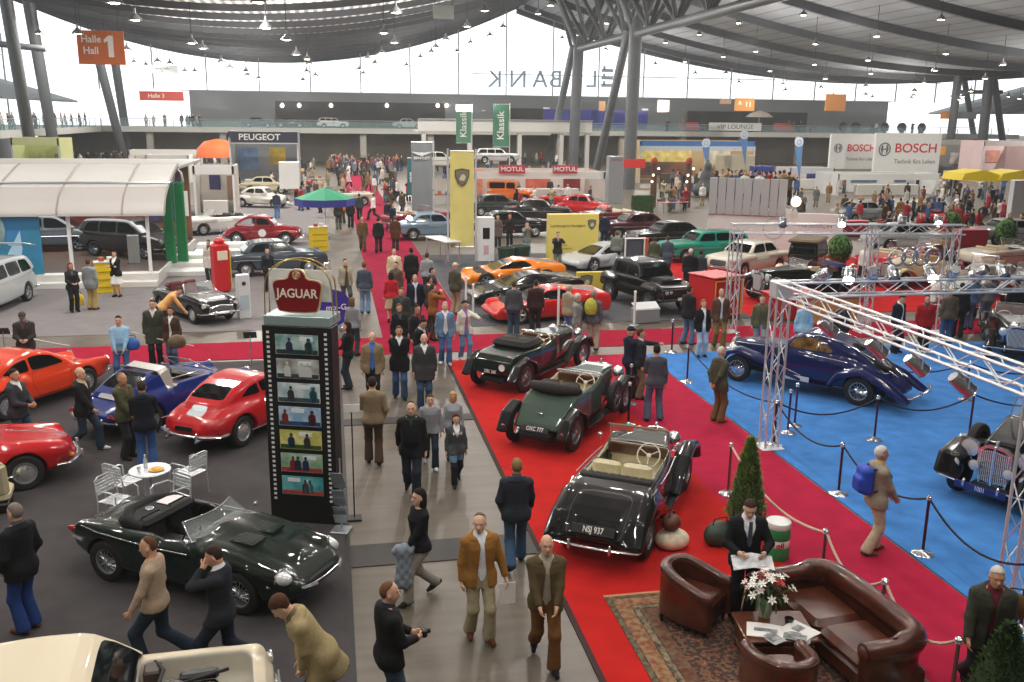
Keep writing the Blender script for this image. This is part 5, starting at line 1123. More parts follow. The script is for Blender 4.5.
def tub_chair(loc, rz, label):
    "local: faces -y"
    t = thing('tub_armchair', label, 'armchair', (*loc, .020), rz); r = .33
    pts = smooth_pts([(-r, -.40), (-r, -.05), (-r*.80, .24), (-.12, .36), (.12, .36), (r*.80, .24), (r, -.05), (r, -.40)], 2)
    def f(P):
        d, u = pline(P[:, 0], P[:, 1], pts); top = .56+.17*np.clip((P[:, 1]+.30)/.55, 0, 1)
        return smin(smax(d-.062, np.maximum(P[:, 2]-top, .09-P[:, 2]), .03), np.hypot(d, (P[:, 2]-top))-.075, .03)
    mob('back_and_arms', nets(f, (-.52, -.56, .05), (.52, .54, .90), .02).mesh('shell'), LEATHER, t)
    MB().box((0, -.06, .22), (.60, .66, .26), .04).obj('seat_base', LEATHER, t); MB().box((0, -.08, .40), (.56, .66, .14), .06).obj('seat_cushion', LEATHER, t)
    pip = mat('#3a180d', .35, 0, .3)
    for o in (-.062, .062): MB().tube([(p[0]*(1+o/r), p[1]*(1+o/.36) if p[1] > 0 else p[1], .60+.17*min(1, max(0, (p[1]+.30)/.55))) for p in pts], .009, 6).obj('piping', pip, t)
    for x in (-.28, .28):
        for y in (-.36, .28): MB().lathe([(.022, 0), (.032, .08), (.03, .10)], 8, 'z', (x, y, 0)).obj('leg', mat('#120c09', .5), t)
    return t
sofa((6.32, 9.78), radians(-90+6))
tub_chair((4.66, 10.88), radians(42), 'brown leather tub armchair at the rug edge near the black drophead')
tub_chair((4.97, 8.82), radians(170), 'brown leather tub armchair seen from behind by the low table')
def rug_mat():
    m = bpy.data.materials.new('oriental_rug'); m.use_nodes = True; nt = m.node_tree; b = nt.nodes['Principled BSDF']; b.inputs['Roughness'].default_value = .95; L = nt.links.new
    tc = nt.nodes.new('ShaderNodeTexCoord'); v = nt.nodes.new('ShaderNodeTexVoronoi'); v.inputs['Scale'].default_value = 17.; n = nt.nodes.new('ShaderNodeTexNoise'); n.inputs['Scale'].default_value = 19.; n.inputs['Detail'].default_value = 3
    cr = nt.nodes.new('ShaderNodeValToRGB'); cr.color_ramp.interpolation = 'CONSTANT'; e = cr.color_ramp.elements; e[0].position, e[0].color = 0, lin('#221d22'); e[1].position, e[1].color = .30, lin('#4a2a24')
    for p, c in ((.45, '#2a2a30'), (.52, '#6e5a3e'), (.60, '#7a3026'), (.68, '#8a7550'), (.78, '#2f2a2c')): q = e.new(p); q.color = lin(c)
    mx = nt.nodes.new('ShaderNodeMix'); mx.inputs[0].default_value = .55; L(tc.outputs['Object'], v.inputs['Vector']); L(tc.outputs['Object'], n.inputs['Vector']); L(v.outputs['Distance'], mx.inputs[2]); L(n.outputs['Fac'], mx.inputs[3]); L(mx.outputs[0], cr.inputs['Fac']); L(cr.outputs['Color'], b.inputs['Base Color']); return m
t = thing('rug', 'dark oriental rug with red and beige border under the leather seating', 'rug', (5.35, 9.75, 0)); rw, rl = 3.36, 3.8
MB().box((0, 0, .012), (rw, rl, .012)).obj('pile', rug_mat(), t, smooth=0)
def border(o, w, c, c2, z):
    m = MB(); a, b2 = rw/2-o, rl/2-o
    for q in (-1, 1): m.box((0, q*(b2-w/2), z), (2*a, w, .002)); m.box((q*(a-w/2), 0, z), (w, 2*b2-2*w, .002))
    m.obj('border_band', mat(c, .95, c2=c2, scale=13., name='rug_border'), t, smooth=0)
border(.0, .07, '#6b6048', '#3b342c', .0190); border(.09, .20, '#7a3a2a', '#8d7a54', .0192); border(.31, .08, '#8a7c5c', '#2c2a30', .0194); border(.41, .18, '#5a2a22', '#6d5d42', .0192)
m = MB()
for i in range(90): m.box((-rw/2+rw*(i+.5)/90, rl/2+.03, .008), (.02, .07, .006))
o = m.obj('fringe', mat('#c9a878', .9), t, smooth=0); o['kind'] = 'stuff'
WOOD = mat('#5a2c18', .32, 0, .3, noise=.35, scale=3., stretch=(1, 9, 9), name='dark_wood')
t = thing('coffee_table', 'dark wooden trunk table between the armchairs and the sofa', 'table', (5.36, 9.82, .020), radians(-8))
MB().box((0, 0, .42), (.92, .72, .05), .015).obj('table_top', WOOD, t); MB().box((0, 0, .21), (.82, .62, .36), .02).obj('body', WOOD, t)
for x in (-.38, .38):
    for y in (-.28, .28): MB().box((x, y, .05), (.07, .07, .10), .01).obj('leg', WOOD, t)
for z in (.12, .32): MB().box((0, 0, z), (.835, .635, .03), .004).obj('brass_band', mat('#8a6a34', .4, .7), t)
def sheet(label, x, y, z, w, h, rz, c, lines=0, name='magazine', photo=None):
    t = thing(name, label, name, (x, y, z), rz); m = MB(); n = 6
    m.loft([[(-w/2+w*i/n, q*h/2, .006+.012*sin(pi*i/n)**2) for i in range(n+1)] for q in (-1, 1)], False); m.loft([[(-w/2+w*i/n, q*h/2, .003) for i in range(n+1)] for q in (1, -1)], False); m.obj('page', mat(c, .7), t)
    if photo: MB().box((photo[2], photo[3], .020), (w*photo[0], h*photo[1], .002)).obj('printed_picture', mat('#5d6064', .6, c2='#a9acae', scale=9), t, smooth=0)
    return t
sheet('open white newspaper page with a grey car picture on the trunk table', 5.18, 9.70, .467, .46, .34, radians(-25), '#e4e2de', photo=(.62, .22, 0, 0), name='newspaper')
sheet('white printed sheet with columns lying by the sofa side of the table', 5.60, 9.62, .467, .38, .38, radians(28), '#dcdad5', photo=(.4, .3, .03, .04), name='newspaper')
sheet('small glossy magazine at the near edge of the trunk table', 5.20, 9.54, .467, .20, .28, radians(20), '#a9adb0', photo=(.8, .6, 0, 0))
sheet('green and grey magazine near the back of the near armchair', 5.50, 9.50, .467, .34, .2, radians(-35), '#7d877f', photo=(.7, .6, 0, 0))
t = thing('flower_bouquet', 'large bouquet of white and red flowers in a glass vase on the table', 'flowers', (5.34, 10.06, .466))
MB().lathe([(.075, 0), (.09, .10), (.07, .22), (.085, .26), (.078, .26), (.062, .22), (.08, .1), (.001, .03)], 18).obj('vase', mat('#a9b49a', .1, alpha=.75), t)
lf = mat('#38542c', .7, noise=.3, scale=8); st = MB()
rr = random.Random(3); heads_ = []
for i in range(42):
    a = rr.uniform(0, 2*pi); e = rr.uniform(.1, 1.2); L = rr.uniform(.30, .44); p = (L*.85*cos(a)*sin(e), L*.85*sin(a)*sin(e), .22+L*cos(e)*.95); st.tube([(0, 0, .12), (p[0]*.4, p[1]*.4, .12+p[2]*.45), p], .005, 4); heads_.append((p, a, e))
st.obj('stems', mat('#4b6a38', .7), t); lv = MB()
for i in range(60):
    a = rr.uniform(0, 2*pi); e = rr.uniform(.5, 1.7); L = rr.uniform(.16, .36); c = (L*cos(a)*sin(e), L*sin(a)*sin(e), .24+L*cos(e)); lv.at(c, a, 0, e-.3); lv.add([(-.07, 0, 0), (0, -.022, .012), (.08, 0, -.01), (0, .022, .012)], [(0, 1, 2, 3)]); lv.T = None
o = lv.obj('leaves', lf, t); o['kind'] = 'stuff'
for i, (p, a, e) in enumerate(heads_):
    c = '#b02418' if i in (4, 11) else '#7d2436' if i % 9 == 5 else '#efece2' if i % 3 else '#e3d0cc'; fm = MB()
    for k in range(6):
        b = k*pi/3; q = .056 if i % 3 else .05; fm.at(p, a, 0, e*.8); fm.add([(0, 0, 0), (q*cos(b-.4)*.7, q*sin(b-.4)*.7, .022), (q*1.25*cos(b), q*1.25*sin(b), .02), (q*cos(b+.4)*.7, q*sin(b+.4)*.7, .022)], [(0, 1, 2, 3)]); fm.T = None
    fm.ell((p[0], p[1], p[2]+.008), (.016, .016, .014), 8, 5); fm.obj('flower', mat(c, .6), t)
MB().lathe([(.001, 0), (.05, 0), (.06, .05), (.055, .055)], 16).obj('ashtray', mat('#2b2b2c', .2), thing('ashtray', 'dark round ashtray on the trunk table beside the magazine', 'ashtray', (5.58, 9.86, .467)))
def conifer(label, x, y, h, r, pot=True, seed=1, name='potted_conifer', n=2600, base=.3, c='#3f5a2c'):
    t = thing(name, label, 'tree', (x, y, 0)); rr = random.Random(seed)
    if pot: MB().lathe([(.001, .005), (.20, .005), (.25, .36), (.27, .38), (.24, .38), (.20, .30), (.001, .30)], 20).obj('pot', mat('#7d3b24', .7, noise=.1), t)
    MB().cyl((0, 0, .1), (0, 0, h*.8), .03, 7).obj('trunk', mat('#4a3626', .8), t)
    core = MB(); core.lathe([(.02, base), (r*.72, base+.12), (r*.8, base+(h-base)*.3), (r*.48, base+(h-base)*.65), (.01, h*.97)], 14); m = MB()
    for i in range(n):
        u = rr.random()**.8; z = base+(h-base)*u; rad = r*min(1, (u+.04)*9)*(1-u)**.75*rr.uniform(.72, 1.08)+.01; a = rr.uniform(0, 2*pi); s = rr.uniform(.035, .075)*(h/1.9)**.5
        m.at((rad*cos(a), rad*sin(a), z), a+rr.uniform(-.6, .6), 0, rr.uniform(-1.2, -.5)); m.add([(0, -.35*s, 0), (s, -.2*s, .15*s), (1.5*s, 0, 0), (s, .2*s, .15*s), (0, .35*s, 0)], [(0, 1, 2, 3, 4)]); m.T = None
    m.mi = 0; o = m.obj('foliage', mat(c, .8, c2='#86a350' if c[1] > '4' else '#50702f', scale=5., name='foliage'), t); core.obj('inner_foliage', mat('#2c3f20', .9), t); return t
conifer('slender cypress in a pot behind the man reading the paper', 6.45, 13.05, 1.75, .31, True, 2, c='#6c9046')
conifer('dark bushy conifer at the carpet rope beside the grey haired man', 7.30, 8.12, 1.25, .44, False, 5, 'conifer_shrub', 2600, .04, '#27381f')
def bag(label, x, y, z, s, c, rz=0, name='bag', handle=True, loc=None, par=None):
    t = thing(name, label, 'bag', (x, y, z), rz); w, d, h = s
    g = nets(lambda P: smax(elli(P, (0, 0, h*.45), (w*.56, d*.62, h*.62)), -P[:, 2]+.0, .03), (-w*.7, -d*.8, -.03), (w*.7, d*.8, h*1.2), min(s)*.12); mob('body', g.mesh('bag'), mat(c, .55, noise=.2, scale=9, name='bag_leather'), t)
    if handle: MB().tube([(-w*.3, 0, h*.9), (-w*.22, 0, h*1.25), (w*.22, 0, h*1.25), (w*.3, 0, h*.9)], .012, 6).obj('handle', mat('#3a2416', .6), t)
    return t
bag('cream holdall with a brown leather bag on it by the black drophead', 5.22, 13.08, 0, (.52, .40, .28), '#d9cdb4', .3, handle=False)
bag('brown leather handbag lying on the cream holdall', 5.20, 13.10, .31, (.34, .24, .22), '#5a3220', .8)
bag('dark green travel bag on the red carpet behind the reading man', 6.02, 13.05, 0, (.50, .32, .36), '#2f4034', .2)
t = thing('oil_drum', 'green and white striped drum behind the sofa', 'drum', (6.72, 12.45, 0))
for z0, z1, c in ((0, .22, '#1f8a4d'), (.22, .34, '#e4e6e4'), (.34, .52, '#1f8a4d'), (.52, .62, '#e4e6e4')):
    MB().lathe([(.001, z0), (.19, z0), (.195, z0+.01), (.195, z1-.01), (.19, z1), (.001, z1)], 24).obj('band', mat(c, .4), t)
text('lettering', 'oil', .13, mat('#c0202a', .5), t, (-.05, -.2, .28), (radians(90), 0, radians(-8)), .003, .003)
ps = MB(); ps.lathe([(.001, 0), (.17, 0), (.175, .012), (.15, .03), (.05, .05), (.03, .07), (.026, .08)], 22); PB = ps.mesh('base')
ps = MB(); ps.cyl((0, 0, .06), (0, 0, .93), .024, 10); PP = ps.mesh('post')
ps = MB(); ps.lathe([(.03, .92), (.045, .935), (.035, .96), (.045, .985), (.02, 1.01), (.001, 1.015)], 14); PT = ps.mesh('finial')
def posts(pts, label, group, pm, ropec, pairs, rl, sag=.28, rr_=.018, bm=CHROME):
    for i, (x, y) in enumerate(pts):
        t = thing('rope_post', label, 'barrier post', (x, y, 0), 0, group); mob('base', PB, bm, t, objmats=True); mob('post', PP, pm, t, objmats=True); mob('finial', PT, bm, t, objmats=True)
    for a, b in pairs:
        p, q = Vector((*pts[a], .93)), Vector((*pts[b], .93)); d = (q-p); u = d.normalized()*.05; p = p+u; q = q-u; pp = [p.lerp(q, k/12)-Vector((0, 0, sag*4*(k/12)*(1-k/12))) for k in range(13)]
        t = tag(MB().tube(pp, rr_, 7).obj('barrier_rope', mat(ropec, .7), None), rl, 'rope', group+' ropes')
BLUEP = [(9.03, 22.21), (9.07, 17.30), (11.39, 17.26), (13.63, 17.17), (16.6, 17.1), (9.04, 14.63), (9.09, 12.15), (9.05, 9.9), (15.34, 19.62), (18.3, 19.5), (12.9, 20.6), (9.75, 25.3)]
posts(BLUEP, 'chrome footed rope post with dark red shaft around the blue carpet', 'rope posts around the blue carpet', mat('#4a1626', .4, .3), '#0e1226', [(0, 1), (1, 2), (2, 3), (3, 4), (1, 5), (5, 6), (6, 7), (8, 9), (10, 8), (11, 0)], 'dark velvet rope sagging between posts of the blue carpet', .30)
posts([(9.74, 17.99), (10.12, 18.41)], 'spare rope post standing by the lattice tower without a rope', 'spare rope posts', mat('#4a2a5a', .4, .3), '#000', [], '')
posts([(7.01, 14.96), G(826, 531, .97), G(885, 581, .97), G(959, 640, .97)], 'rope post with beige cord along the crimson carpet', 'rope posts beside the sofa', mat('#7d5a58', .35, .5), '#c9ab98', [(0, 1), (1, 2), (2, 3)], 'beige twisted cord hanging between posts behind the sofa', .30, .020)
posts([(6.41, 19.06), (6.95, 20.6)], 'thin black rope post on the red carpet beside the vintage cars', 'thin rope posts by the vintage cars', mat('#1a1a1a', .4, .5), '#201418', [(0, 1)], 'thin dark cord on the red carpet by the vintage cars', .2, .008)
def lattice(par, a, b, s=.29, r=.025, seg=None, name='lattice_chord', br='lattice_bracing'):
    a, b = Vector(a), Vector(b); d = (b-a).normalized(); u = Vector((0, 0, 1)) if abs(d.z) < .9 else Vector((1, 0, 0)); v = d.cross(u).normalized(); u = v.cross(d); L = (b-a).length; n = seg or max(2, int(L/.42)); ch = MB(); bc = MB(); h = s/2
    cs = [(1, 1), (1, -1), (-1, -1), (-1, 1)]
    for i, j in cs: ch.cyl(a+u*h*i+v*h*j, b+u*h*i+v*h*j, r, 7)
    for f in range(4):
        (i0, j0), (i1, j1) = cs[f], cs[(f+1) % 4]
        bc.tube([(a+d*(L*k/n))+u*h*(i0 if k % 2 else i1)+v*h*(j0 if k % 2 else j1) for k in range(n+1)], r*.5, 5)
    ch.obj(name, ALU, par); bc.obj(br, ALU, par)
t = thing('stage_truss', 'silver box truss frame on towers over the blue carpet', 'truss', (8.9, 17.2, 0)); H = 3.38
lattice(t, (0, 0, .05), (0, 0, H-.2)); lattice(t, (0, 0, H), (9.0, 0, H)); lattice(t, (0, 0, H), (.1, -7.0, H)); lattice(t, (.45, -6.75, .05), (.45, -6.75, H-.15)); lattice(t, (9, 0, .05), (9, 0, H)); 
for p in ((0, 0), (.45, -6.75), (9, 0)): MB().box((p[0], p[1], .02), (.5, .5, .03), .008).obj('base_plate', ALU, t)
MB().box((0, 0, H), (.36, .36, .36), .03).obj('corner_block', ALU, t)
t = thing('stage_truss', 'silver box truss gate with ring emblem beyond the blue carpet', 'truss', (17.0, 27.0, 0))
lattice(t, (0, 0, .05), (0, 0, H)); lattice(t, (2.6, -.4, .05), (2.6, -.4, H)); lattice(t, (-4.6, .6, H), (2.9, -.45, H)); lattice(t, (-4.4, .6, .05), (-4.4, .6, H))
for p in ((0, 0), (2.6, -.4), (-4.4, .6)): MB().box((p[0], p[1], .02), (.5, .5, .03), .008).obj('base_plate', ALU, t)
t = thing('ring_emblem', 'four linked silver rings hanging on the far truss gate', 'emblem', (18.2, 26.45, 2.55))
for i in range(4): MB().tube([(-.62+i*.41+.27*cos(a), -.02*(i % 2), .27*sin(a)) for a in np.linspace(0, 2*pi, 29)[:-1]], .042, 8, True).obj('ring', CHROME, t)
can = MB(); can.lathe([(.001, -.24), (.09, -.24), (.11, -.18), (.115, .12), (.125, .13), (.115, .13), (.10, .02)], 16, 'y'); CANM = can.mesh('can'); face = MB().lathe([(.098, .06), (.001, .08)], 14, 'y').mesh('lens')
yk = MB().tube([(-.14, 0, 0), (-.14, 0, .16), (.14, 0, .16), (.14, 0, 0)], .012, 5).mesh('yoke')
def spot(loc, yaw, tilt, on, label):
    t = thing('stage_spotlight', label, 'spotlight', loc, yaw, 'spotlights on the silver trusses' if not on else 'lit spotlights on the silver trusses'); mob('housing', CANM, mat('#c4c7ca', .2, .9), t, (0, 0, -.10), (tilt, 0, 0)); mob('lens', face, mat('#fff6e6', .3, emit=30., name='spot_glow') if on else LAMPGLASS, t, (0, 0, -.10), (tilt, 0, 0), objmats=True); mob('yoke', yk, ALU, t, (0, 0, -.10))
for px, on, yaw in ((808, 0, .6), (838, 1, 2.6), (862, 0, -.5), (885, 0, 2.8), (925, 1, 3.0), (948, 0, -.4), (975, 0, .5), (1003, 0, 2.9)):
    x, y = G(px, 284, 3.39); spot((x, 17.2, 3.72), yaw, radians(-35), on, 'glowing chrome spotlight clamped on the front truss' if on else 'unlit chrome spotlight clamped on the silver truss')
for y in (15.3, 13.7, 12.6, 11.5): spot((8.95, y, 3.08), -1.8, radians(-40), 0, 'unlit chrome spotlight clamped on the silver truss')
for dx, on in ((-3.2, 0), (-1.2, 1), (.9, 0), (2.2, 1)): spot((17.0+dx, 26.9, 3.72), 2.7, radians(-35), on, 'glowing chrome spotlight clamped on the front truss' if on else 'unlit chrome spotlight clamped on the silver truss')
TY = atan2(-.39, 1.12)
t = thing('display_tower', 'tall black display tower printed like a film strip with seven workshop photographs', 'display', (-.56, 15.12, 0), TY); TW, TH, TD = 1.17, 3.40, .34
MB().box((0, 0, TH/2), (TW, TD, TH), .01).obj('body', mat('#121213', .45), t, smooth=0)
m = MB()
for q in (-1, 1):
    for i in range(36): m.box((q*(TW/2-.10), -TD/2-.004, .42+i*.082), (.048, .006, .040))
m.obj('film_perforations', mat('#e6e6e4', .5), t, smooth=0)
PAL = (('#6a9a98', '#dfece8', '#2a3a3c'), ('#8a8070', '#cfdde0', '#38424c'), ('#a0bcc4', '#f2f6f6', '#3c4c54'), ('#86b0d2', '#eef4f8', '#28487a'), ('#b9b43e', '#ece6a0', '#3a5a2a'), ('#6f9a78', '#c4dcc4', '#a83440'), ('#2f9094', '#7ac4c4', '#b0483a'))
for i in range(7):
    z = TH-.30-i*.405; p = MB().box((0, -TD/2-.004, z), (.72, .008, .33)).obj('photograph', mat(PAL[i][0], .35, c2=PAL[i][1], scale=4.5, name='photo_print'), t, smooth=0)
    r2 = random.Random(i+20)
    MB().box((0, -TD/2-.010, z-.12), (.70, .006, .07)).obj('workbench', mat(PAL[i][2], .5, noise=.3), p, smooth=0)
    for k in range(3):
        x = r2.uniform(-.26, .26); b = MB(); b.prism([(x-.05, z-.13), (x+.06, z-.13), (x+.05, z+.02), (x+.02, z+.05), (x-.03, z+.05), (x-.06, z+.0)], -TD/2-.016, -TD/2-.010, 'xz'); b.ell((x-.0, -TD/2-.013, z+.085), (.025, .005, .032), 10, 6)
        b.obj('worker_figure', mat(r2.choice(['#20304a', '#2d6a70', '#7a2a22', '#c8ccc8', '#303030']), .5), p)
    MB().box((r2.uniform(-.2, .2), -TD/2-.009, z+.10), (.22, .006, .07)).obj('window_light', mat('#e8eef0', .4), p, smooth=0)
MB().box((0, .12, TH+.08), (TW-.06, TD+.22, .16), .01).obj('top_box', mat('#8fa3a2', .3, .2), t, smooth=0)
t2 = thing('brand_sign', 'dark red sign reading JAGUAR on top of the film strip tower', 'sign', (-.57, 15.18, TH+.16), TY)
pts = [(-.30, .02), (.30, .02), (.36, .10), (.40, .34), (.43, .50), (.36, .56), (.16, .58), (.13, .68), (.07, .74), (-.07, .74), (-.13, .68), (-.16, .58), (-.36, .56), (-.43, .50), (-.40, .34), (-.36, .10)]
MB().prism(smooth_pts(pts, 1, True), -.03, .03, 'xz').obj('sign_edge', mat('#d9c9a0', .4, .4), t2); MB().prism([(p[0]*.95, .37+(p[1]-.37)*.94) for p in smooth_pts(pts, 1, True)], -.045, -.028, 'xz').obj('sign_face', mat('#7e1018', .35), t2)
text('lettering', 'JAGUAR', .205, mat('#ece2d0', .5), t2, (0, -.052, .34), (radians(90), 0, 0), .003, .004, .92); MB().lathe([(.075, -.05), (.06, -.062), (.001, -.062)], 18, 'y', (0, 0, .64)).obj('round_emblem', mat('#8a2a1a', .4, c2='#e0cfa0', scale=30), t2)
MB().box((0, .12, .45), (1.06, .02, .52), .004).obj('white_board', mat('#e2e2de', .6), t2, smooth=0)
for q in (0, .2):
    MB().tube([(-.58, q, -.1), (-.57, q, .35)]+[(-.56*cos(a), q, .45+.44*sin(a)) for a in np.linspace(0, pi, 13)]+[(.57, q, .35), (.58, q, -.1)], .012, 6).obj('gilt_arch', mat('#c9b06a', .3, .8), t2)
t = thing('brochure_stand', 'zigzag silver brochure stand at the foot of the film strip tower', 'stand', (-.02, 14.52, 0), TY)
m = MB()
for i in range(6): m.at((0, -.02*i*(i % 2), .22+i*.155), 0, radians(28)); m.box((0, 0, 0), (.22, .012, .20), .003); m.T = None
m.obj('trays', mat('#b8c0c8', .25, .6), t); MB().cyl((0, .06, .0), (0, .06, 1.25), .014, 8).obj('pole', STEEL, t); MB().box((0, .03, .015), (.3, .3, .03), .01).obj('base', STEEL, t)
t = thing('small_notice', 'small white notice on an arm at the side of the film strip tower', 'notice', (.22, 15.0, 0)); MB().cyl((0, 0, 0), (0, 0, 1.95), .012, 6).obj('rod', BLACK, t); MB().box((0, -.02, 1.98), (.27, .012, .14), .003).obj('plate', WHITE, t, smooth=0); MB().box((0, 0, .01), (.24, .24, .02)).obj('foot', BLACK, t)
def cafe_chair():
    t = thing('bistro_chair', 'x', 'chair'); f = MB(); r = .013
    for q in (-1, 1): f.tube([(q*.22, .22, 0), (q*.22, .20, .44), (q*.21, .24, .80), (q*.12, .26, .84), (0, .26, .84)], r, 6)
    f.obj('back_frame', ALU, t)
    for q in (-1, 1): MB().tube([(q*.24, -.24, 0), (q*.25, -.22, .62), (q*.25, -.14, .66), (q*.24, .12, .65), (q*.22, .21, .60)], r, 6).obj('armrest', ALU, t)
    s = MB()
    for i in range(8): s.box((0, -.20+i*.055, .44), (.42, .045, .012), .003)
    o = s.obj('seat_slats', ALU, t); s = MB()
    for i in range(5): s.box((0, .225+i*.006, .56+i*.055), (.40, .012, .042), .003)
    s.obj('back_slats', ALU, t); return t
CC = cafe_chair()
for i, (x, y, rz, lb) in enumerate(((-3.72, 16.22, 2.5, 'slatted aluminium bistro chair turned to the man in the navy coat'), (-3.66, 15.42, 1.0, 'slatted aluminium bistro chair standing nearest the dark green roadster tail'), (-2.78, 15.36, -.75, 'slatted aluminium bistro chair with its back to the green roadster bonnet'), (-2.66, 16.52, -2.2, 'slatted aluminium bistro chair on the film strip tower side of the table'))):
    o = CC if i == 0 else copytree(CC); o.location = (x, y, 0); o.rotation_euler = (0, 0, rz); o['label'] = lb; o['group'] = 'aluminium bistro chairs'
t = thing('bistro_table', 'round aluminium bistro table between the slatted chairs', 'table', (-3.22, 15.98, 0)); MB().lathe([(.001, .70), (.34, .70), (.35, .715), (.34, .73), (.001, .73)], 28).obj('table_top', ALU, t); MB().cyl((0, 0, .03), (0, 0, .70), .03, 10).obj('column', ALU, t); MB().lathe([(.24, 0), (.23, .02), (.05, .05), (.03, .06)], 18).obj('foot', ALU, t)
t = thing('plate', 'plate with yellow food on the bistro table', 'plate', (-3.10, 15.92, .731)); MB().lathe([(.001, .003), (.09, .003), (.13, .018), (.125, .022), (.001, .008)], 22).obj('dish', mat('#d8a040', .5), t); MB().ell((0, 0, .022), (.08, .07, .02)).obj('food', mat('#d9a83a', .7, noise=.3, scale=20), t)
t = thing('water_bottle', 'clear water bottle on the bistro table', 'bottle', (-3.30, 16.06, .731)); MB().lathe([(.001, 0), (.033, 0), (.035, .02), (.035, .15), (.014, .20), (.012, .22)], 14).obj('bottle_body', mat('#c9d8de', .1, alpha=.6), t); MB().cyl((0, 0, .215), (0, 0, .24), .014, 10).obj('cap', mat('#e4e6e8', .5), t)
t = thing('paper_cup', 'white paper cup on the bistro table', 'cup', (-3.38, 15.88, .731)); MB().lathe([(.001, 0), (.026, 0), (.036, .09), (.033, .09), (.024, .01), (.001, .01)], 14).obj('cup_body', WHITE, t)
MB().lathe([(.032, .080), (.001, .080)], 14).obj('coffee', mat('#2a1810', .3), t)
for lb, px, py in (('thin steel info stand on the charcoal carpet beside the crossing carpet', 252, 372), ('thin steel info stand beside the orange coupe', 7, 368)):
    x, y = G(px, py); t = thing('info_stand', lb, 'stand', (x, y, 0)); MB().cyl((0, 0, 0), (0, 0, 1.0), .014, 8).obj('pole', STEEL, t); MB().at((0, 0, 1.02), 0, radians(35)).box((0, 0, 0), (.34, .02, .24), .004).obj('tray', mat('#3d4144', .5), t); MB().lathe([(.16, 0), (.15, .012), (.02, .02)], 16).obj('foot', STEEL, t)
a, b = Vector((*G(9, 366), .95)), Vector((*G(72, 372), .72)); tag(MB().tube([a.lerp(b, k/8)-Vector((0, 0, .12*k/8*(1-k/8))) for k in range(9)], .016, 6).obj('rope_line', mat('#d8d0cc', .7)), 'pale cord strung beside the orange coupe', 'cord')
a, b = Vector((*G(135, 366), .95)), Vector((*G(195, 368), .62)); tag(MB().tube([a.lerp(b, k/8)-Vector((0, 0, .12*k/8*(1-k/8))) for k in range(9)], .016, 6).obj('rope_line', mat('#d8d0cc', .7)), 'pale cord strung behind the blue open coupe', 'cord')
NEAR, MIDH, FARH = .024, .035, .06
def car(S, key, label, x, y, face, color, h=MIDH, det=None, **k):
    return_ = k.pop('z', 0.)
    t = build_ponton(dict(S, z=return_), key, label, 'car', (x, y), face, h, color, **k)
    if det: det(t)
    return t
def pcar(S, key, label, x, y, face, color, h=MIDH, **k):
    d = k.pop('det', {}); z = k.pop('z', 0.); t = prewar(S, key, label, 'car', (x, y), face, h, color, z=z, **k); det_prewar(t, S, **d); return t
et = Vector((.835, -.55)); rr2 = Vector((-.55, -.835)); m_ = Vector(((-3.46-1.41)/2, (13.35+12.0)/2))-rr2*.74
det_etype(car(S_ETYPE, 'etype', 'dark green open two-seater with folded black hood beside the bistro chairs', m_.x, m_.y, 123.4, '#081810', NEAR))
bpy.data.objects['car'].scale = (.97,)*3
det_356(car(S_356, 'coupe356', 'red rounded coupe with grey engine grille seen from behind by the film strip tower', -1.96, 20.25, 33.8, '#b3121a', NEAR, mats={'engine_grille': STEEL}), plate_s='')
det_targa(car(S_TARGA, 'targa', 'dark blue open coupe with silver roll hoop between the orange and red coupes', -3.82, 21.45, 38.5, '#15296e', NEAR, mats={'roll_hoop': mat('#c9c5bd', .3, .6), 'engine_grille': mat('#c0c2c2', .4, .6)}))
det_911(car(S_911, 'coupe911', 'orange red coupe standing behind the man in the dark grey jacket', -7.25, 22.9, 33, '#d43a12', NEAR), '')
det_356(car(S_356R, 'open356', 'red open car with silver wheels, its nose pointing to the bistro set', -6.85, 17.55, 70, '#b8141a', NEAR), True)
t = car(S_CREAM, 'cream', 'cream coupe without bonnet, engine bay open, at the near edge of the charcoal carpet', -2.95, 8.80, 84, '#d8ccb2', NEAR, mats={'engine_bay': mat('#cfc9bb', .6)}); det_sedan(t, strip=False)
MB().box((0, 1.35, .72), (.42, .62, .34), .05).obj('engine_block', mat('#26282a', .4, .4), t)
for q in (-1, 1): MB().box((q*.30, 1.45, .90), (.14, .40, .10), .03).obj('cylinder_head', mat('#15171a', .4), t)
m = MB(); m.tube([(-.55, 1.0, .98), (-.3, 1.1, 1.02), (.1, 1.05, 1.03), (.5, 1.3, 1.0), (.55, 1.8, .95)], .022, 6); m.tube([(.0, .95, .98), (.05, 1.3, 1.05), (-.2, 1.75, .98)], .018, 6); m.obj('hoses', RUBBER, t)
MB().lathe([(.001, .1), (.12, .1), (.13, .06), (.13, 0), (.001, 0)], 16, 'z', (.12, 1.2, .98)).obj('air_filter', BLACK, t); MB().box((-.42, .98, .92), (.22, .18, .16), .02).obj('battery', mat('#3a2c24', .5), t)
t = thing('bucket_chair', 'cream ribbed leather car seat standing by the open red car', 'seat', (-5.92, 16.45, 0), radians(190)); lm = mat('#cdbf9c', .5, noise=.06, scale=8)
MB().box((0, 0, .28), (.62, .60, .22), .07).obj('cushion', lm, t); MB().at((0, .30, .62), 0, radians(-14)).box((0, 0, 0), (.62, .16, .66), .07).obj('backrest', lm, t)
for x in (-.2, -.07, .07, .2): MB().at((x, .205, .62), 0, radians(-14)).box((0, 0, 0), (.10, .03, .56), .014).obj('rib', lm, t)
MB().box((0, .05, .09), (.56, .56, .18), .02).obj('frame', BLACK, t)
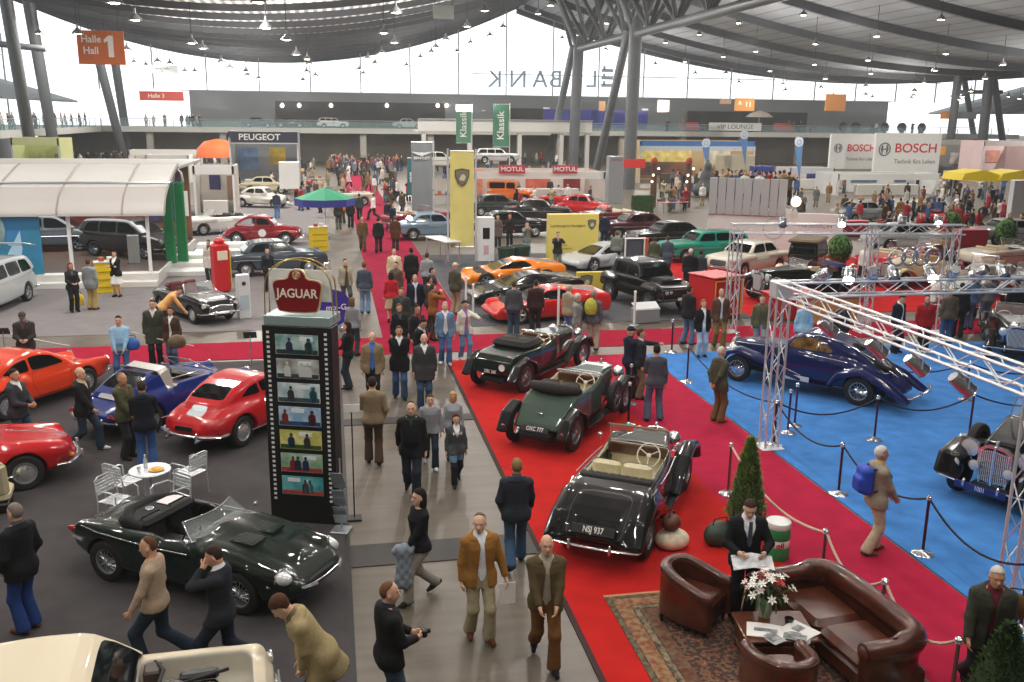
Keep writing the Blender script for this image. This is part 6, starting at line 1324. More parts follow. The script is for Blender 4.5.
t = pcar(S_NSJ, 'nsj', 'black drophead with cream seats and walnut dash, number NSJ 937', 4.95, 14.42, 33, '#0b0c0c', NEAR, det=dict(seat='#d8cda8', wz=1.18, wh=.30, lamp_r=.13))
plate(t, (0, -2.235, .64), 'NSJ 937', .72, .145, (radians(-28), 0, 0))
t.scale = (.94, 1, 1); tails(t, .62, -2.22, .50, .04); m = MB()
for i in range(9): m.ell((-.52+i*.13, -.98, 1.08), (.012, .012, .008), 8, 5)
m.obj('press_studs', CHROME, t); MB().box((0, -1.02, 1.045), (1.3, .22, .06), .03).obj('hood_cover', mat('#121212', .85), t)
bar(t, 'screen_top_rail', [(-.56, .31, 1.485), (.56, .31, 1.485)], .022, mat('#7d5f42', .5))
sym(t, 'wing_moulding', [(.74, -1.1, .99), (.72, -1.6, .93), (.66, -2.0, .76), (.60, -2.25, .56)], .012); sym(t, 'waist_moulding', [(.70, .4, 1.02), (.755, -.3, 1.0), (.76, -.9, 1.0)], .012)
mirror(t, -.72, .40, 1.22); mirror(t, .72, .40, 1.22)
t = pcar(S_OXC, 'oxc', 'green open tourer with black wings and silver bonnet, number OXC 777', 5.15, 19.25, 37.4, '#3f4f45', NEAR, fcol='#101111', det=dict(seat='#2a211c', bump=False, wz=1.14, wh=.02, lamp_r=.14, lx=.42))
plate(t, (0, -1.98, .50), 'OXC 777', .62, .13, (radians(-25), 0, 0))
m = MB(); m.tube([(-.52, -.86, 1.08), (-.50, -1.02, 1.14), (-.2, -1.14, 1.16), (.2, -1.14, 1.16), (.50, -1.02, 1.14), (.52, -.86, 1.08)], [.06, .10, .12, .12, .10, .06], 12); m.obj('folded_hood', mat('#2b2826', .9, noise=.2, scale=12), t); MB().box((0, -.92, 1.07), (1.0, .36, .08), .04).obj('hood_cover', mat('#262423', .9), t)
MB().at((0, 1.12, 1.085), 0, radians(-3.6)).box((0, 0, 0), (.64, 1.05, .03), .012).obj('bonnet_top', mat('#b9bcba', .3, .25), t)
wheel(t, (.78, .62, .62), .37, .14, 'wire', mat('#8d9092', .3, .7), 0, 0, None, None, 'spare_wheel'); tails(t, .66, -2.12, .52, .04)
MB().ell((0, -1.72, .765), (.07, .02, .02), rot=(0, 0, 0)).obj('boot_badge', CHROME, t)
t = pcar(S_GBC, 'gbc', 'black green vintage tourer with closed black canvas over the seats, behind the silver bonneted one', 5.15, 23.5, 43, '#15201a', NEAR, fcol='#0e1210', det=dict(seat='#3a2a1c', bump=False, wz=1.10, wh=.02, lamp_r=.14, lx=.42))
plate(t, (0, -2.06, .56), 'GBC 360', .56, .12, (radians(-5), 0, 0)); MB().box((0, -.75, 1.06), (1.10, .95, .20), .09).obj('hood_cover', mat('#1c1a1a', .95, noise=.15, scale=10), t); MB().lathe([(.09, 0), (.08, .012), (.001, .014)], 16, 'y', (.34, -2.06, .70)).obj('round_badge', WHITE, t)
m = MB(); m.tube([(.40, 1.7, .7), (.42, 1.2, .75), (.40, .8, .6)], .04, 8); m.obj('exhaust_pipe', STEEL, t)
t = pcar(S_STREAM, 'stream', 'dark navy streamlined pre-war coupe on the blue carpet', 11.95, 21.3, -39.2, '#0d1b4e', NEAR, trim='#c9a15e', mats={'side_window': mat('#8a6638', .08, 0, .8, c2='#3a2a1a', scale=5., name='tan_interior_glass')}, det=dict(scr=False, lamp_r=.13, lx=.36, ly=1.98, lz=.80))
wheel(t, (0, -1.86, .97), .33, .12, 'wire', CHROME, 0, 0, CHROME, None, 'spare_wheel').rotation_euler = Vector((1, 0, 0)).rotation_difference(Vector((0, -.52, .85))).to_euler()
sym(t, 'wing_moulding', [(.70, 1.9, .90), (.70, 1.2, .86), (.72, .5, .66), (.72, -.1, .48)], .014); sym(t, 'waist_moulding', [(.30, 1.9, .96), (.55, .6, 1.06), (.68, -.4, 1.05), (.60, -1.2, .98)], .012)
sym(t, 'roof_moulding', [(.50, .18, 1.40), (.48, -.4, 1.52), (.40, -1.0, 1.42), (.26, -1.8, 1.06), (.16, -2.3, .72)], .012); sym(t, 'wing_moulding', [(.76, -1.2, .84), (.76, -1.7, .88), (.72, -2.2, .62), (.68, -2.6, .40)], .014)
MB().box((-.80, -.05, .42), (.012, .62, .13), .004).obj('white_label', mat('#c9c9d6', .6), t); m = MB()
for i in range(5): m.box((-.72+0*i, -.3, .345+.0*i), (.20, 1.1-.02*i, .006))
m.obj('step_strips', CHROME, t); pass
t = pcar(S_HORCH, 'horch', 'black pre-war cabriolet with a wide chrome grille at the blue carpet edge', 13.3, 14.6, 243, '#0b0b0c', NEAR, det=dict(lamp_r=.17, lx=.50, ly=2.02, lz=.98, wz=1.26, wh=.36, seat='#3a1414')); plate(t, (0, 2.56, .44), '1001', .9, .13, (0, 0, pi), '#1d2c6e', '#cdd2e6')
for q in (-1, 1):
    lamp(t, (q*.30, 2.22, .74), .10, .08, (0, 0, 0), 'fog_lamp'); lamp(t, (q*.62, 2.30, .72), .10, .08, (0, 0, 0), 'fog_lamp')
    wheel(t, (q*.86, .95, .74), .38, .17, 'disc', BLACK, 0, 0, CHROME, None, 'spare_wheel')
m = MB()
for i in range(7): m.box((0, 2.15, .50+i*.085), (.46, .012, .012))
m.obj('grille_bars', CHROME, t); bar(t, 'grille_centre_bar', [(0, 2.16, .42), (0, 2.16, 1.12)], .022)
t = pcar(PW_BASE, 'pwbase', 'black pre-war two-seater with white wall wheels behind the far rope of the blue carpet', 20.2, 24.2, 215, '#0d0d0e', MIDH, det=dict(seat='#5a2018'))
conifer('bushy green shrub in a terracotta pot at the rear rope of the blue carpet', 17.3, 18.4, 1.7, .55, True, 9, 'potted_shrub', 1500, .4, '#35502a')
t = car(S_LM, 'lm', 'black boxy off-road vehicle with bull bar on the dark carpet stand', 11.35, 32.3, 165, '#0f1011', NEAR); det_lm(t); t.scale = (.9, .9, .9)
det_wedge(car(S_WEDGE, 'wedge', 'red wedge shaped sports car with people leaning on its side', 7.15, 30.75, -98, '#c01c1e', NEAR))
det_wedge(car(S_WEDGE, 'wedge', 'black wedge shaped sports car parked between the red and the orange one', 7.0, 33.7, -97, '#101112', NEAR))
det_wedge(car(S_WEDGE, 'wedge', 'orange wedge shaped sports car behind the black one', 7.2, 37.3, -94, '#e07a12', NEAR))
det_wedge(car(S_SILVER, 'silver', 'silver modern sports car in front of the yellow wall', 12.3, 41.2, -112, '#b9bec2', MIDH))
t = car(S_SMALL, 'small', 'small black open car with dark red seats facing the white info pillar', -4.66, 32.5, 145.5, '#0c0c0d', NEAR); det_small(t)
det_sedan(car(S_SEDAN, 'sedan', 'blue grey saloon half hidden by the red pump display', -2.5, 41.3, 78, '#3c4650', MIDH, mats={'grille': BLACK}))
t = car(S_OLD, 'old', 'dark red rally saloon with a white roundel on the door', -3.6, 51.2, 97, '#8a1220', MIDH); det_sedan(t, 2.08, .10, .56, .74, False, True, False, .42, .66)
for q in (-1, 1): MB().lathe([(.001, .006), (.20, .006), (.20, 0)], 20, 'x', (q*.80, .1, .66)).obj('door_roundel', WHITE, t)
t = car(S_OPEN, 'open', 'white open touring car parked behind the dark red rally saloon', -6.3, 56.3, -118, '#d9d9d4', MIDH); det_sedan(t, seat='#2a2a2a')
t = car(S_VAN, 'van', 'silver estate with raised tailgate and open door at the mural', -11.9, 34.8, 188, '#a9aeb2', MIDH); det_sedan(t, 2.2, .10, .62, .74, strip=False)
d = MB(); d.prism([(0, .30), (1.05, .30), (1.05, .95), (0, .95)], -.03, .03, 'xz'); o = d.obj('open_door', paint('#c9cdd0'), t, (.92, 1.0, .05), (0, 0, radians(-62))); MB().tube([(0.02, 0, .95), (.35, 0, 1.45), (1.0, 0, 1.45), (1.04, 0, .95)], .03, 6).obj('window_frame', BLACK, o); MB().prism([(.05, .96), (.38, 1.42), (.98, 1.42), (1.02, .96)], -.006, .006, 'xz').obj('door_window', CLEAR, o)
MB().at((0, -2.3, 1.95), 0, radians(12)).box((0, 0, 0), (1.3, .95, .06), .03).obj('tailgate', paint('#a9aeb2'), t)
t = car(S_VAN, 'van', 'dark grey off-roader standing inside the glazed show pavilion', -8.9, 44.2, 118, '#3b3836', MIDH, z=.47); det_sedan(t, 2.2, .11, .62, .76, strip=False)
t = car(S_VAN, 'van', 'charcoal estate with a chrome roof line in the pavilion behind the yellow stand', -12.9, 46.4, 85, '#55585a', MIDH, z=.47); det_sedan(t, 2.2, .11, .62, .76)
t = car(S_ESTATE, 'estate', 'turquoise fifties estate car behind the two men in black', 17.9, 42.9, -98, '#178a74', MIDH); det_sedan(t)
t = car(S_SEDAN, 'sedan', 'cream fifties saloon beside the turquoise estate', 18.4, 38.9, -120, '#d6d2c2', MIDH); det_sedan(t)
t = car(S_SEDAN, 'sedan', 'black saloon with chrome roof rail behind the turquoise estate', 17.6, 47.0, -98, '#1b1b1e', MIDH); det_sedan(t)
t = car(S_SEDAN, 'sedan', 'dark maroon long saloon behind the black saloon row', 17.3, 51.8, -95, '#4a1a24', MIDH); det_sedan(t)
t = car(S_OPEN, 'open', 'maroon open fifties car near the garden hedge', 17.6, 57.5, -100, '#6a1626', MIDH); det_sedan(t, seat='#d9cdb4')
t = car(S_OLD, 'old', 'bright red rounded saloon in front of the green hedge', 17.5, 64, 120, '#b5141c', FARH); det_sedan(t, 2.08, .10, .56, .74, False, True, False, .42, .66)
t = car(S_JEEP, 'jeep', 'orange off-road wagon on the stand under the red oil banners', 14.2, 73.5, 115, '#dd6a1a', MIDH)
heads(t, .36, 1.9, .85, .10); bumper(t, 2.0, .55, .74, .03, .05, .05, STEEL, 1); bar(t, 'roof_rack', [(-.6, .2, 1.92), (.6, .2, 1.92), (.6, -1.7, 1.92), (-.6, -1.7, 1.92), (-.6, .2, 1.92)], .02, STEEL)
t = car(S_SMALL, 'small', 'red tractor coloured small open car beside the orange wagon', 17.6, 70.5, 110, '#c01a20', FARH); det_small(t)
t = pcar(S_HORCH, 'horchm', 'black pre-war tourer with chrome lamps between the fire pump and the truss', 17.9, 32.7, -97, '#0d0e10', MIDH, det=dict(lamp_r=.17, lx=.48, ly=2.02, lz=.98, wz=1.26, wh=.30, seat='#4a1a1a'))
MB().box((0, -1.25, 1.28), (1.2, .5, .22), .10).obj('folded_hood', mat('#15204a', .9), t)
t = pcar(S_SALOON, 'saloonm', 'black pre-war car with tan canvas top and cream wings by the white wall', 19.9, 36.6, -140, '#15130f', MIDH, fcol='#d9bd92', mats={'body': None}); m = MB(); m.box((0, -.55, 1.74), (1.30, 2.2, .16), .07).obj('canvas_top', mat('#6f6350', .95, noise=.1, scale=8), t)
RH = [('o', S_OPEN, 'open', 'red open sports car with the bonnet towards the ring emblem', 893, 272, 60, '#b01622'), ('w', PW_BASE, 'pwf', 'cream pre-war tourer with maroon wheels under the ring emblem', 912, 284, 250, '#d9cba8'),
      ('s', S_SEDAN, 'sedan', 'silver grey saloon behind the white wall end', 862, 222, 80, '#8d9296'), ('s', S_SEDAN, 'sedan', 'pale silver saloon in front of the white stand counter', 905, 250, 95, '#b9bcbe'), ('o', S_OPEN, 'open', 'ivory open car with beige seats near the rear shrubs', 1000, 268, 75, '#d9d2c0'),
      ('w', S_OXC, 'pwf2', 'silver pre-war racer in front of the ivory open car', 985, 290, 240, '#b9b4aa'), ('w', PW_BASE, 'pwf', 'grey pre-war roadster at the outer edge of the red carpet', 1030, 300, 230, '#777a7c'), ('w', S_OXC, 'pwf2', 'white pre-war racer beside the second spotlight tower', 952, 308, 215, '#cfcdc6'),
      ('s', S_SEDAN, 'sedan', 'light grey saloon with dark roof at the right hand shrubs', 1012, 244, 100, '#a8a9aa'), ('o', S_SMALL, 'small', 'small red roadster among the visitors below the yellow awning', 948, 226, 100, '#c4181f'), ('w', PW_BASE, 'pwf', 'maroon pre-war open car behind the ring emblem gate', 930, 266, 235, '#5e1820')]
for k, S, key, lb, px, py, f, c in RH:
    x, y = G(px, py)
    if k == 'w': pcar(S, key, lb, x, y, f, c, FARH, det=dict(seat='#8a6a4a', scr=True))
    else:
        t = car(S, key+'far' if k == 'x' else key, lb, x, y, f, c, MIDH if key != 'small' else FARH); (det_small if key == 'small' else lambda q: det_sedan(q, seat='#b9a98a' if k == 'o' else False))(t)
MF = [(S_SEDAN, 'sedan', 'light blue saloon behind the tall yellow banner', 432, 238, 80, '#7d95ac'), (S_SEDAN, 'sedan', 'black saloon behind the white kiosk and two women', 509, 236, 85, '#141618'), (S_SEDAN, 'sedan', 'dark green saloon behind the black one by the kiosk', 497, 215, 88, '#2a3430'),
      (S_SEDAN, 'sedan', 'black saloon touching the yellow wall on its aisle side', 537, 221, 100, '#17181a'), (S_OPEN, 'open', 'dark red open car at the foot of the grey winged banner', 418, 228, 60, '#7a1420'), (S_SEDAN, 'sedan', 'white saloon on the raised stand behind the banners', 437, 168, 85, '#d4d4d0'),
      (S_ESTATE, 'estate', 'white van on the raised stand between the green banners', 497, 163, 95, '#d6d6d4'), (S_SEDAN, 'sedan', 'beige saloon among the left hand crowd', 268, 193, 100, '#c9bda2'), (S_OLD, 'old', 'white old saloon at the left hand stalls', 262, 207, 110, '#cdcbc4'), (S_OPEN, 'open', 'pale open car beside the left hand crowd', 345, 205, 80, '#c9c3b4')]
for S, key, lb, px, py, f, c in MF:
    z = 2.2 if 'raised' in lb else 0.; x, y = G(px, py, z); t = car(S, key, lb, x, y, f, c, MIDH if S is not S_OLD else MIDH, z=z); det_sedan(t, *((2.08, .10, .56, .74, False, True, False, .42, .66) if S is S_OLD else ()), **({'seat': '#a98a6a'} if S is S_OPEN else {}))
for px, lb, c, k in ((258, 'blue grey car on the gallery at its aisle end', '#4a5a6a', S_SEDAN), (290, 'black delivery van on the far gallery', '#26282a', S_ESTATE), (333, 'white small van at the gallery recess', '#d9d9d6', S_ESTATE), (408, 'silver car on the gallery above the banners', '#a9acae', S_SEDAN), (441, 'white coupe on the gallery beside the silver car', '#d4d4d2', S_SEDAN), (560, 'grey car on top of the white stand', '#8a8d90', S_SEDAN)):
    x, _ = DY(px, 115, 140.); t = car(k, 'sedan' if k is S_SEDAN else 'estate', lb, x, 140.0, 92, c, MIDH, z=4.93)
WALLW = mat('#dcdcda', .6, noise=.03, scale=.6); FRAMEW = mat('#d8dadb', .45)
def bx(par, name, x0, y0, z0, x1, y1, z1, m, b=.0, smooth=0):
    c = ((x0+x1)/2, (y0+y1)/2, (z0+z1)/2); l = par.location if par is not None else Vector((0, 0, 0))
    return MB().box((c[0]-l.x, c[1]-l.y, c[2]-l.z), (abs(x1-x0), abs(y1-y0), abs(z1-z0)), b).obj(name, m, par, smooth=smooth)
t = thing('show_pavilion', 'white glazed show pavilion with curved awning on a raised platform', 'pavilion', (-10.5, 39.5, 0))
bx(t, 'platform', -16.5, 39.0, 0, -6.9, 50, .45, mat('#c9c8c4', .5)); bx(t, 'platform_floor', -16.4, 39.6, .45, -7.0, 50, .462, mat('#5b4a40', .3, noise=.1, scale=1)); bx(t, 'plinth_step', -16.5, 38.5, 0, -6.9, 39.0, .2, mat('#d6d5d1', .5))
for px in (43, 74, 152): x, z = DY(px, 284, 39.3); bx(t, 'post', x-.06, 39.25, .45, x+.06, 39.37, 3.0, FRAMEW)
aw = MB(); prof = [(39.0, 2.82), (39.05, 3.0), (39.5, 3.45), (40.3, 3.80), (41.2, 4.05), (42.6, 4.42), (43.3, 4.55)]
for (a, b) in ((prof[:4], '#b9b5b2'), (prof[3:], '#d9d8d5')):
    m = MB(); m.loft([[(x, y-39.5, z) for y, z in a] for x in (-6.2, 4.0)], False); m.loft([[(x, y-39.5, z-.06) for y, z in a][::-1] for x in (-6.2, 4.0)], False); m.obj('awning', mat(b, .5, noise=.03, scale=.5), t)
for x in (-5.2, -2.4, .0, 2.4, 4.0): MB().tube([(x, y-39.5, z+.02) for y, z in prof], .04, 6).obj('awning_rib', mat('#9a8f8a', .5), t)
MB().tube([(-6.2, 1.1, 3.95), (4.05, 1.1, 3.95)], .05, 6).obj('awning_rail', STEEL, t); MB().box((-1.1, 7.5, 4.4), (10.2, 7.4, .12)).obj('flat_roof', mat('#b4b3b0', .6), t, smooth=0)
bx(t, 'back_wall', -16.5, 49.6, .45, -7.0, 49.8, 4.3, mat('#5f4436', .7, c2='#8a5a34', scale=1.2))
for i in range(4): x = -15.6+i*2.2; bx(t, 'poster', x, 49.5, 1.4, x+1.6, 49.6, 3.6, mat(('#b5632a', '#8a2f2a', '#c8803a', '#3a3f6a')[i], .5, c2='#3a2418', scale=2.))
x, _ = DY(0, 250, 39.3); x1, _ = DY(42, 250, 39.3); o = bx(t, 'mural', -17.0, 39.24, .46, x1, 39.34, 2.95, mat('#2d7f92', .4, c2='#3f86c4', scale=.55)); 
m = MB(); m.lathe([(1.02, .0), (1.02, -.02), (.001, -.02)], 30, 'y', (-3.0, -.28, 2.2)); m.obj('mural_globe', mat('#a9c4c6', .5, c2='#4d6a66', scale=1.6), t)
MB().prism([(-2.2, .9), (-1.45, 2.2), (-1.42, 1.5), (-1.6, .7)], -.285, -.27, 'xz').obj('mural_beam', mat('#a9cfe6', .5), t)
MB().box((-1.05+3.2, 2.4, 1.05), (.45, .2, 1.2), .02).obj('info_column', mat('#b9bec0', .4, .3), t)
for i in range(3): bx(t, 'side_step', -6.9, 41.0+i*1.3, 0, -5.3+.0*i-(.25*i), 42.3+i*1.3, .18+.16*i, mat('#d4d4d0', .5))
for i, px in enumerate((165.5, 176)):
    x, z = DY(px, 180, 42.5); t = thing('stand_pillar', ('green pillar at the pavilion corner, the one next to the awning', 'green pillar beside the white notice board at the pavilion stairs')[i], 'pillar', (x, 42.5+i*.5, 0)); MB().box((0, 0, 1.9), (.42, .3, 3.8), .04).obj('shaft', mat('#12804a', .5), t); MB().tube([(-.2, 0, 3.8), (-.15, 0, 4.2), (0, 0, 4.35), (.15, 0, 4.2), (.2, 0, 3.8)], .06, 8).obj('arch_top', STEEL, t); MB().box((0, 0, .05), (.6, .5, .1), .02).obj('foot', STEEL, t)
board('notice_board', 'white notice board on the post right of the green pillars', 'board', (182.5, 191, 189, 216), 43, WHITE, .08)
t = thing('stair_block', 'broad white steps leading up to the pavilion beside the green pillars', 'steps', (-5.0, 45.0, 0))
for i in range(3): bx(t, 'step', -6.4, 44.8+i*.8, 0, -2.6, 46.2+i*.6, .22+.2*i, mat('#d6d6d3', .5))
def yel(label, px, py, w, h, legs=True, top=True):
    x, y = G(px, py); t = thing('literature_stand', label, 'stand', (x, y, 0), .3); MB().box((0, 0, h/2), (w, .4, h), .02).obj('body', mat('#e0c21a', .5), t, smooth=0); MB().box((0, 0, h+.03), (w+.06, .46, .06), .01).obj('top', mat('#d8d4cc', .5), t)
    for i in range(3): MB().box((0, -.21, h*(.2+.26*i)), (w*.8, .03, .03)).obj('tray', mat('#b08f10', .5), t)
    for q in (-1, 1): MB().box((q*.15, -.05, h+.14), (.2, .16, .16), .02).obj('leaflet_box', mat('#b5542a' if q < 0 else '#e3ddd0', .5), t)
yel('yellow literature stand beside the woman in the white skirt', 108, 292, .8, 1.15); yel('yellow counter stand under the green parasol', 319, 251, .9, 1.2)
x, y = G(222, 292); t = thing('pump_display', 'red fuel pump display column behind the small black open car', 'display', (x, y, 0), .5); MB().box((0, 0, .95), (.62, .5, 1.9), .08).obj('body', mat('#c21a22', .4), t); MB().box((0, -.26, 1.45), (.4, .03, .35), .01).obj('dial', mat('#e6d8c0', .4), t); MB().box((.33, 0, .9), (.04, .4, 1.5), .01).obj('side_strip', mat('#e0c21a', .5), t); MB().lathe([(.001, 1.9), (.20, 1.92), (.22, 2.0), (.12, 2.1), (.001, 2.12)], 18).obj('top_globe', mat('#c21a22', .4), t)
x, y = G(244.5, 318); t = thing('info_pillar', 'white info pillar in front of the small black open car', 'pillar', (x, y, 0), .4); MB().box((0, 0, .75), (.42, .25, 1.5), .02).obj('body', mat('#d9dbdc', .5), t); MB().lathe([(.07, -.13), (.07, -.14), (.001, -.14)], 16, 'y', (0, 0, 1.2)).obj('emblem', mat('#3a3c3e', .5), t); MB().box((0, -.13, .55), (.3, .01, .5)).obj('text_panel', mat('#b4c4cc', .5), t)
x, y = G(326, 236); t = thing('parasol', 'green parasol with a violet valance beside the aisle', 'parasol', (x, y, 0)); m = MB(); n = 8
for k in range(n):
    a, b = 2*pi*k/n, 2*pi*(k+1)/n; m.add([(0, 0, 2.75), (1.7*cos(a), 1.7*sin(a), 2.15), (1.7*cos(b), 1.7*sin(b), 2.15)], [(0, 1, 2)])
m.obj('canopy', mat('#12805a', .7), t, smooth=0); MB().lathe([(1.68, 1.75), (1.70, 2.15)], 8).obj('valance', mat('#3a3f9a', .7), t, smooth=0); MB().cyl((0, 0, 0), (0, 0, 2.8), .03, 8).obj('pole', WHITE, t); MB().lathe([(.001, 1.02), (.6, 1.02), (.6, 1.06), (.001, 1.06)], 20).obj('table_ring', WHITE, t); MB().lathe([(.3, 0), (.28, .08), (.03, .1)], 14).obj('foot', STEEL, t)
x, y = G(333, 330); t = thing('round_board', 'round violet board with white lettering behind the film strip tower', 'board', (x, y, 0), .2); MB().lathe([(.60, -.03), (.60, .03), (.001, .03)], 32, 'y', (0, 0, .72)).obj('disc', mat('#3a2f98', .5), t); MB().lathe([(.001, -.03), (.60, -.03)], 32, 'y', (0, 0, .72)).obj('disc_face', mat('#3a2f98', .5), t); text('lettering', 'mpi-G', .26, mat('#e8e8f0', .5), t, (.12, -.05, .74), (radians(90), 0, 0), .004, .004)
for q in (-1, 1): MB().box((q*.25, 0, .08), (.08, .5, .16), .02).obj('foot', STEEL, t)
t, w, h = board('yellow_wall', 'large yellow exhibition wall with a shield emblem behind the silver sports car', 'wall panel', (548, 214, 596, 262), 43, mat('#e2d06c', .6, noise=.04, scale=.5), .5, lines=(('Lamborghini Stuttgart', -.12, .77, .075, '#6b6438', .0, 1.1), ('Exklusiv', -.2, .38, .05, '#8a8248', 0, 1.), ('www.stuttgart.de', -.2, .31, .05, '#8a8248', 0, 1.), ('Tel. 0711', -.25, .2, .05, '#8a8248', 0, 1.)))
shield_mark(t, (w*.36, -.27, h*.79), .42)
t, w, h = board('yellow_barrier', 'low yellow panel with a shield beside the black off-road vehicle', 'panel', (577, 272, 609, 293), 35.5, mat('#ddc54e', .6), .2); shield_mark(t, (-w*.22, -.12, h*.55), .5)
def sign_plinth(label, px, py, w=.5, h=.75, d=.4): 
    x, y = G(px, py); t = thing('info_plinth', label, 'plinth', (x, y, 0), .15); MB().box((0, 0, h/2), (w, d, h), .02).obj('body', mat('#8f9499', .5), t); MB().at((0, -.02, h+.06), 0, radians(28)).box((0, 0, 0), (w*1.02, d*1.05, .03), .005).obj('sloping_top', mat('#c6cacc', .4), t)
sign_plinth('grey info plinth with sloping top in front of the black off-road vehicle', 645, 322, .9, .5)
for lb, px, py, h in (('white barrier stand with a cord in front of the black off-road vehicle', 634, 325, 1.1), ('white barrier stand at the nose of the black sports car', 466, 305, 1.0), ('white barrier stand between the red and black sports cars', 473, 314, 1.0), ('white barrier stand before the red sports car door', 558, 327, 1.3)):
    x, y = G(px, py); t = thing('barrier_stand', lb, 'barrier', (x, y, 0)); MB().cyl((0, 0, 0), (0, 0, h), .04, 10).obj('post', WHITE, t); MB().lathe([(.18, 0), (.17, .02), (.04, .04)], 16).obj('foot', STEEL, t); MB().ell((0, 0, h+.02), (.05, .05, .05)).obj('knob', WHITE, t)
t, w, h = board('grey_cabinet', 'grey display cabinet with orange side behind the black off-road vehicle', 'cabinet', (624, 238, 642, 258), 40.5, mat('#4c525a', .5), .5, frame=WHITE); MB().box((w*.56, 0, h/2), (.3, .5, h), .02).obj('orange_side', mat('#b5562a', .6), t)
x, y = G(721, 318); t = thing('fire_pump_cart', 'red and white cart with yellow lining behind the man in the brown jacket', 'cart', (x, y+.3, .0), radians(20)); MB().box((-.2, 0, .78), (1.3, 1.3, 1.35), .02).obj('body', mat('#c01c22', .4), t); MB().box((.47, 0, .75), (.05, 1.32, 1.3)).obj('white_side', mat('#dcd6d0', .5), t)
m = MB(); m.tube([(-.80, -.662, .2), (.4, -.662, .2), (.4, -.662, 1.38), (-.80, -.662, 1.38)], .03, 5, True); m.obj('lining', mat('#d8b42a', .5), t); MB().lathe([(.18, -.66), (.17, -.68), (.001, -.68)], 18, 'y', (-.2, 0, .85)).obj('crest', mat('#b9b5a8', .4), t); MB().box((-.2, 0, 1.50), (1.38, 1.38, .06), .02).obj('lid', mat('#b23038', .4), t)
for q in (-1, 1): wheel(t, (q*.5, -.4, .12), .12, .08, 'plain', STEEL); wheel(t, (q*.5, .4, .12), .12, .08, 'plain', STEEL)
t, w, h = board('white_kiosk', 'white video kiosk under the yellow banner', 'kiosk', (477, 217, 493, 262), 44.0, mat('#dfe1e2', .5), .7); MB().box((0, -.36, h*.66), (w*.42, .02, h*.24)).obj('screen', mat('#15181b', .2), t); MB().box((0, -.36, h*.3), (w*.3, .02, h*.2)).obj('poster', mat('#caa4ac', .5), t)
x, y = G(446, 265); t = thing('light_counter', 'white light table with chrome frame by the yellow banner', 'counter', (x, y+1.2, 0), .3); MB().box((0, 0, 1.05), (.8, 2.4, .08), .02).obj('top', mat('#e6e8e8', .3), t)
for q in (-1, 1):
    for s in (-1, 1): MB().cyl((q*.35, s*1.1, 0), (q*.35, s*1.1, 1.02), .03, 8).obj('leg', CHROME, t)
for lb, px, py, r in (('dark green tub planter behind the orange sports car', 520, 260, .5), ('dark green tub planter beside the white kiosk', 506, 262, .42)):
    x, y = G(px, py); t = thing('planter', lb, 'planter', (x, y, 0)); MB().lathe([(.001, 0), (r*.8, 0), (r, .7), (r*.92, .7), (r*.8, .6), (.001, .6)], 20).obj('tub', mat('#24402f', .6), t); MB().lathe([(r*.9, .6), (.001, .62)], 16).obj('soil', mat('#30261c', .9), t)
t = thing('stand_wall', 'long white stand wall with a grey pleated top beside the pre-war cars', 'wall panel', (22, 46, 0)); a, b = Vector((*G(718, 252), 0)), Vector((*G(838, 288), 0)); c = Vector((*G(768, 262), 0))
a = Vector((19.6, 46.6, 0)); b = Vector((25.6, 43.4, 0)); d = (b-a).normalized(); nrm = Vector((-d.y, d.x, 0)); L = (b-a).length
ang = atan2(d.y, d.x); o = MB().box((L/2, 0, 1.05), (L, .3, 2.1)).obj('white_wall', WALLW, t, (a.x-22, a.y-46, 0), (0, 0, ang), 0); text('lettering', 'HERRICH', .34, mat('#c06a72', .6), o, (L*.80, -.17, 1.5), (radians(90), 0, 0), .0, .004, 1.2); o2 = MB().lathe([(.55, -.16), (.50, -.165)], 24, 'y', (L*.5, 0, 1.25)).obj('round_motif', mat('#aab0b2', .6), o)
fz = MB()
for i in range(9): fz.box((L*(i+.5)/9*.58, -.22+.02*(i % 2), 2.85), (L*.58/9-.03, .1, 1.9), .02)
fz.obj('grey_pleats', mat('#a9acae', .6), t, (a.x-22, a.y-46, 0), (0, 0, ang), 0); MB().box((L*.31, 2.2, 2.35), (L*.62, 4.2, .12)).obj('upper_floor', mat('#8d8d8b', .7), t, (a.x-22, a.y-46, 0), (0, 0, ang), 0)
t = thing('hanging_spotlight', 'glowing round spotlight at the top of the white stand wall', 'spotlight', (a.x+d.x*L*.62, a.y+d.y*L*.62-.4, 2.7)); MB().ell((0, 0, 0), (.26, .2, .26)).obj('glow', mat('#ffe8c0', .4, emit=4., name='warm_glow'), t); MB().cyl((0, .3, -.5), (0, 0, 0), .03, 6).obj('stem', STEEL, t)
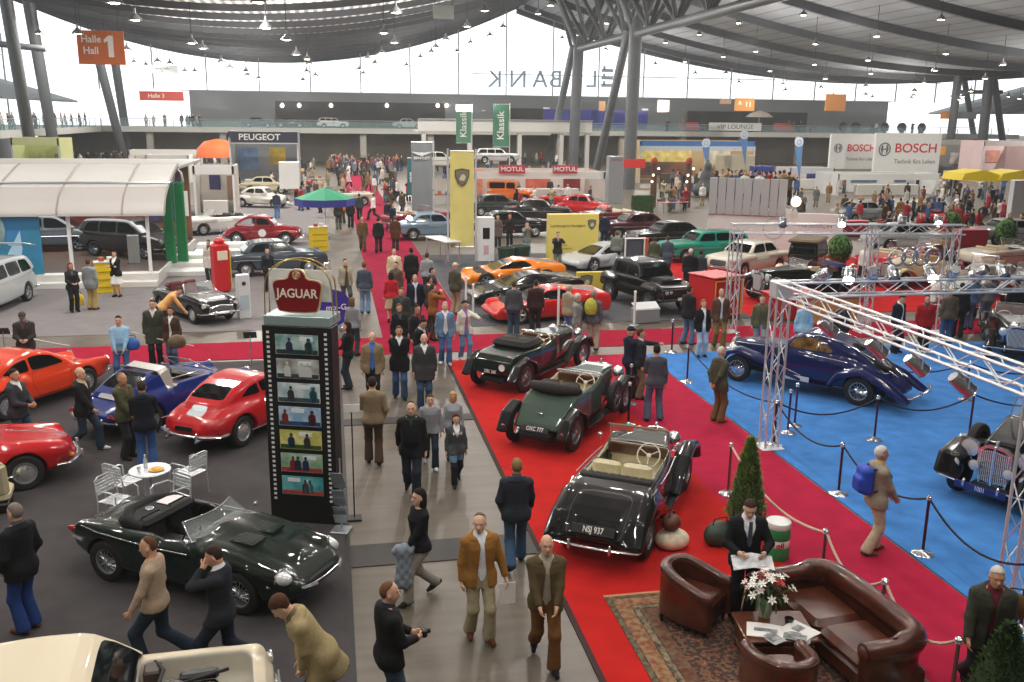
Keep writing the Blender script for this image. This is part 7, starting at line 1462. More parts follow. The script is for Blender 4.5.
def stall(label, box, Y, c, depth=3., roof='#d8d8d6', lines=(), name='market_stall', counter='#c9c6c0', panels=()):
    x0, z1 = DY(box[0], box[1], Y); x1, z0 = DY(box[2], box[3], Y); z0 = 0
    t = thing(name, label, 'stall', ((x0+x1)/2, Y, 0)); w = x1-x0; m = mat(c, .6, noise=.05, scale=.6)
    MB().box((0, depth, z1/2), (w, .12, z1)).obj('back_wall', m, t, smooth=0)
    for q in (-1, 1): MB().box((q*(w/2-.06), depth/2, z1/2), (.1, depth, z1)).obj('side_wall', m, t, smooth=0)
    f = MB().box((0, 0, z1-.25), (w, .14, .6)).obj('fascia', mat(roof, .5), t, smooth=0)
    for q in (-1, 1): MB().box((q*(w/2-.08), 0, z1/2), (.14, .14, z1)).obj('post', FRAMEW, t, smooth=0)
    MB().box((0, .3, .5), (w*.6, .6, 1.0), .02).obj('counter', mat(counter, .6), t)
    for tx, u, s, cc, bo, sx in lines: text('lettering', tx, s, mat(cc, .5), f, (u*w, -.09, z1-.26), (radians(90), 0, 0), bo, .004, sx)
    for u, v, pw, ph, cc in panels: MB().box((u*w, depth-.1, v*z1), (pw*w, .06, ph*z1)).obj('poster', mat(cc, .5, noise=.25, scale=1.5), t, smooth=0)
    return t, w, z1
stall('grey stand behind the dark blue PEUGEOT sign beside the orange dome', (228, 131, 300, 185), 88, '#8f9294', 5., '#9a9da0', panels=((-.3, .5, .3, .4, '#6a86a8'), (.15, .55, .25, .3, '#c9a83a')))
stall('white stand with a violet post and a wall screen behind the white open car', (192, 166, 236, 205), 66, '#b9b2aa', 3., '#dedddb', panels=((-.1, .62, .28, .3, '#2a2c5a'), (.3, .5, .2, .5, '#8a6a58')))
stall('pale yellow lit stand under the side gallery', (10, 138, 62, 170), 84, '#d6dc9a', 4., '#dfe3a8', panels=((-.2, .5, .2, .4, '#e8ecc0'), (.2, .4, .2, .6, '#b9bd88')), counter='#8f9396')  # yellow-green light of this stand is put into its wall colours
stall('white stand with round lamps behind the pavilion roof', (145, 155, 190, 175), 98, '#d4d2ce', 3., '#e4e3e0', panels=((.0, .5, .6, .4, '#a83a3a'),))
stall('long white stall strip under the gallery near the orange dome', (128, 150, 200, 170), 112, '#cfcac4', 3., '#e0deda', panels=((-.2, .5, .2, .5, '#b02a2a'), (.2, .5, .25, .4, '#7a7a7a')))
board('maker_sign', 'dark blue sign reading PEUGEOT in white above the stalls', 'sign', (230, 131, 298, 143.5), 87.6, mat('#1b1f36', .5), .2, lines=(('PEUGEOT', -.07, .5, .72, '#ecece8', .01, 1.1),), frame=ALU)
x, z = DY(218, 147, 104); t = thing('dome_tent', 'orange dome tent top behind the dark blue topped stand', 'tent', (x, 104, 0)); MB().lathe([(2.3, 2.3), (2.1, 3.2), (1.4, 3.9), (.001, 4.2)], 24).obj('canopy', mat('#cf5a1a', .6), t)
for a in range(4): MB().cyl((2.2*cos(a*pi/2+.7), 2.2*sin(a*pi/2+.7), 0), (2.2*cos(a*pi/2+.7), 2.2*sin(a*pi/2+.7), 2.4), .06, 8).obj('leg', WHITE, t)
board('white_cube', 'white advertising cube with a warm lamp among the left hand crowd', 'sign', (279, 162, 300, 188), 74, WALLW, 1.6)
t = thing('raised_stand', 'long white raised stand in front of the far gallery', 'stand', (*[DY(505, 130, 112)[0], 112], 0)); x0, z1 = DY(418, 120, 112); x1, z0 = DY(592, 134, 112); X = t.location.x
bx(t, 'fascia', x0, 112, z0+.2, x1, 112.3, z1, mat('#dddcd8', .5)); bx(t, 'deck', x0, 112, z0, x1, 119, z0+.2, mat('#b5b3ae', .6)); 
for px in (424, 470, 520, 562, 588): x, _ = DY(px, 140, 112); bx(t, 'column', x-.25, 112.2, 0, x+.25, 112.7, z0, mat('#d4d3cf', .5))
bx(t, 'lamp_rail', x0, 111.7, z1+.05, x1, 111.9, z1+.2, STEEL)
t, w, h = stall('long white stand with two red MOTUL signs', (474, 172, 604, 212), 76, '#c9bdb6', 6., '#dcdad6', panels=((-.40, .5, .10, .9, '#e08a68'), (-.2, .5, .12, .6, '#b9b0a8'), (.1, .5, .2, .5, '#c05a48'), (.38, .5, .14, .7, '#7a1a20')))
for bxs, lb in (((499, 165, 525, 173.5), 'red sign reading MOTUL on the white stand, nearer the yellow banner'), ((553, 165, 577, 173.5), 'red sign reading MOTUL on the white stand, nearer the red totem')):
    board('oil_sign', lb, 'sign', bxs, 75.6, mat('#b93246', .5), .15, lines=(('MOTUL', 0, .5, .72, '#efe6e4', .02, 1.15),))
board('sign_totem', 'silver totem column with a red top beside the red strip', 'totem', (608, 156, 621, 203), 74, mat('#b4bcc2', .3, .4), .8, lines=(('motul', 0, .93, .1, '#c22a2a', 0, 1),))
board('red_strip_sign', 'plain red sign strip beside the silver totem', 'sign', (621, 159, 645, 168), 82, mat('#c22a26', .5), .2)
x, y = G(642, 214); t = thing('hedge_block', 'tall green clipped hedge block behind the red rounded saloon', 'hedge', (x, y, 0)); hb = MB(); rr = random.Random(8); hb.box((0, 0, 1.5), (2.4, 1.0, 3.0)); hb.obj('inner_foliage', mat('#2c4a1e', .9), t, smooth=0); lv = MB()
for i in range(1500):
    f = rr.choice(((1, 0), (-1, 0), (0, -1))); p = (f[0]*1.2 if f[0] else rr.uniform(-1.2, 1.2), f[1]*.5 if f[1] else rr.uniform(-.5, .5), rr.uniform(.05, 3.05)); lv.at(p, rr.uniform(0, 6), 0, rr.uniform(-1, 1)); lv.add([(-.1, 0, 0), (0, -.06, .03), (.1, 0, 0), (0, .06, .03)], [(0, 1, 2, 3)]); lv.T = None
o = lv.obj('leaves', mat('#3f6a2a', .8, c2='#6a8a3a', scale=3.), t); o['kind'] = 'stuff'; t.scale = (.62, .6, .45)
t, w, h = stall('stand with a blue awning and a sunset mural', (640, 141, 752, 196), 97, '#b59a70', 6., '#3f76b8', panels=((-.18, .46, .60, .76, '#d8c470'), (.36, .55, .24, .6, '#c9c4ae')), counter='#4a4038')
t.scale = (1, 1, 1); MB().box((-.18*w, 5.8, h*.28), (.60*w, .04, h*.34)).obj('mural_ground', mat('#8a5a3a', .6, c2='#4a3a3a', scale=.4), t, smooth=0); fr = MB()
for i in range(40): fr.box((-w/2+w*(i+.5)/40, -.09, h-.75), (w/44, .02, .5))
fr.obj('awning_fringe', mat('#c9cfd6', .6), t, smooth=0)
x, y = G(706, 197); t = thing('statue', 'large dark seated statue in front of the sunset mural', 'statue', (x, y, 0))
g = nets(lambda P: smin(smin(smin(elli(P, (0, 0, 1.0), (2.1, 1.3, 1.3)), elli(P, (0, 0, 2.6), (1.1, .8, 1.7)), .7), elli(P, (0, -.1, 4.5), (.55, .55, .7)), .35), elli(P, (0, 0, 5.2), (.28, .28, .3)), .15), (-2.5, -1.7, -.02), (2.5, 1.7, 5.8), .14); mob('figure', g.mesh('statue'), mat('#3e3f42', .6, noise=.1, scale=2.), t); t.scale = (.6, .6, .6); MB().box((0, 0, .1), (4.6, 3, .2), .03).obj('plinth', mat('#4a4038', .6), t)
for px, py, lb in ((682, 196, 'carved wooden totem pole with a red lit head in front of the mural'), (648, 186, 'dark wooden pole with lamps at the mural stand corner')):
    x, y = G(px, 206); t = thing('totem_pole', lb, 'pole', (x, y-1, 0)); MB().tube([(0, 0, 0), (.05, 0, 1.5), (0, 0, 3.4)], [.28, .24, .2], 10).obj('trunk', mat('#5a3c2a', .8, noise=.3, scale=4), t); MB().ell((0, 0, 3.55), (.26, .24, .34)).obj('head', mat('#a8402a', .6, noise=.3, scale=3), t)  # red light on the heads is put into their colour
    for k in range(3): MB().ell((.3*cos(k*2), -.25, 3.0-k*.5), (.09, .09, .09), 8, 6).obj('lamp', mat('#ffe2c0', .4, emit=5., name='lamp_glow_small'), t)
def beach_flag(label, px, py, Y, hgt):
    x, z = DY(px, py, Y); t = thing('feather_flag', label, 'flag', (x, Y, 0)); MB().tube([(.25, 0, 0), (.28, 0, z-.5), (.2, 0, z+.4), (-.1, 0, z+.6)], .035, 6).obj('pole', STEEL, t)
    MB().prism([(.22, z-hgt), (.26, z-.4), (.1, z+.1), (-.45, z-.5)], -.03, .03, 'xz').obj('blue_tail', mat('#5b86bd', .7), t); MB().lathe([(.001, -.05), (.43, -.05), (.43, .05), (.001, .05)], 24, 'y', (-.1, 0, z)).obj('disc', mat('#cdd9e8', .6), t); MB().tube([(-.1+.2*cos(a), -.06, z+.2*sin(a)) for a in np.linspace(0, 6.28, 13)[:-1]], .03, 4, True).obj('round_print', mat('#8a9cb8', .6), t)
beach_flag('blue feather flag with a pale disc over the mural', 707, 143, 88, 2.6); beach_flag('blue feather flag with a pale disc before the ornate facade', 745, 135, 92, 3.0); beach_flag('blue feather flag with a pale disc beside the BOSCH panels', 800, 142, 80, 3.4)
board('facade_panel', 'pale painted house facade beside the sunset mural', 'panel', (717, 155, 752, 190), 95.5, mat('#c4bca4', .7, noise=.08, scale=1.), .3)
stall('white stand with a red script logo behind the flag', (790, 168, 832, 200), 88, '#d6cfc8', 3., '#b9bec4', panels=((-.2, .6, .5, .4, '#d8b4a4'), (.3, .5, .2, .6, '#2a3a7a')))
board('blue_box', 'dark blue box stand between the facade and the flag', 'stand', (752, 166, 770, 192), 90, mat('#2a3a8a', .5), 1.2)
t, w, h = stall('white counter stand with a blue sign below the BOSCH walls', (838, 174, 936, 214), 80, '#cfcfcd', 4., '#dededc', panels=((-.02, .62, .26, .25, '#4a6f9a'), (.35, .6, .12, .2, '#3a5f8a'), (-.3, .4, .2, .4, '#b9bcbe')))
stall('pink and white stand at the far end under the side gallery', (984, 141, 1026, 185), 98, '#cdb4b4', 4., '#d4c8c8', panels=((-.2, .6, .3, .4, '#b06a7a'), (.2, .6, .3, .3, '#c98a7a')))
stall('grey open stand beside the orange lit board', (940, 140, 984, 182), 104, '#7d7a78', 4., '#8d8b88', panels=((-.1, .7, .3, .25, '#e0a040'), (.25, .5, .2, .3, '#b9b4b0')))
for i, (px, py, lb) in enumerate(((966, 190, 'yellow awning above the crowd at the right hand aisle'), (1003, 193, 'second yellow awning joined to the first one'))):
    x, y = G(px, 214); t = thing('canopy_tent', lb, 'awning', (x, y, 0)); MB().prism([(-1.6, 2.6), (1.6, 2.5), (1.5, 3.0), (.2, 3.35), (-1.4, 3.1)], -1.2, 1.2, 'xz').obj('canopy', mat('#dcc21a', .6), t)
    for q in (-1, 1): MB().cyl((q*1.4, 0, 0), (q*1.4, 0, 2.6), .05, 8).obj('post', STEEL, t)
board('white_totem', 'tall white advertising panel at the outer right edge', 'panel', (1013, 180, 1030, 247), 52, mat('#d8dade', .5), .4)
for lb, px, py in (('round green shrub beside the ivory open car', 1004, 248), ('green shrub below the red roadster', 950, 238), ('leafy shrub by the far truss gate', 838, 268)):
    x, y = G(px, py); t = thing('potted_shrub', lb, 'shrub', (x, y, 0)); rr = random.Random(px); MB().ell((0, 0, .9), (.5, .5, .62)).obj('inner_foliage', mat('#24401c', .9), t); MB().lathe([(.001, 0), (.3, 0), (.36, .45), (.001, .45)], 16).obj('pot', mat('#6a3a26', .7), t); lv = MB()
    for i in range(420):
        a, e = rr.uniform(0, 6.28), rr.uniform(0, 3.1); lv.at((.55*cos(a)*sin(e), .55*sin(a)*sin(e), .9+.66*cos(e)), a, 0, e); lv.add([(-.09, 0, 0), (0, -.05, .03), (.09, 0, 0), (0, .05, .03)], [(0, 1, 2, 3)]); lv.T = None
    o = lv.obj('leaves', mat('#3c6a2c', .8, c2='#5f8a3c', scale=3.), t); o['kind'] = 'stuff'
for lb, px, py, c in (('red clothed table among the right hand crowd', 968, 246, '#b01c34'), ('red clothed counter near the maroon car', 850, 236, '#b02a44'), ('white counter in front of the white stand', 918, 214, '#d0d0ce'), ('red panel with yellow motif behind the light blue jacket', 790, 318, '#c02026'), ('tan wooden crate with red motif behind the front truss', 826, 322, '#c89a58')):
    x, y = G(px, py); t = thing('display_table', lb, 'table', (x, y, 0)); MB().box((0, 0, .45), (1.9, .7, .9), .03).obj('cloth', mat(c, .7), t); MB().box((0, 0, .92), (2.0, .8, .04), .01).obj('top', mat(c, .5), t)
t = thing('cafe_parasol', 'cream parasol behind the lounge banner on the gallery', 'parasol', (DY(759, 120, 139)[0], 139, 4.93)); MB().lathe([(2.2, 2.3), (1.4, 2.9), (.001, 3.3)], 10).obj('canopy', mat('#d9cfc0', .7), t, smooth=0); MB().cyl((0, 0, 0), (0, 0, 3.2), .06, 8).obj('pole', STEEL, t)
for i, (px, c) in enumerate(((690, '#a83a3a'), (784, '#b04a40'))): x, _ = DY(px, 125, 138); t = thing('lounge_sofa', ('red lounge seat beside the lounge banner, pillar side', 'red lounge seat beside the lounge banner, flag side')[i], 'seat', (x, 138, 4.93)); MB().box((0, 0, .5), (3, 1, .9), .2).obj('cushion', mat(c, .7), t); MB().box((0, .5, 1.0), (3, .3, .9), .1).obj('back', mat(c, .7), t)
for i, px in enumerate((843, 856, 885, 902, 922)): x, _ = DY(px, 122, 137.5); t = thing('gallery_plant', 'dark green potted plant on the far gallery rail', 'plant', (x, 137.4, 4.93), 0, 'potted plants on the far gallery'); MB().ell((0, 0, 1.0), (.7+.1*(i % 2), .5, .75)).obj('foliage', mat('#2c3a2a', .9, noise=.3, scale=5), t); MB().lathe([(.001, 0), (.3, 0), (.35, .5), (.001, .5)], 12).obj('pot', mat('#5a4a3c', .7), t)
for px in (282, 299, 331, 387, 438, 447): x, z = DY(px, 105.5, 145); t = thing('recess_lamp', 'glowing lamp in the dark recess of the far gallery', 'lamp', (x, 145.4, z), 0, 'lamps in the gallery recess'); MB().ell((0, 0, 0), (.28, .2, .28), 10, 6).obj('bulb', mat('#fff0d8', .4, emit=6., name='recess_glow'), t); MB().box((0, .15, .35), (.3, .3, .2), .02).obj('mount', STEEL, t)
l = bpy.data.lights.new('pavilion_light', 'AREA'); l.shape = 'RECTANGLE'; l.size = 8; l.size_y = 4; l.energy = 520; o = bpy.data.objects.new('pavilion_light', l); link(o); o.location = (-11, 44.5, 4.2); o['kind'] = 'structure'
rr = random.Random(5)
for i, (px, py, c, lb) in enumerate(((215, 198, '#a08a74', 'trestle table with parts boxes nearest the violet post'), (232, 190, '#7a7f88', 'grey trestle table with parts boxes by the white cube'), (252, 184, '#8f6a4a', 'brown trestle table with parts boxes under the maker sign'), (312, 186, '#b9b4ac', 'pale trestle table with parts boxes beside the aisle'), (318, 196, '#5f6f8a', 'blue trestle table with parts boxes above the parasol'), (300, 178, '#a4463c', 'red trestle table with parts boxes at the far stalls'), (436, 204, '#8a5030', 'brown trestle table with boxes behind the yellow banner'), (672, 212, '#c08a9a', 'flower stall table in front of the mural'), (885, 236, '#c9c4bc', 'pale trestle table with parts in the far right field'))):
    x, y = G(px, py); t = thing('trestle_table', lb, 'table', (x, y, 0), rr.uniform(-.3, .3)); MB().box((0, 0, .74), (2.4, .9, .06), .01).obj('table_top', mat(c, .7), t)
    for q in (-1, 1):
        for s in (-1, 1): MB().cyl((q*1.05, s*.36, 0), (q*1.1, s*.38, .72), .03, 6).obj('leg', STEEL, t)
    for k in range(6):
        bx_ = thing('parts_box', 'small box of parts on a trestle table', 'box', (x+rr.uniform(-.95, .95), y+rr.uniform(-.2, .2), .772), rr.uniform(-.2, .2), 'parts boxes on the trestle tables'); w_, h_ = rr.uniform(.2, .4), rr.uniform(.12, .35); cc = rr.choice(['#3a3c40', '#b5653a', '#c9c3b4', '#8a2f2a', '#4a6a9a', '#d0b060', '#5a5048']); MB().box((0, 0, h_/2), (w_, .3, h_), .015).obj('carton', mat(cc, .7), bx_, smooth=0); MB().box((0, 0, h_+.005), (w_*.8, .24, .02)).obj('contents', mat('#6a6258', .6, .2, noise=.4, scale=14), bx_, smooth=0)
def who(label, px, py, face, h=1.76, lod='near', **k):
    "px, py: the top of the head in the photo"
    x, y = G(px, py, h); return person(label, x, y, face, h, lod, **k)
def prop_on(t, F, i, name, label, cat, mb, m, off=(0, .03, -.02)):
    p = hand_at(t, F, i, off); o = mb.obj(name, m, None, p, (0, 0, t.rotation_euler.z)); return tag(o, label, cat)
OLIVE, BEIGE, JEANS, DJEANS, BLK, KHAKI, NAVY_, GREYC = '#5b5138', '#b09d80', '#4a6080', '#262e3c', '#19191b', '#b3a587', '#1c2233', '#5d6064'
camera_mb = lambda: MB().box((0, 0, 0), (.14, .06, .09), .012).lathe([(.03, .03), (.03, .08), (.001, .08)], 12, 'y')
t, F = who('bald bearded man in an open olive jacket and brown corduroys walking along the aisle', 547, 533, 186, lod='near', gar='jacket', open_=.8, top='#574a30', shirt='#a39a8a', legs='#6d4a25', hair='bald', hairc='#8d8378', l='low', r='low', feet='walk', shoe='#15161a')
t, F = who('man in a tan blazer and white shirt with a white paper in his hand', 480, 513, 174, 1.78, gar='jacket', open_=.9, top='#94672f', shirt='#dfe3e8', legs='#a79c80', hair='receding', hairc='#6d5a48', l='side', r='down', feet='step', shoe='#5a2f1c', head=(22, 5))
prop_on(t, F, 0, 'paper_sheet', 'white folded paper held by the man in the tan blazer', 'paper', MB().box((0, 0, -.12), (.22, .008, .30)), WHITE)
t, F = who('balding man in a black jacket and jeans holding a small camera at the lower edge', 387, 583, 75, 1.78, gar='jacket', top='#17181a', shirt='#2a2f3a', legs='#3f5064', hair='receding', hairc='#6a4a30', l='front', r='front', feet='stand', head=(10, 8))
prop_on(t, F, 1, 'camera', 'small black camera in the hands of the man at the lower edge', 'camera', camera_mb(), BLACK, (-.05, .05, .02))
t, F = who('woman with dark hair in black carrying a grey jacket over her arm', 419, 487, 248, 1.70, sex='f', gar='sweater', top='#15151a', legs='#8f8a80', hair='long', hairc='#1e1512', l='low', r='swingb', feet='walk', shoe='#222')
p = hand_at(t, F, 0); g = nets(lambda P: smin(cone(P, (0, 0, .06), (0, .02, -.42), .09, .13), cone(P, (-.1, 0, .05), (.1, 0, .05), .06, .06), .08)+.012*np.sin(P[:, 2]*40)*np.sin(P[:, 0]*50), (-.3, -.25, -.65), (.3, .25, .22), .025); tag(mob('jacket_over_arm', g.mesh('cloth'), cloth('#7f8894'), None, p), 'grey blue jacket hanging over the arm of the dark haired woman', 'jacket')
who('man in a dark navy jacket and jeans seen from behind at the red carpet edge', 517, 457, 8, 1.78, gar='jacket', top='#2b303a', legs='#35506a', hair='short', hairc='#8a6a48', l='pocket', r='swingf', feet='walk2')
who('man in a tan pullover and brown trousers seen from behind by the film strip tower', 372, 377, 4, 1.78, gar='sweater', top='#8d7a60', legs='#4a382a', hair='short', hairc='#2a1f18', l='front', r='pocket', feet='step', hem=.84)
who('man in a black fleece and dark jeans walking ahead of the children', 411, 400, 188, 1.80, gar='jacket', top='#16171a', shirt='#2e4038', legs='#1e2733', hair='receding', hairc='#2a211a', l='down', r='swingb', feet='walk', belly=.03, vneck=1.36)
who('boy in a light grey hooded jumper and dark jeans by the man in black fleece', 430, 393, 182, 1.50, gar='sweater', top='#8d9096', legs='#232c3a', hair='hood', hairc='#4a3522', feet='walk', shoe='#c9ccd0')
who('fair haired child in a pale grey top behind the girl with the argyle cardigan', 453, 392, 182, 1.42, gar='sweater', top='#9aa0a6', legs='#3a4454', hair='bob', hairc='#c09a5c', feet='step', sex='f')
t, F = who('girl in a grey argyle cardigan, denim shorts and dark tights', 456, 413, 176, 1.38, sex='f', gar='jacket', top='#4a4e54', shirt='#e6e6e6', legs='#1b1d28', hair='long', hairc='#3c2418', feet='walk2', shoe='#17171a', vneck=1.22)
F.k['bottom'] = 'shorts'; mob('denim_shorts', nets(F.bottom, (-.4, -.5, .5), (.4, .5, 1.15), .02, 1).mesh('shorts'), cloth('#5f7c94'), t)
m = MB()
for x in (-.09, -.03, .03, .09): m.prism([(x, .045), (x+.026, 0), (x, -.045), (x-.026, 0)], -.006, .006, 'xz')
m.obj('argyle_pattern', WHITE, t, (0, .178, 1.30))
who('man in an open beige jacket over a bright blue shirt', 372, 331, 186, 1.78, gar='jacket', open_=.8, top='#85745a', shirt='#3f6fc4', legs='#191a1d', hair='bald', hairc='#b0aaa2', l='down', r='down', feet='walk')
who('man in a long black coat with white collar and blue jeans', 399, 326, 184, 1.80, gar='coat', hem=.70, top='#121316', shirt='#e2e2e2', legs='#3f5f8a', hair='short', hairc='#4a4038', l='back', r='back', feet='step')
who('bald man in a dark grey coat beside the man in the long black coat', 424, 334, 182, 1.78, gar='coat', hem=.68, top='#3a3b3d', shirt='#e8e8e8', legs='#34506e', hair='bald', hairc='#8a7a68', l='down', r='down', feet='stand')
who('woman in a black top and dark jeans beside the film strip tower looking away', 347, 322, 285, 1.72, sex='f', gar='sweater', top='#141416', legs='#26303a', hair='long', hairc='#2a1a14', l='front', r='pocket', feet='stand')
who('grey haired man in a denim jacket and jeans with a white shirt', 445, 302, 182, 1.76, gar='jacket', open_=1., top='#6d8bab', shirt='#e4e6ea', legs='#4a70a4', hair='short', hairc='#a9a49c', feet='step', shoe='#d8d8d8')
who('woman in a white jacket over a violet top pointing to the sports cars', 465, 301, 168, 1.70, sex='f', gar='jacket', open_=.9, top='#dcd6c8', shirt='#9a78b4', legs='#6a8fb8', hair='curly', hairc='#2a1c16', l='point', r='down', feet='step', shoe='#b0a89c')
who('man in a grey pullover seen from behind between the vintage cars and blue carpet', 657, 345, 8, 1.78, gar='sweater', top='#4d525c', legs='#56647a', hair='short', hairc='#241a14', l='front', r='down', feet='wide')
t, F = who('man in a navy tracksuit top with white stripes and a dark cap', 631, 327, 75, 1.78, gar='jacket', top='#1a2036', shirt='#1a2036', legs='#2a3040', hair='cap', hairc='#20242e', l='front', r='front', feet='stand')
who('man behind the navy tracksuit holding out a paper', 641, 329, 100, 1.76, lod='mid', gar='jacket', top='#23272f', shirt='#c9ccd0', legs='#7a6a50', hair='short', hairc='#4a3826', l='point', r='down')
who('white haired man in an olive jacket and brown trousers at the blue carpet edge', 722, 347, 72, 1.76, gar='jacket', hem=.76, top='#4c4c3c', shirt='#8a8a80', legs='#6d5334', hair='receding', hairc='#c9c4ba', l='back', r='back', feet='stand', shoe='#6a4a34')
t, F = who('grey haired man in beige clothes with a bright blue backpack', 882, 446, 95, 1.80, gar='jacket', open_=.4, top='#9c9280', shirt='#d0b070', legs='#b8ac94', hair='short', hairc='#d6d3cc', skin='#c08a6c', l='low', r='low', feet='step', shoe='#5a4a3a')
g = nets(lambda P: smin(rbox(P, (0, 0, 0), (.34, .20, .46), .09), rbox(P, (0, -.10, -.06), (.26, .10, .26), .05), .04), (-.3, -.3, -.35), (.3, .25, .35), .02); b = thing('backpack', 'bright blue backpack worn by the grey haired man in beige', 'backpack', t.matrix_basis @ Vector((0, -.22, 1.22)), t.rotation_euler.z); mob('bag_body', g.mesh('bag'), mat('#1f47b8', .6, noise=.1, scale=9), b)
for q in (-1, 1): MB().tube([(q*.12, .08, .2), (q*.13, .22, .22), (q*.14, .36, .10), (q*.15, .34, -.1), (q*.14, .1, -.16)], .018, 6).obj('strap', mat('#17307a', .7), b)
t, F = who('white haired old man in a dark olive parka at the beige rope', 997, 560, 205, 1.78, gar='coat', hem=.72, top='#3c3d32', shirt='#6a2a34', legs='#2a2c30', hair='short', hairc='#c4c0b8', l='down', r='swingf', feet='walk', open_=.5, bend=8)
g = bag('brown shoulder bag at the back of the old man in the parka', *(t.matrix_basis @ Vector((-.30, -.16, .98)))[:3], (.30, .14, .30), '#6a4a26', t.rotation_euler.z)
t, F = who('man in a black suit and striped tie reading a newspaper by the armchair', 750, 497, 192, 1.80, gar='jacket', hem=.80, top='#15171b', shirt='#e2e4e8', legs='#14161a', hair='short', hairc='#3a2a1e', l='paper', r='paper', feet='stand', head=(5, 25), vneck=1.16)
p = t.matrix_basis @ Vector((0, .34, 1.06)); o = thing('newspaper', 'open newspaper held by the man in the black suit', 'newspaper', p, t.rotation_euler.z); m = MB(); m.loft([[(-.27+.045*i, .05*abs(i-6)/6+.11*q, -.03-.05*q-.02*abs(i-6)/6) for i in range(13)] for q in (-1, 1)], False); m.loft([[(-.27+.045*i, .05*abs(i-6)/6+.11*q+.002, -.036-.05*q-.02*abs(i-6)/6) for i in range(13)] for q in (1, -1)], False); m.obj('pages', mat('#e2e4e6', .7, c2='#b4b8bc', scale=14), o)
MB().prism([(-.022, .0), (.022, 0), (.03, -.30), (0, -.36), (-.03, -.30)], 0, .01, 'xz').obj('tie', mat('#3a4658', .6), t, (0, .152, 1.47))
who('man in a black jacket and blue jeans standing by the open red car', 14, 504, 300, 1.80, gar='jacket', hem=.76, top='#16171a', legs='#223a72', hair='short', hairc='#7a7068', l='pocket', r='pocket', feet='stand', shoe='#5a3626')
t, F = who('man in a beige pullover and dark jeans striding past the green roadster', 150, 533, 278, 1.78, gar='sweater', top='#a6917c', legs='#23303e', hair='receding', hairc='#5a3a26', l='swingf', r='down', feet=((.09, .20, 0), (.09, -.34, .10)), head=(0, 12))
who('man in a dark suit with his hand on his chin striding past the green roadster', 217, 541, 278, 1.78, gar='jacket', top='#22252c', shirt='#dfe3ea', legs='#1c2432', hair='short', hairc='#33231a', l='face', r='pocket', feet=((.09, .18, 0), (.09, -.36, .10)), head=(0, 18))
who('man in a beige raincoat bending forward at the lower edge', 318, 580, 262, 1.80, gar='coat', hem=.62, top='#a2916a', shirt='#7a6a50', legs='#3a3a40', hair='curly', hairc='#4a2e1c', l='low', r='low', bend=32, head=(0, 15))
who('man in a dark grey track jacket standing before the orange red coupe', 13, 369, 110, 1.78, gar='jacket', top='#34363c', shirt='#d8d8d8', legs='#33485e', hair='short', hairc='#2a1e16', l='front', r='front', feet='step')
who('shaven headed man in a black jacket and white trainers behind the blue open coupe', 79, 366, 105, 1.78, gar='jacket', top='#191a1c', shirt='#b9a68a', legs='#2a3a4a', hair='bald', hairc='#8a6f58', l='down', r='low', feet='walk', shoe='#cfcfc9')
who('balding man in an olive green jacket behind the blue open coupe', 121, 373, 118, 1.76, gar='jacket', top='#474a30', shirt='#6a4a36', legs='#2a2a2c', hair='receding', hairc='#7a5f48', l='low', r='low', feet='stand')
who('man in a dark navy blazer and blue jeans seen from behind at the bistro set', 141, 381, 352, 1.78, gar='jacket', top='#191d28', legs='#3a5a92', hair='short', hairc='#3a2a20', l='front', r='front', feet='stand')
t, F = who('man in a dark leather jacket and cap looking at his phone by the silver estate', 22, 311, 170, 1.78, gar='jacket', hem=.78, top='#34312e', legs='#2a2c32', hair='cap', hairc='#4a4640', l='front', r='front', feet='stand', head=(0, 25))
who('photographer in a light blue shirt with a blue camera bag', 118, 316, 175, 1.74, gar='sweater', top='#8fb9d8', legs='#4a6c9c', hair='short', hairc='#1a1614', l='low', r='low', feet='wide', belly=.03)
bag('blue and red camera bag at the hip of the photographer', *G(132, 346, .95), .85, (.36, .2, .30), '#2a5fae', .2)
who('man in a dark green overcoat with a pale scarf on the crossing carpet', 152, 300, 178, 1.82, gar='coat', hem=.62, top='#3c4034', shirt='#d0cdc4', legs='#25272c', hair='short', hairc='#4a3526', feet='stand')
who('woman in a brown jacket with white blouse and a big brown bag', 170, 307, 190, 1.68, sex='f', gar='jacket', top='#4a342a', shirt='#e6e2da', legs='#4a5f7a', hair='long', hairc='#3a2218', feet='step', open_=.6)
bag('big round brown handbag of the woman in the brown jacket', *G(177, 345, .8), .72, (.42, .22, .34), '#6a543e', .3)
who('man in an orange yellow shirt bending into the small black open car', 160, 280, 75, 1.78, lod='mid', gar='sweater', top='#d9a868', legs='#222833', hair='short', hairc='#4a3a2a', bend=48, l='low', r='point', feet='step')
who('woman in a white skirt and black cardigan at the yellow literature stand', 114, 251, 200, 1.72, lod='mid', sex='f', gar='jacket', top='#17181c', shirt='#e8e8e8', legs='#e6e4e2', bottom='skirt', hair='tail', hairc='#1c1410', l='cross', r='cross', vneck=1.2)
who('red haired woman in dark clothes beside the man in the pale grey jacket', 70, 263, 150, 1.70, lod='mid', sex='f', gar='jacket', top='#1f2126', legs='#1c1d22', hair='bob', hairc='#7a2a1e', l='front', r='front')
who('man in a pale grey jacket and ochre trousers by the glazed pavilion', 88, 259, 20, 1.78, lod='mid', gar='jacket', hem=.74, top='#8d9396', legs='#b49a5a', hair='short', hairc='#4a3a2c')
bag('yellow carrier bag between the couple at the pavilion', *G(79, 305), 0, (.34, .14, .40), '#d8b020', .2)
who('woman in a pale coat with a dark blue bag on the pavilion stairs', 208, 240, 200, 1.70, lod='mid', sex='f', gar='coat', top='#c4beb4', legs='#3a3a40', hair='short', hairc='#2c2018', z=.0)
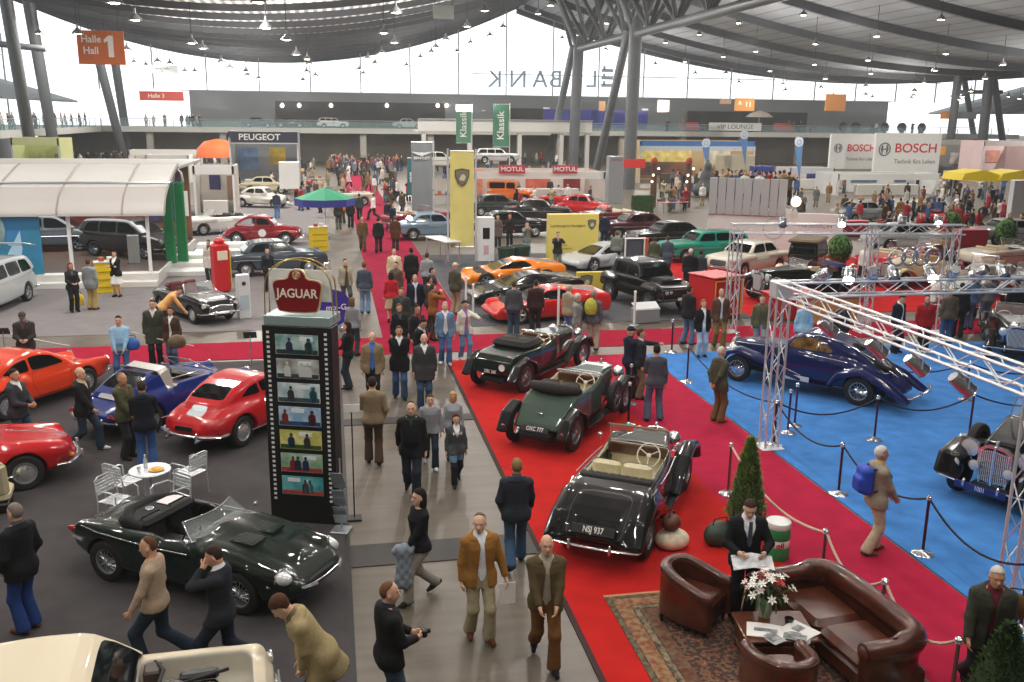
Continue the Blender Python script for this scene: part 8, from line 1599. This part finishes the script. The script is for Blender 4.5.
MIDS = [('man in a blue grey pullover and pale jeans seen from behind on the aisle edge', 364, 262, 10, 1.80, dict(gar='sweater', top='#45515e', legs='#6d89a8', hairc='#6a4a38')), ('man in a brown waistcoat over a pale shirt walking beside the aisle', 345, 258, 165, 1.76, dict(gar='jacket', open_=1., top='#a49c88', shirt='#5a4a34', legs='#4a4a4c', feet='walk', l='swingf')),
 ('man in a brown jacket walking up the aisle carpet toward the crossing', 362, 216, 182, 1.78, dict(gar='jacket', open_=.5, top='#6a5232', shirt='#3a4a30', legs='#55503e', feet='walk', hair='receding')), ('man in black with a white bag walking down the aisle carpet', 378, 217, 5, 1.80, dict(gar='jacket', top='#1a1c20', legs='#22252c', feet='walk2')),
 ('man in a white shirt and dark trousers crossing the aisle carpet', 373, 193, 290, 1.78, dict(gar='sweater', top='#e4e4e2', legs='#26282c', feet='stride')), ('man in dark green seen from behind on the aisle carpet', 359, 193, 2, 1.78, dict(gar='jacket', top='#2a3a38', legs='#1e2024', feet='walk')),
 ('woman in a red pullover and beige skirt at the sports car stand', 391, 272, 10, 1.70, dict(sex='f', gar='sweater', top='#b8202e', legs='#a89878', bottom='skirt', hair='bob', hairc='#2a2020')), ('man in a cream jacket among the visitors at the aisle corner', 394, 249, 178, 1.80, dict(gar='jacket', open_=.6, top='#cabf9c', shirt='#e8e6e0', legs='#8a7a62', hair='receding', hairc='#a89a8a')),
 ('man in a long black coat seen from behind at the aisle corner', 411, 248, 5, 1.80, dict(gar='coat', top='#16171a', legs='#1d1e22', hairc='#241c16')), ('man in a light grey pullover seen from behind at the aisle corner', 427, 253, 15, 1.74, dict(gar='sweater', top='#8d979c', legs='#3a4250', hairc='#3a2a1e')),
 ('grey haired man in a navy blazer and pale shirt facing the camera', 415, 275, 180, 1.80, dict(gar='jacket', open_=.5, top='#1c2232', shirt='#c4d0dc', legs='#3c3e42', hairc='#9a948c')), ('man in an ochre jacket photographing the orange sports car', 433, 284, 70, 1.76, dict(gar='jacket', top='#8a5426', legs='#4a3a2a', l='cam', r='cam', hairc='#4a2e1a')),
 ('man in a dark jacket with white collar behind the photographer in ochre', 429, 277, 75, 1.76, dict(gar='jacket', top='#3c3a34', shirt='#e0e0dc', legs='#2a2a2e', hairc='#2a1c14')), ('man with black hair in a dark top behind the aisle photographer', 432, 268, 110, 1.76, dict(gar='jacket', top='#26282e', legs='#2a2c30', hairc='#17120f')),
 ('man in an olive jacket and cap at the nose of the orange sports car', 455, 263, 50, 1.80, dict(gar='jacket', top='#4a4b3e', legs='#a0947a', hair='cap', hairc='#c9c5bc')), ('woman with brown curls in black with a pale bag strap', 399, 304, 170, 1.68, dict(sex='f', gar='jacket', top='#1a1a1e', legs='#2c3038', hair='long', hairc='#6a4426')),
 ('man in a dark green coat with his back to the red sweater woman', 401, 288, 190, 1.74, dict(gar='coat', top='#343a34', legs='#2a2c2e', hairc='#5a4432')), ('man in a dark jacket and red shirt behind the bald man in grey', 417, 305, 140, 1.78, dict(gar='jacket', top='#1d1e24', shirt='#8a2030', legs='#2c3440', hairc='#2c1e16')),
 ('man in black with grey collar looking down near the crossing carpet', 421, 318, 130, 1.76, dict(gar='jacket', top='#191a1d', shirt='#b0b4b8', legs='#2a2e34', hairc='#1c1410', head=(0, 25))), ('man in a checked brown jacket further up the aisle edge', 396, 262, 210, 1.72, dict(gar='jacket', top='#5a4a3a', legs='#303236', hair='short', hairc='#1e1612')),
 ('man in a grey pullover with his back to us at the red sports car', 514, 281, 15, 1.80, dict(gar='sweater', top='#4a5056', legs='#34495f', hairc='#4a3a2a')), ('man in dark clothes leaning at the red sports car door', 536, 280, 8, 1.76, dict(gar='sweater', top='#3a2628', legs='#22242a', hairc='#3a2a1e')),
 ('man in a beige jacket behind the yellow backpack at the red sports car', 569, 285, 60, 1.74, dict(gar='jacket', top='#9a9078', shirt='#d8d4cc', legs='#5a7ab0', hairc='#b0aaa0')), ('man in grey with white hair beside the yellow backpack', 578, 294, 120, 1.70, dict(gar='jacket', top='#8a8c88', legs='#9a927e', hairc='#d0ccc4')),
 ('man with a yellow green backpack and pale trousers at the red carpet end', 594, 291, 35, 1.78, dict(gar='jacket', top='#5a6068', legs='#b0aa98', hair='receding', hairc='#8a7a6a')), ('man in a black leather jacket and jeans by the black off-road vehicle', 690, 286, 65, 1.82, dict(gar='jacket', top='#1c1e22', legs='#56718e', hairc='#3a2c20', feet='wide')),
 ('woman in a black jacket and pale jeans by the fire pump cart', 704, 300, 178, 1.68, dict(sex='f', gar='jacket', open_=.8, top='#15161a', shirt='#ececea', legs='#a9bfd0', hair='bob', hairc='#8a6238')), ('man in a brown leather jacket and khaki trousers by the fire pump cart', 722, 289, 190, 1.80, dict(gar='jacket', open_=.5, top='#5a4032', shirt='#d8d6d4', legs='#8a6e40', hairc='#a8a298', feet='step')),
 ('man in an olive field jacket walking behind the navy coupe', 763, 294, 200, 1.78, dict(gar='jacket', open_=.5, top='#5a5a40', shirt='#6a5a44', legs='#8a9098', hairc='#5a4432', feet='walk')), ('white haired man in black at the turquoise estate', 691, 249, 30, 1.82, dict(gar='coat', top='#15161a', legs='#18191c', hairc='#d2cec6')),
 ('man in a dark grey jacket beside the white haired man in black', 701, 250, 20, 1.78, dict(gar='jacket', top='#3a424a', legs='#3c4654', hairc='#2a2420')), ('man photographing in front of the yellow wall', 558, 232, 185, 1.76, dict(gar='jacket', top='#2a2c2e', shirt='#8a8a84', legs='#6a6c66', l='cam', r='cam', hairc='#3a2a20')),
 ('man in grey with a camera left of the yellow wall', 527, 222, 175, 1.78, dict(gar='jacket', top='#7a7c78', legs='#8aa0b4', l='cam', r='cam', hairc='#3c3028')), ('man in a grey pullover behind the grey display cabinet', 617, 231, 20, 1.76, dict(gar='sweater', top='#7a8078', legs='#3a3c40', hairc='#6a5a48')),
 ('tall man in navy in front of the dark red cars by the yellow wall', 605, 213, 15, 1.84, dict(gar='jacket', top='#1f2a3c', legs='#26303c', hairc='#3a2a1e')), ('man in olive green beside the orange side of the display cabinet', 655, 237, 25, 1.76, dict(gar='jacket', top='#4a5038', legs='#3a3c3e', hairc='#3a2e22')),
 ('man in a blue grey coat beside the man in olive green', 668, 236, 15, 1.80, dict(gar='coat', top='#4a5566', legs='#3a424e', hairc='#4a3a2c')), ('woman in a pale blue jacket with a dark bag behind the front truss', 806, 300, 20, 1.74, dict(sex='f', gar='jacket', top='#9fc4dc', legs='#2c4a72', hair='short', hairc='#4a3424')),
 ('man in a dark coat by the red panel behind the front truss', 843, 300, 175, 1.76, dict(gar='coat', top='#2c2d2a', legs='#232428', hairc='#4a4038')), ('man in a dark suit with white shirt looking down beyond the blue carpet', 901, 294, 160, 1.78, dict(gar='jacket', open_=.6, top='#1c222c', shirt='#e6e6e6', legs='#20262e', hairc='#3a2a1e', head=(0, 25))),
 ('person in a red jacket in the group beyond the blue carpet', 928, 295, 200, 1.74, dict(gar='jacket', top='#a81c26', legs='#26282e', hairc='#2a1c16')), ('man in a brown jacket and jeans beyond the blue carpet', 952, 288, 10, 1.80, dict(gar='jacket', top='#5f5346', legs='#3f5f86', hairc='#b98a6a', hair='bald')),
 ('man in a denim shirt and jeans at the cream pre-war cars', 974, 276, 15, 1.80, dict(gar='sweater', top='#4f6c90', legs='#4a5f7a', hairc='#4a3a2c')), ('man in black beside the brown jacket beyond the blue carpet', 963, 283, 40, 1.78, dict(gar='jacket', top='#18191c', legs='#1c1e22', hairc='#2a2018')),
 ('man in a grey top and jeans at the pre-war racers', 991, 274, 5, 1.80, dict(gar='sweater', top='#6d6e70', legs='#566a82', hairc='#3a2e24')), ('man in black and jeans at the outer edge of the racers', 1018, 280, 20, 1.80, dict(gar='jacket', top='#17181b', legs='#5a7694', hairc='#33281f')),
 ('man in a white shirt turning round behind the tan canvas top', 866, 244, 250, 1.78, dict(gar='sweater', top='#dcdcda', legs='#2a2c30', hairc='#3a2a1c')), ('woman in a black coat beside the kiosk', 498, 215, 190, 1.70, dict(sex='f', gar='coat', top='#6a5a58', legs='#33343a', hair='long', hairc='#5a3a28')),
 ('woman in a pink scarf and black coat between the kiosk and the yellow wall', 510, 214, 200, 1.70, dict(sex='f', gar='jacket', open_=1., top='#2a2428', shirt='#c08a90', legs='#222429', hair='long', hairc='#7a3a22')), ('woman in a dark cardigan by the yellow counter under the parasol', 267, 248, 170, 1.70, dict(sex='f', gar='jacket', top='#1f2124', legs='#26282c', hair='tail', hairc='#221812')),
 ('woman in a light grey top by the violet round board', 352, 298, 30, 1.68, dict(sex='f', gar='sweater', top='#8d8f94', legs='#3a3e48', hair='bob', hairc='#6a5038')), ('woman seen behind the film strip tower sign in black', 281, 305, 40, 1.64, dict(sex='f', gar='jacket', top='#1a1a1e', legs='#2a2a30', hair='bob', hairc='#15110f')),
 ('man in an orange jacket at the edge of the aisle', 342, 196, 200, 1.74, dict(gar='jacket', top='#c05a26', legs='#2c3036', hairc='#2a2018')), ('man in dark clothes beside the orange jacket at the aisle', 338, 200, 350, 1.78, dict(gar='jacket', top='#3a3c34', legs='#5a5c58', hairc='#4a3828')), ('man in black at the aisle edge under the parasol side', 350, 199, 170, 1.76, dict(gar='jacket', top='#1c1e24', legs='#1a1b20', hairc='#241a14')),
 ('man in a brown suit at the right edge of the aisle carpet', 395, 216, 8, 1.76, dict(gar='coat', top='#5a3c24', legs='#33302c', hairc='#6a5a4a')), ('person in dark navy seen from behind at the foot of the grey banner', 388, 200, 20, 1.74, dict(gar='jacket', top='#1e222c', legs='#5f7894', hairc='#2a2018')), ('man in a red top behind the white open car', 234, 184, 180, 1.74, dict(gar='sweater', top='#a8202a', legs='#26262a', hairc='#3a2a20')),
 ('man in navy and jeans beside the beige saloon', 276, 191, 10, 1.78, dict(gar='sweater', top='#2a3448', legs='#4f6f9c', hairc='#4a3a2a')), ('person in an orange top before the poster wall', 200, 186, 190, 1.72, dict(gar='sweater', top='#c86432', legs='#6a4030', hairc='#2a2018'))]
for lb, px, py, f, h, k in MIDS:
    k = dict(k); k.setdefault('hair', 'short'); k.setdefault('feet', 'stand'); t, F = who(lb, px, py, f, h, 'mid' if py > 225 else 'low', **k)
    if 'yellow backpack' in lb or 'yellow green backpack' in lb:
        if 'with a yellow' in lb: b = bag('yellow green backpack on the man in pale trousers', *(t.matrix_basis @ Vector((0, -.24, 1.10)))[:3], (.34, .2, .46), '#b9b83a', t.rotation_euler.z, 'backpack')
PALT = [('black', '#17181b'), ('dark grey', '#3a3c40'), ('navy', '#1e2638'), ('brown', '#52402f'), ('olive', '#4a4a36'), ('grey', '#6d7074'), ('beige', '#a89a80'), ('pale', '#c9c7c2'), ('red', '#9a2430'), ('blue', '#3f5a86'), ('white', '#e0e0de'), ('tan', '#8d6a44')]
PALL = [('dark', '#22252c'), ('denim', '#465c7a'), ('grey', '#5a5c60'), ('beige', '#9a8d72'), ('black', '#18191c')]
POSES = [dict(feet='stand', gar='jacket'), dict(feet='walk', gar='jacket'), dict(feet='walk2', gar='coat'), dict(feet='stand', gar='sweater', l='front', r='front'), dict(feet='step', gar='coat', l='pocket', r='pocket'), dict(feet='stand', gar='jacket', sex='f', hair='long'), dict(feet='walk', gar='sweater', sex='f', hair='bob'), dict(feet='stand', gar='jacket', l='cam', r='cam')]
GW = dict(jacket='jacket', coat='coat', sweater='pullover'); PW_ = ['standing', 'walking', 'striding', 'reading', 'waiting', 'woman standing', 'woman walking', 'photographing']
rc_ = random.Random(11); seenl = {}
def crowd(n, px0, px1, py0, py1, where, lod='far', zz=0., faces=(0, 360), Y=None, mind=.7):
    pts = []; tries = 0
    while len(pts) < n and tries < n*40:
        tries += 1
        if Y is None: x, y = G(rc_.uniform(px0, px1), rc_.uniform(py0, py1), zz)
        else:
            y = rc_.uniform(*Y); x, _ = DY(rc_.uniform(px0, px1), 115, y)
            if px1 < px0: x = px0
        if all((x-a)**2+(y-b)**2 > mind*mind for a, b in pts): pts.append((x, y))
    for x, y in pts:
        i = rc_.randrange(len(POSES)); tn, tc = rc_.choice(PALT); ln_, lc = rc_.choice(PALL); po = POSES[i]; w = PW_[i]; w = w if 'woman' in w else 'man '+w
        lb = '%s in %s %s and %s trousers %s' % (w, tn, GW[po['gar']], ln_, where); seenl[lb] = seenl.get(lb, 0)+1
        person(lb, x, y, rc_.uniform(*faces), rc_.uniform(1.62, 1.84), lod, top=tc, legs=lc, hairc=rc_.choice(['#2a2018', '#4a3624', '#1a1512', '#8a7a68', '#a9a49c']), group=lb, z=zz, **po)
crowd(24, 338, 396, 174, 200, 'in the far aisle crowd', mind=1.0)
crowd(8, 385, 410, 200, 236, 'at the banner side of the aisle', 'low')
crowd(18, 205, 335, 176, 200, 'among the stalls beside the aisle', 'far', mind=1.0)
crowd(7, 296, 336, 199, 214, 'near the parasol', 'low')
crowd(10, 66, 140, 161, 169, 'under the side gallery', mind=1.)
crowd(10, 512, 625, 162, 169, 'in front of the raised white stand', mind=1.)
crowd(10, 500, 640, 196, 214, 'at the oil stand', 'far', mind=.9)
crowd(18, 655, 738, 196, 216, 'in front of the sunset mural', 'far', mind=.9)
for i in range(16):
    u = .04+.58*i/16; x, y = 19.6+6.0*u+.45*(.6+.9*(i % 3)), 46.6-3.2*u+.9*(.6+.9*(i % 3)); k = rc_.randrange(len(POSES)); tn, tc = PALT[(i*5+1) % 12]; po = POSES[k]
    lb = '%s in %s %s above the white stand wall' % (PW_[k] if 'woman' in PW_[k] else 'man '+PW_[k], tn, GW[po['gar']]); person(lb, x, y, rc_.uniform(0, 360), 1.72, 'far', top=tc, legs='#26282e', hairc=rc_.choice(['#2a2018', '#4a3624']), group=lb, z=2.42, **po)
crowd(13, 790, 870, 190, 232, 'by the counter below the advertising walls', 'far', mind=.8)
crowd(32, 868, 1020, 206, 246, 'in the right hand crowd', 'low', mind=.75)
crowd(8, 935, 1020, 192, 206, 'beyond the yellow awning', 'far', mind=.9)
for n, Y, X, wh, fc in ((18, (92, 135), -30.8, 'leaning on the side gallery rail', (70, 110)), ):
    for i in range(n):
        k = rc_.choice((0, 3, 4, 5)); tn, tc = rc_.choice(PALT[:8]); po = POSES[k]; lb = '%s in %s %s %s' % ('woman' if k == 5 else 'man', tn, GW[po['gar']], wh); person(lb, X-rc_.random()*.8, Y[0]+(Y[1]-Y[0])*(i+.5)/n, rc_.uniform(*fc), rc_.uniform(1.65, 1.82), 'far', top=tc, legs='#26282e', group=lb, z=4.93, **po)
crowd(9, 125, 205, 0, 0, 'on the gallery above the pavilion', Y=(137.2, 138.6), zz=4.93, faces=(150, 210))
crowd(7, 585, 705, 0, 0, 'on the gallery by the lounge', Y=(137.2, 138.4), zz=4.93, faces=(120, 240))
crowd(9, 770, 925, 0, 0, 'on the gallery above the advertising walls', Y=(137.8, 139), zz=4.93, faces=(120, 240))
def throng(areas):
    cols = ['#17181b', '#2a2c32', '#3a3c40', '#52402f', '#1e2638', '#6d7074', '#8d6a44', '#9a2430', '#c9c7c2', '#3f5a86']; V, F_, M_ = [], [], []; n0 = 0
    base = [fig_meshes(tuple(sorted(dict(dict(sex='m', l='down', r='down', fingers=False), **p).items())), 'far')['all'] for p in POSES[:6]]; dat = []
    for me in base:
        v = np.zeros(len(me.vertices)*3); me.vertices.foreach_get('co', v); dat.append((v.reshape(-1, 3), [tuple(p.vertices) for p in me.polygons], [p.material_index for p in me.polygons]))
    for n, a, b, c, d in areas:
        for _ in range(n):
            v, f, m = rc_.choice(dat); x, y = G(rc_.uniform(a, b), rc_.uniform(c, d)); s = rc_.uniform(.93, 1.04); V.append((v*s) @ rotz(rc_.uniform(0, 6.28)).T+A([x, y, 0])); t_ = rc_.randrange(len(cols)); l_ = rc_.choice((0, 1, 2, 9)); h_ = rc_.choice((0, 3))
            mp = (len(cols), h_, t_, l_, 0); F_ += [tuple(i+n0 for i in p) for p in f]; M_ += [mp[k] for k in m]; n0 += len(v)
    me = bpy.data.meshes.new('throng'); me.from_pydata(np.concatenate(V).tolist(), [], F_); me.polygons.foreach_set('material_index', A(M_, np.int32)); me.polygons.foreach_set('use_smooth', np.ones(len(F_), bool))
    o = mob('crowd', me, [cloth(c) for c in cols]+[mat('#c99a7e', .55, name='skin')]); tag(o, 'dense throng of distant visitors in dark clothes around the far aisle end', 'crowd', kind='stuff')
throng(((70, 325, 402, 165, 176), (30, 200, 330, 168, 182), (26, 420, 640, 168, 182), (26, 650, 770, 176, 192), (40, 880, 1020, 192, 232), (16, 70, 140, 161, 168)))
w = bpy.data.worlds.new('daylight'); SC.world = w; w.use_nodes = True
bg = w.node_tree.nodes['Background']; bg.inputs[0].default_value = (.93, .97, 1., 1.); bg.inputs[1].default_value = WORLD_E
for y in np.arange(3, 31, 5.5):
    for x in np.arange(-16, 19, 5.8):
        x, y = float(x), float(y); l = bpy.data.lights.new('hall_light', 'AREA'); l.shape = 'DISK'; l.size = .42; l.energy = LAMP_E*.100; l.color = (1., .95, .88)
        o = bpy.data.objects.new('hall_light', l); link(o); o.location = (x+R_.uniform(-1.5, 1.5), y+R_.uniform(-1.5, 1.5), ztop(x)-3.); o['kind'] = 'structure'
for y in (36, 54, 74, 96, 120):
    for x in (-22, -6, 8, 22, 42, 62, 84):
        if x > 8+y*.9 or x < -6-y*.45: continue
        if (x, y) in ((-22, 74), (8, 74)): continue
        l = bpy.data.lights.new('hall_light', 'AREA'); l.shape = 'DISK'; l.size = .9; l.energy = LAMP_E*(.66 if y < 50 else 1.15 if y < 60 else 1.5); l.color = (1., .95, .88)
        o = bpy.data.objects.new('hall_light', l); link(o); o.location = (x+R_.uniform(-2, 2), y+R_.uniform(-2, 2), min(ztop(x)-1.2, 15.5)); o['kind'] = 'structure'
for x, y in ((-12, 92), (-2, 78), (-14, 125), (12, 85), (12, 110), (45, 75), (45, 95), (45, 130), (75, 85), (78, 122)):  # added lamps without fixtures, facing up to brighten the roof underside
    l = bpy.data.lights.new('added_roof_fill', 'AREA'); l.shape = 'DISK'; l.size = 5; l.energy = UP_E; l.color = (1., .97, .93)
    o = bpy.data.objects.new('added_roof_fill', l); link(o); o.location = (x, y, 7.2); o.rotation_euler = (pi, 0, 0); o['kind'] = 'structure'
c = bpy.data.cameras.new('camera'); o = bpy.data.objects.new('camera', c); link(o)
c.sensor_width = 36; c.lens = FL/1024*36; c.clip_end = 1000
M = Matrix(((_rt[0], _up[0], -_fw[0], 0), (_rt[1], _up[1], -_fw[1], 0), (_rt[2], _up[2], -_fw[2], EYE), (0, 0, 0, 1)))
o.matrix_world = M; SC.camera = o
vs = SC.view_settings; vs.view_transform = 'Standard'; vs.look = 'None'; vs.exposure = EXPO; vs.gamma = 1; vs.use_curve_mapping = False
SC.cycles.max_bounces = 6; SC.cycles.diffuse_bounces = 3; SC.cycles.glossy_bounces = 3; SC.cycles.transparent_max_bounces = 12; SC.cycles.transmission_bounces = 3; SC.cycles.sample_clamp_indirect = 4.
SC.cycles.use_denoising = True; SC.cycles.caustics_reflective = False; SC.cycles.caustics_refractive = False
hz = MB().box((38, 66, 11), (160, 158, 21.5)).mesh('air', 0); m = bpy.data.materials.new('hall_haze'); m.use_nodes = True; nt = m.node_tree; nt.nodes.clear(); o_ = nt.nodes.new('ShaderNodeOutputMaterial'); v_ = nt.nodes.new('ShaderNodeVolumeScatter'); v_.inputs['Density'].default_value = HAZE; v_.inputs['Color'].default_value = (.93, .96, 1, 1); v_.inputs['Anisotropy'].default_value = .2; nt.links.new(v_.outputs[0], o_.inputs['Volume'])
if HAZE:
    o = mob('room_haze', hz, m); o['kind'] = 'structure'; o['label'] = 'faint bright haze in the hall air'
    SC.cycles.volume_bounces = 0
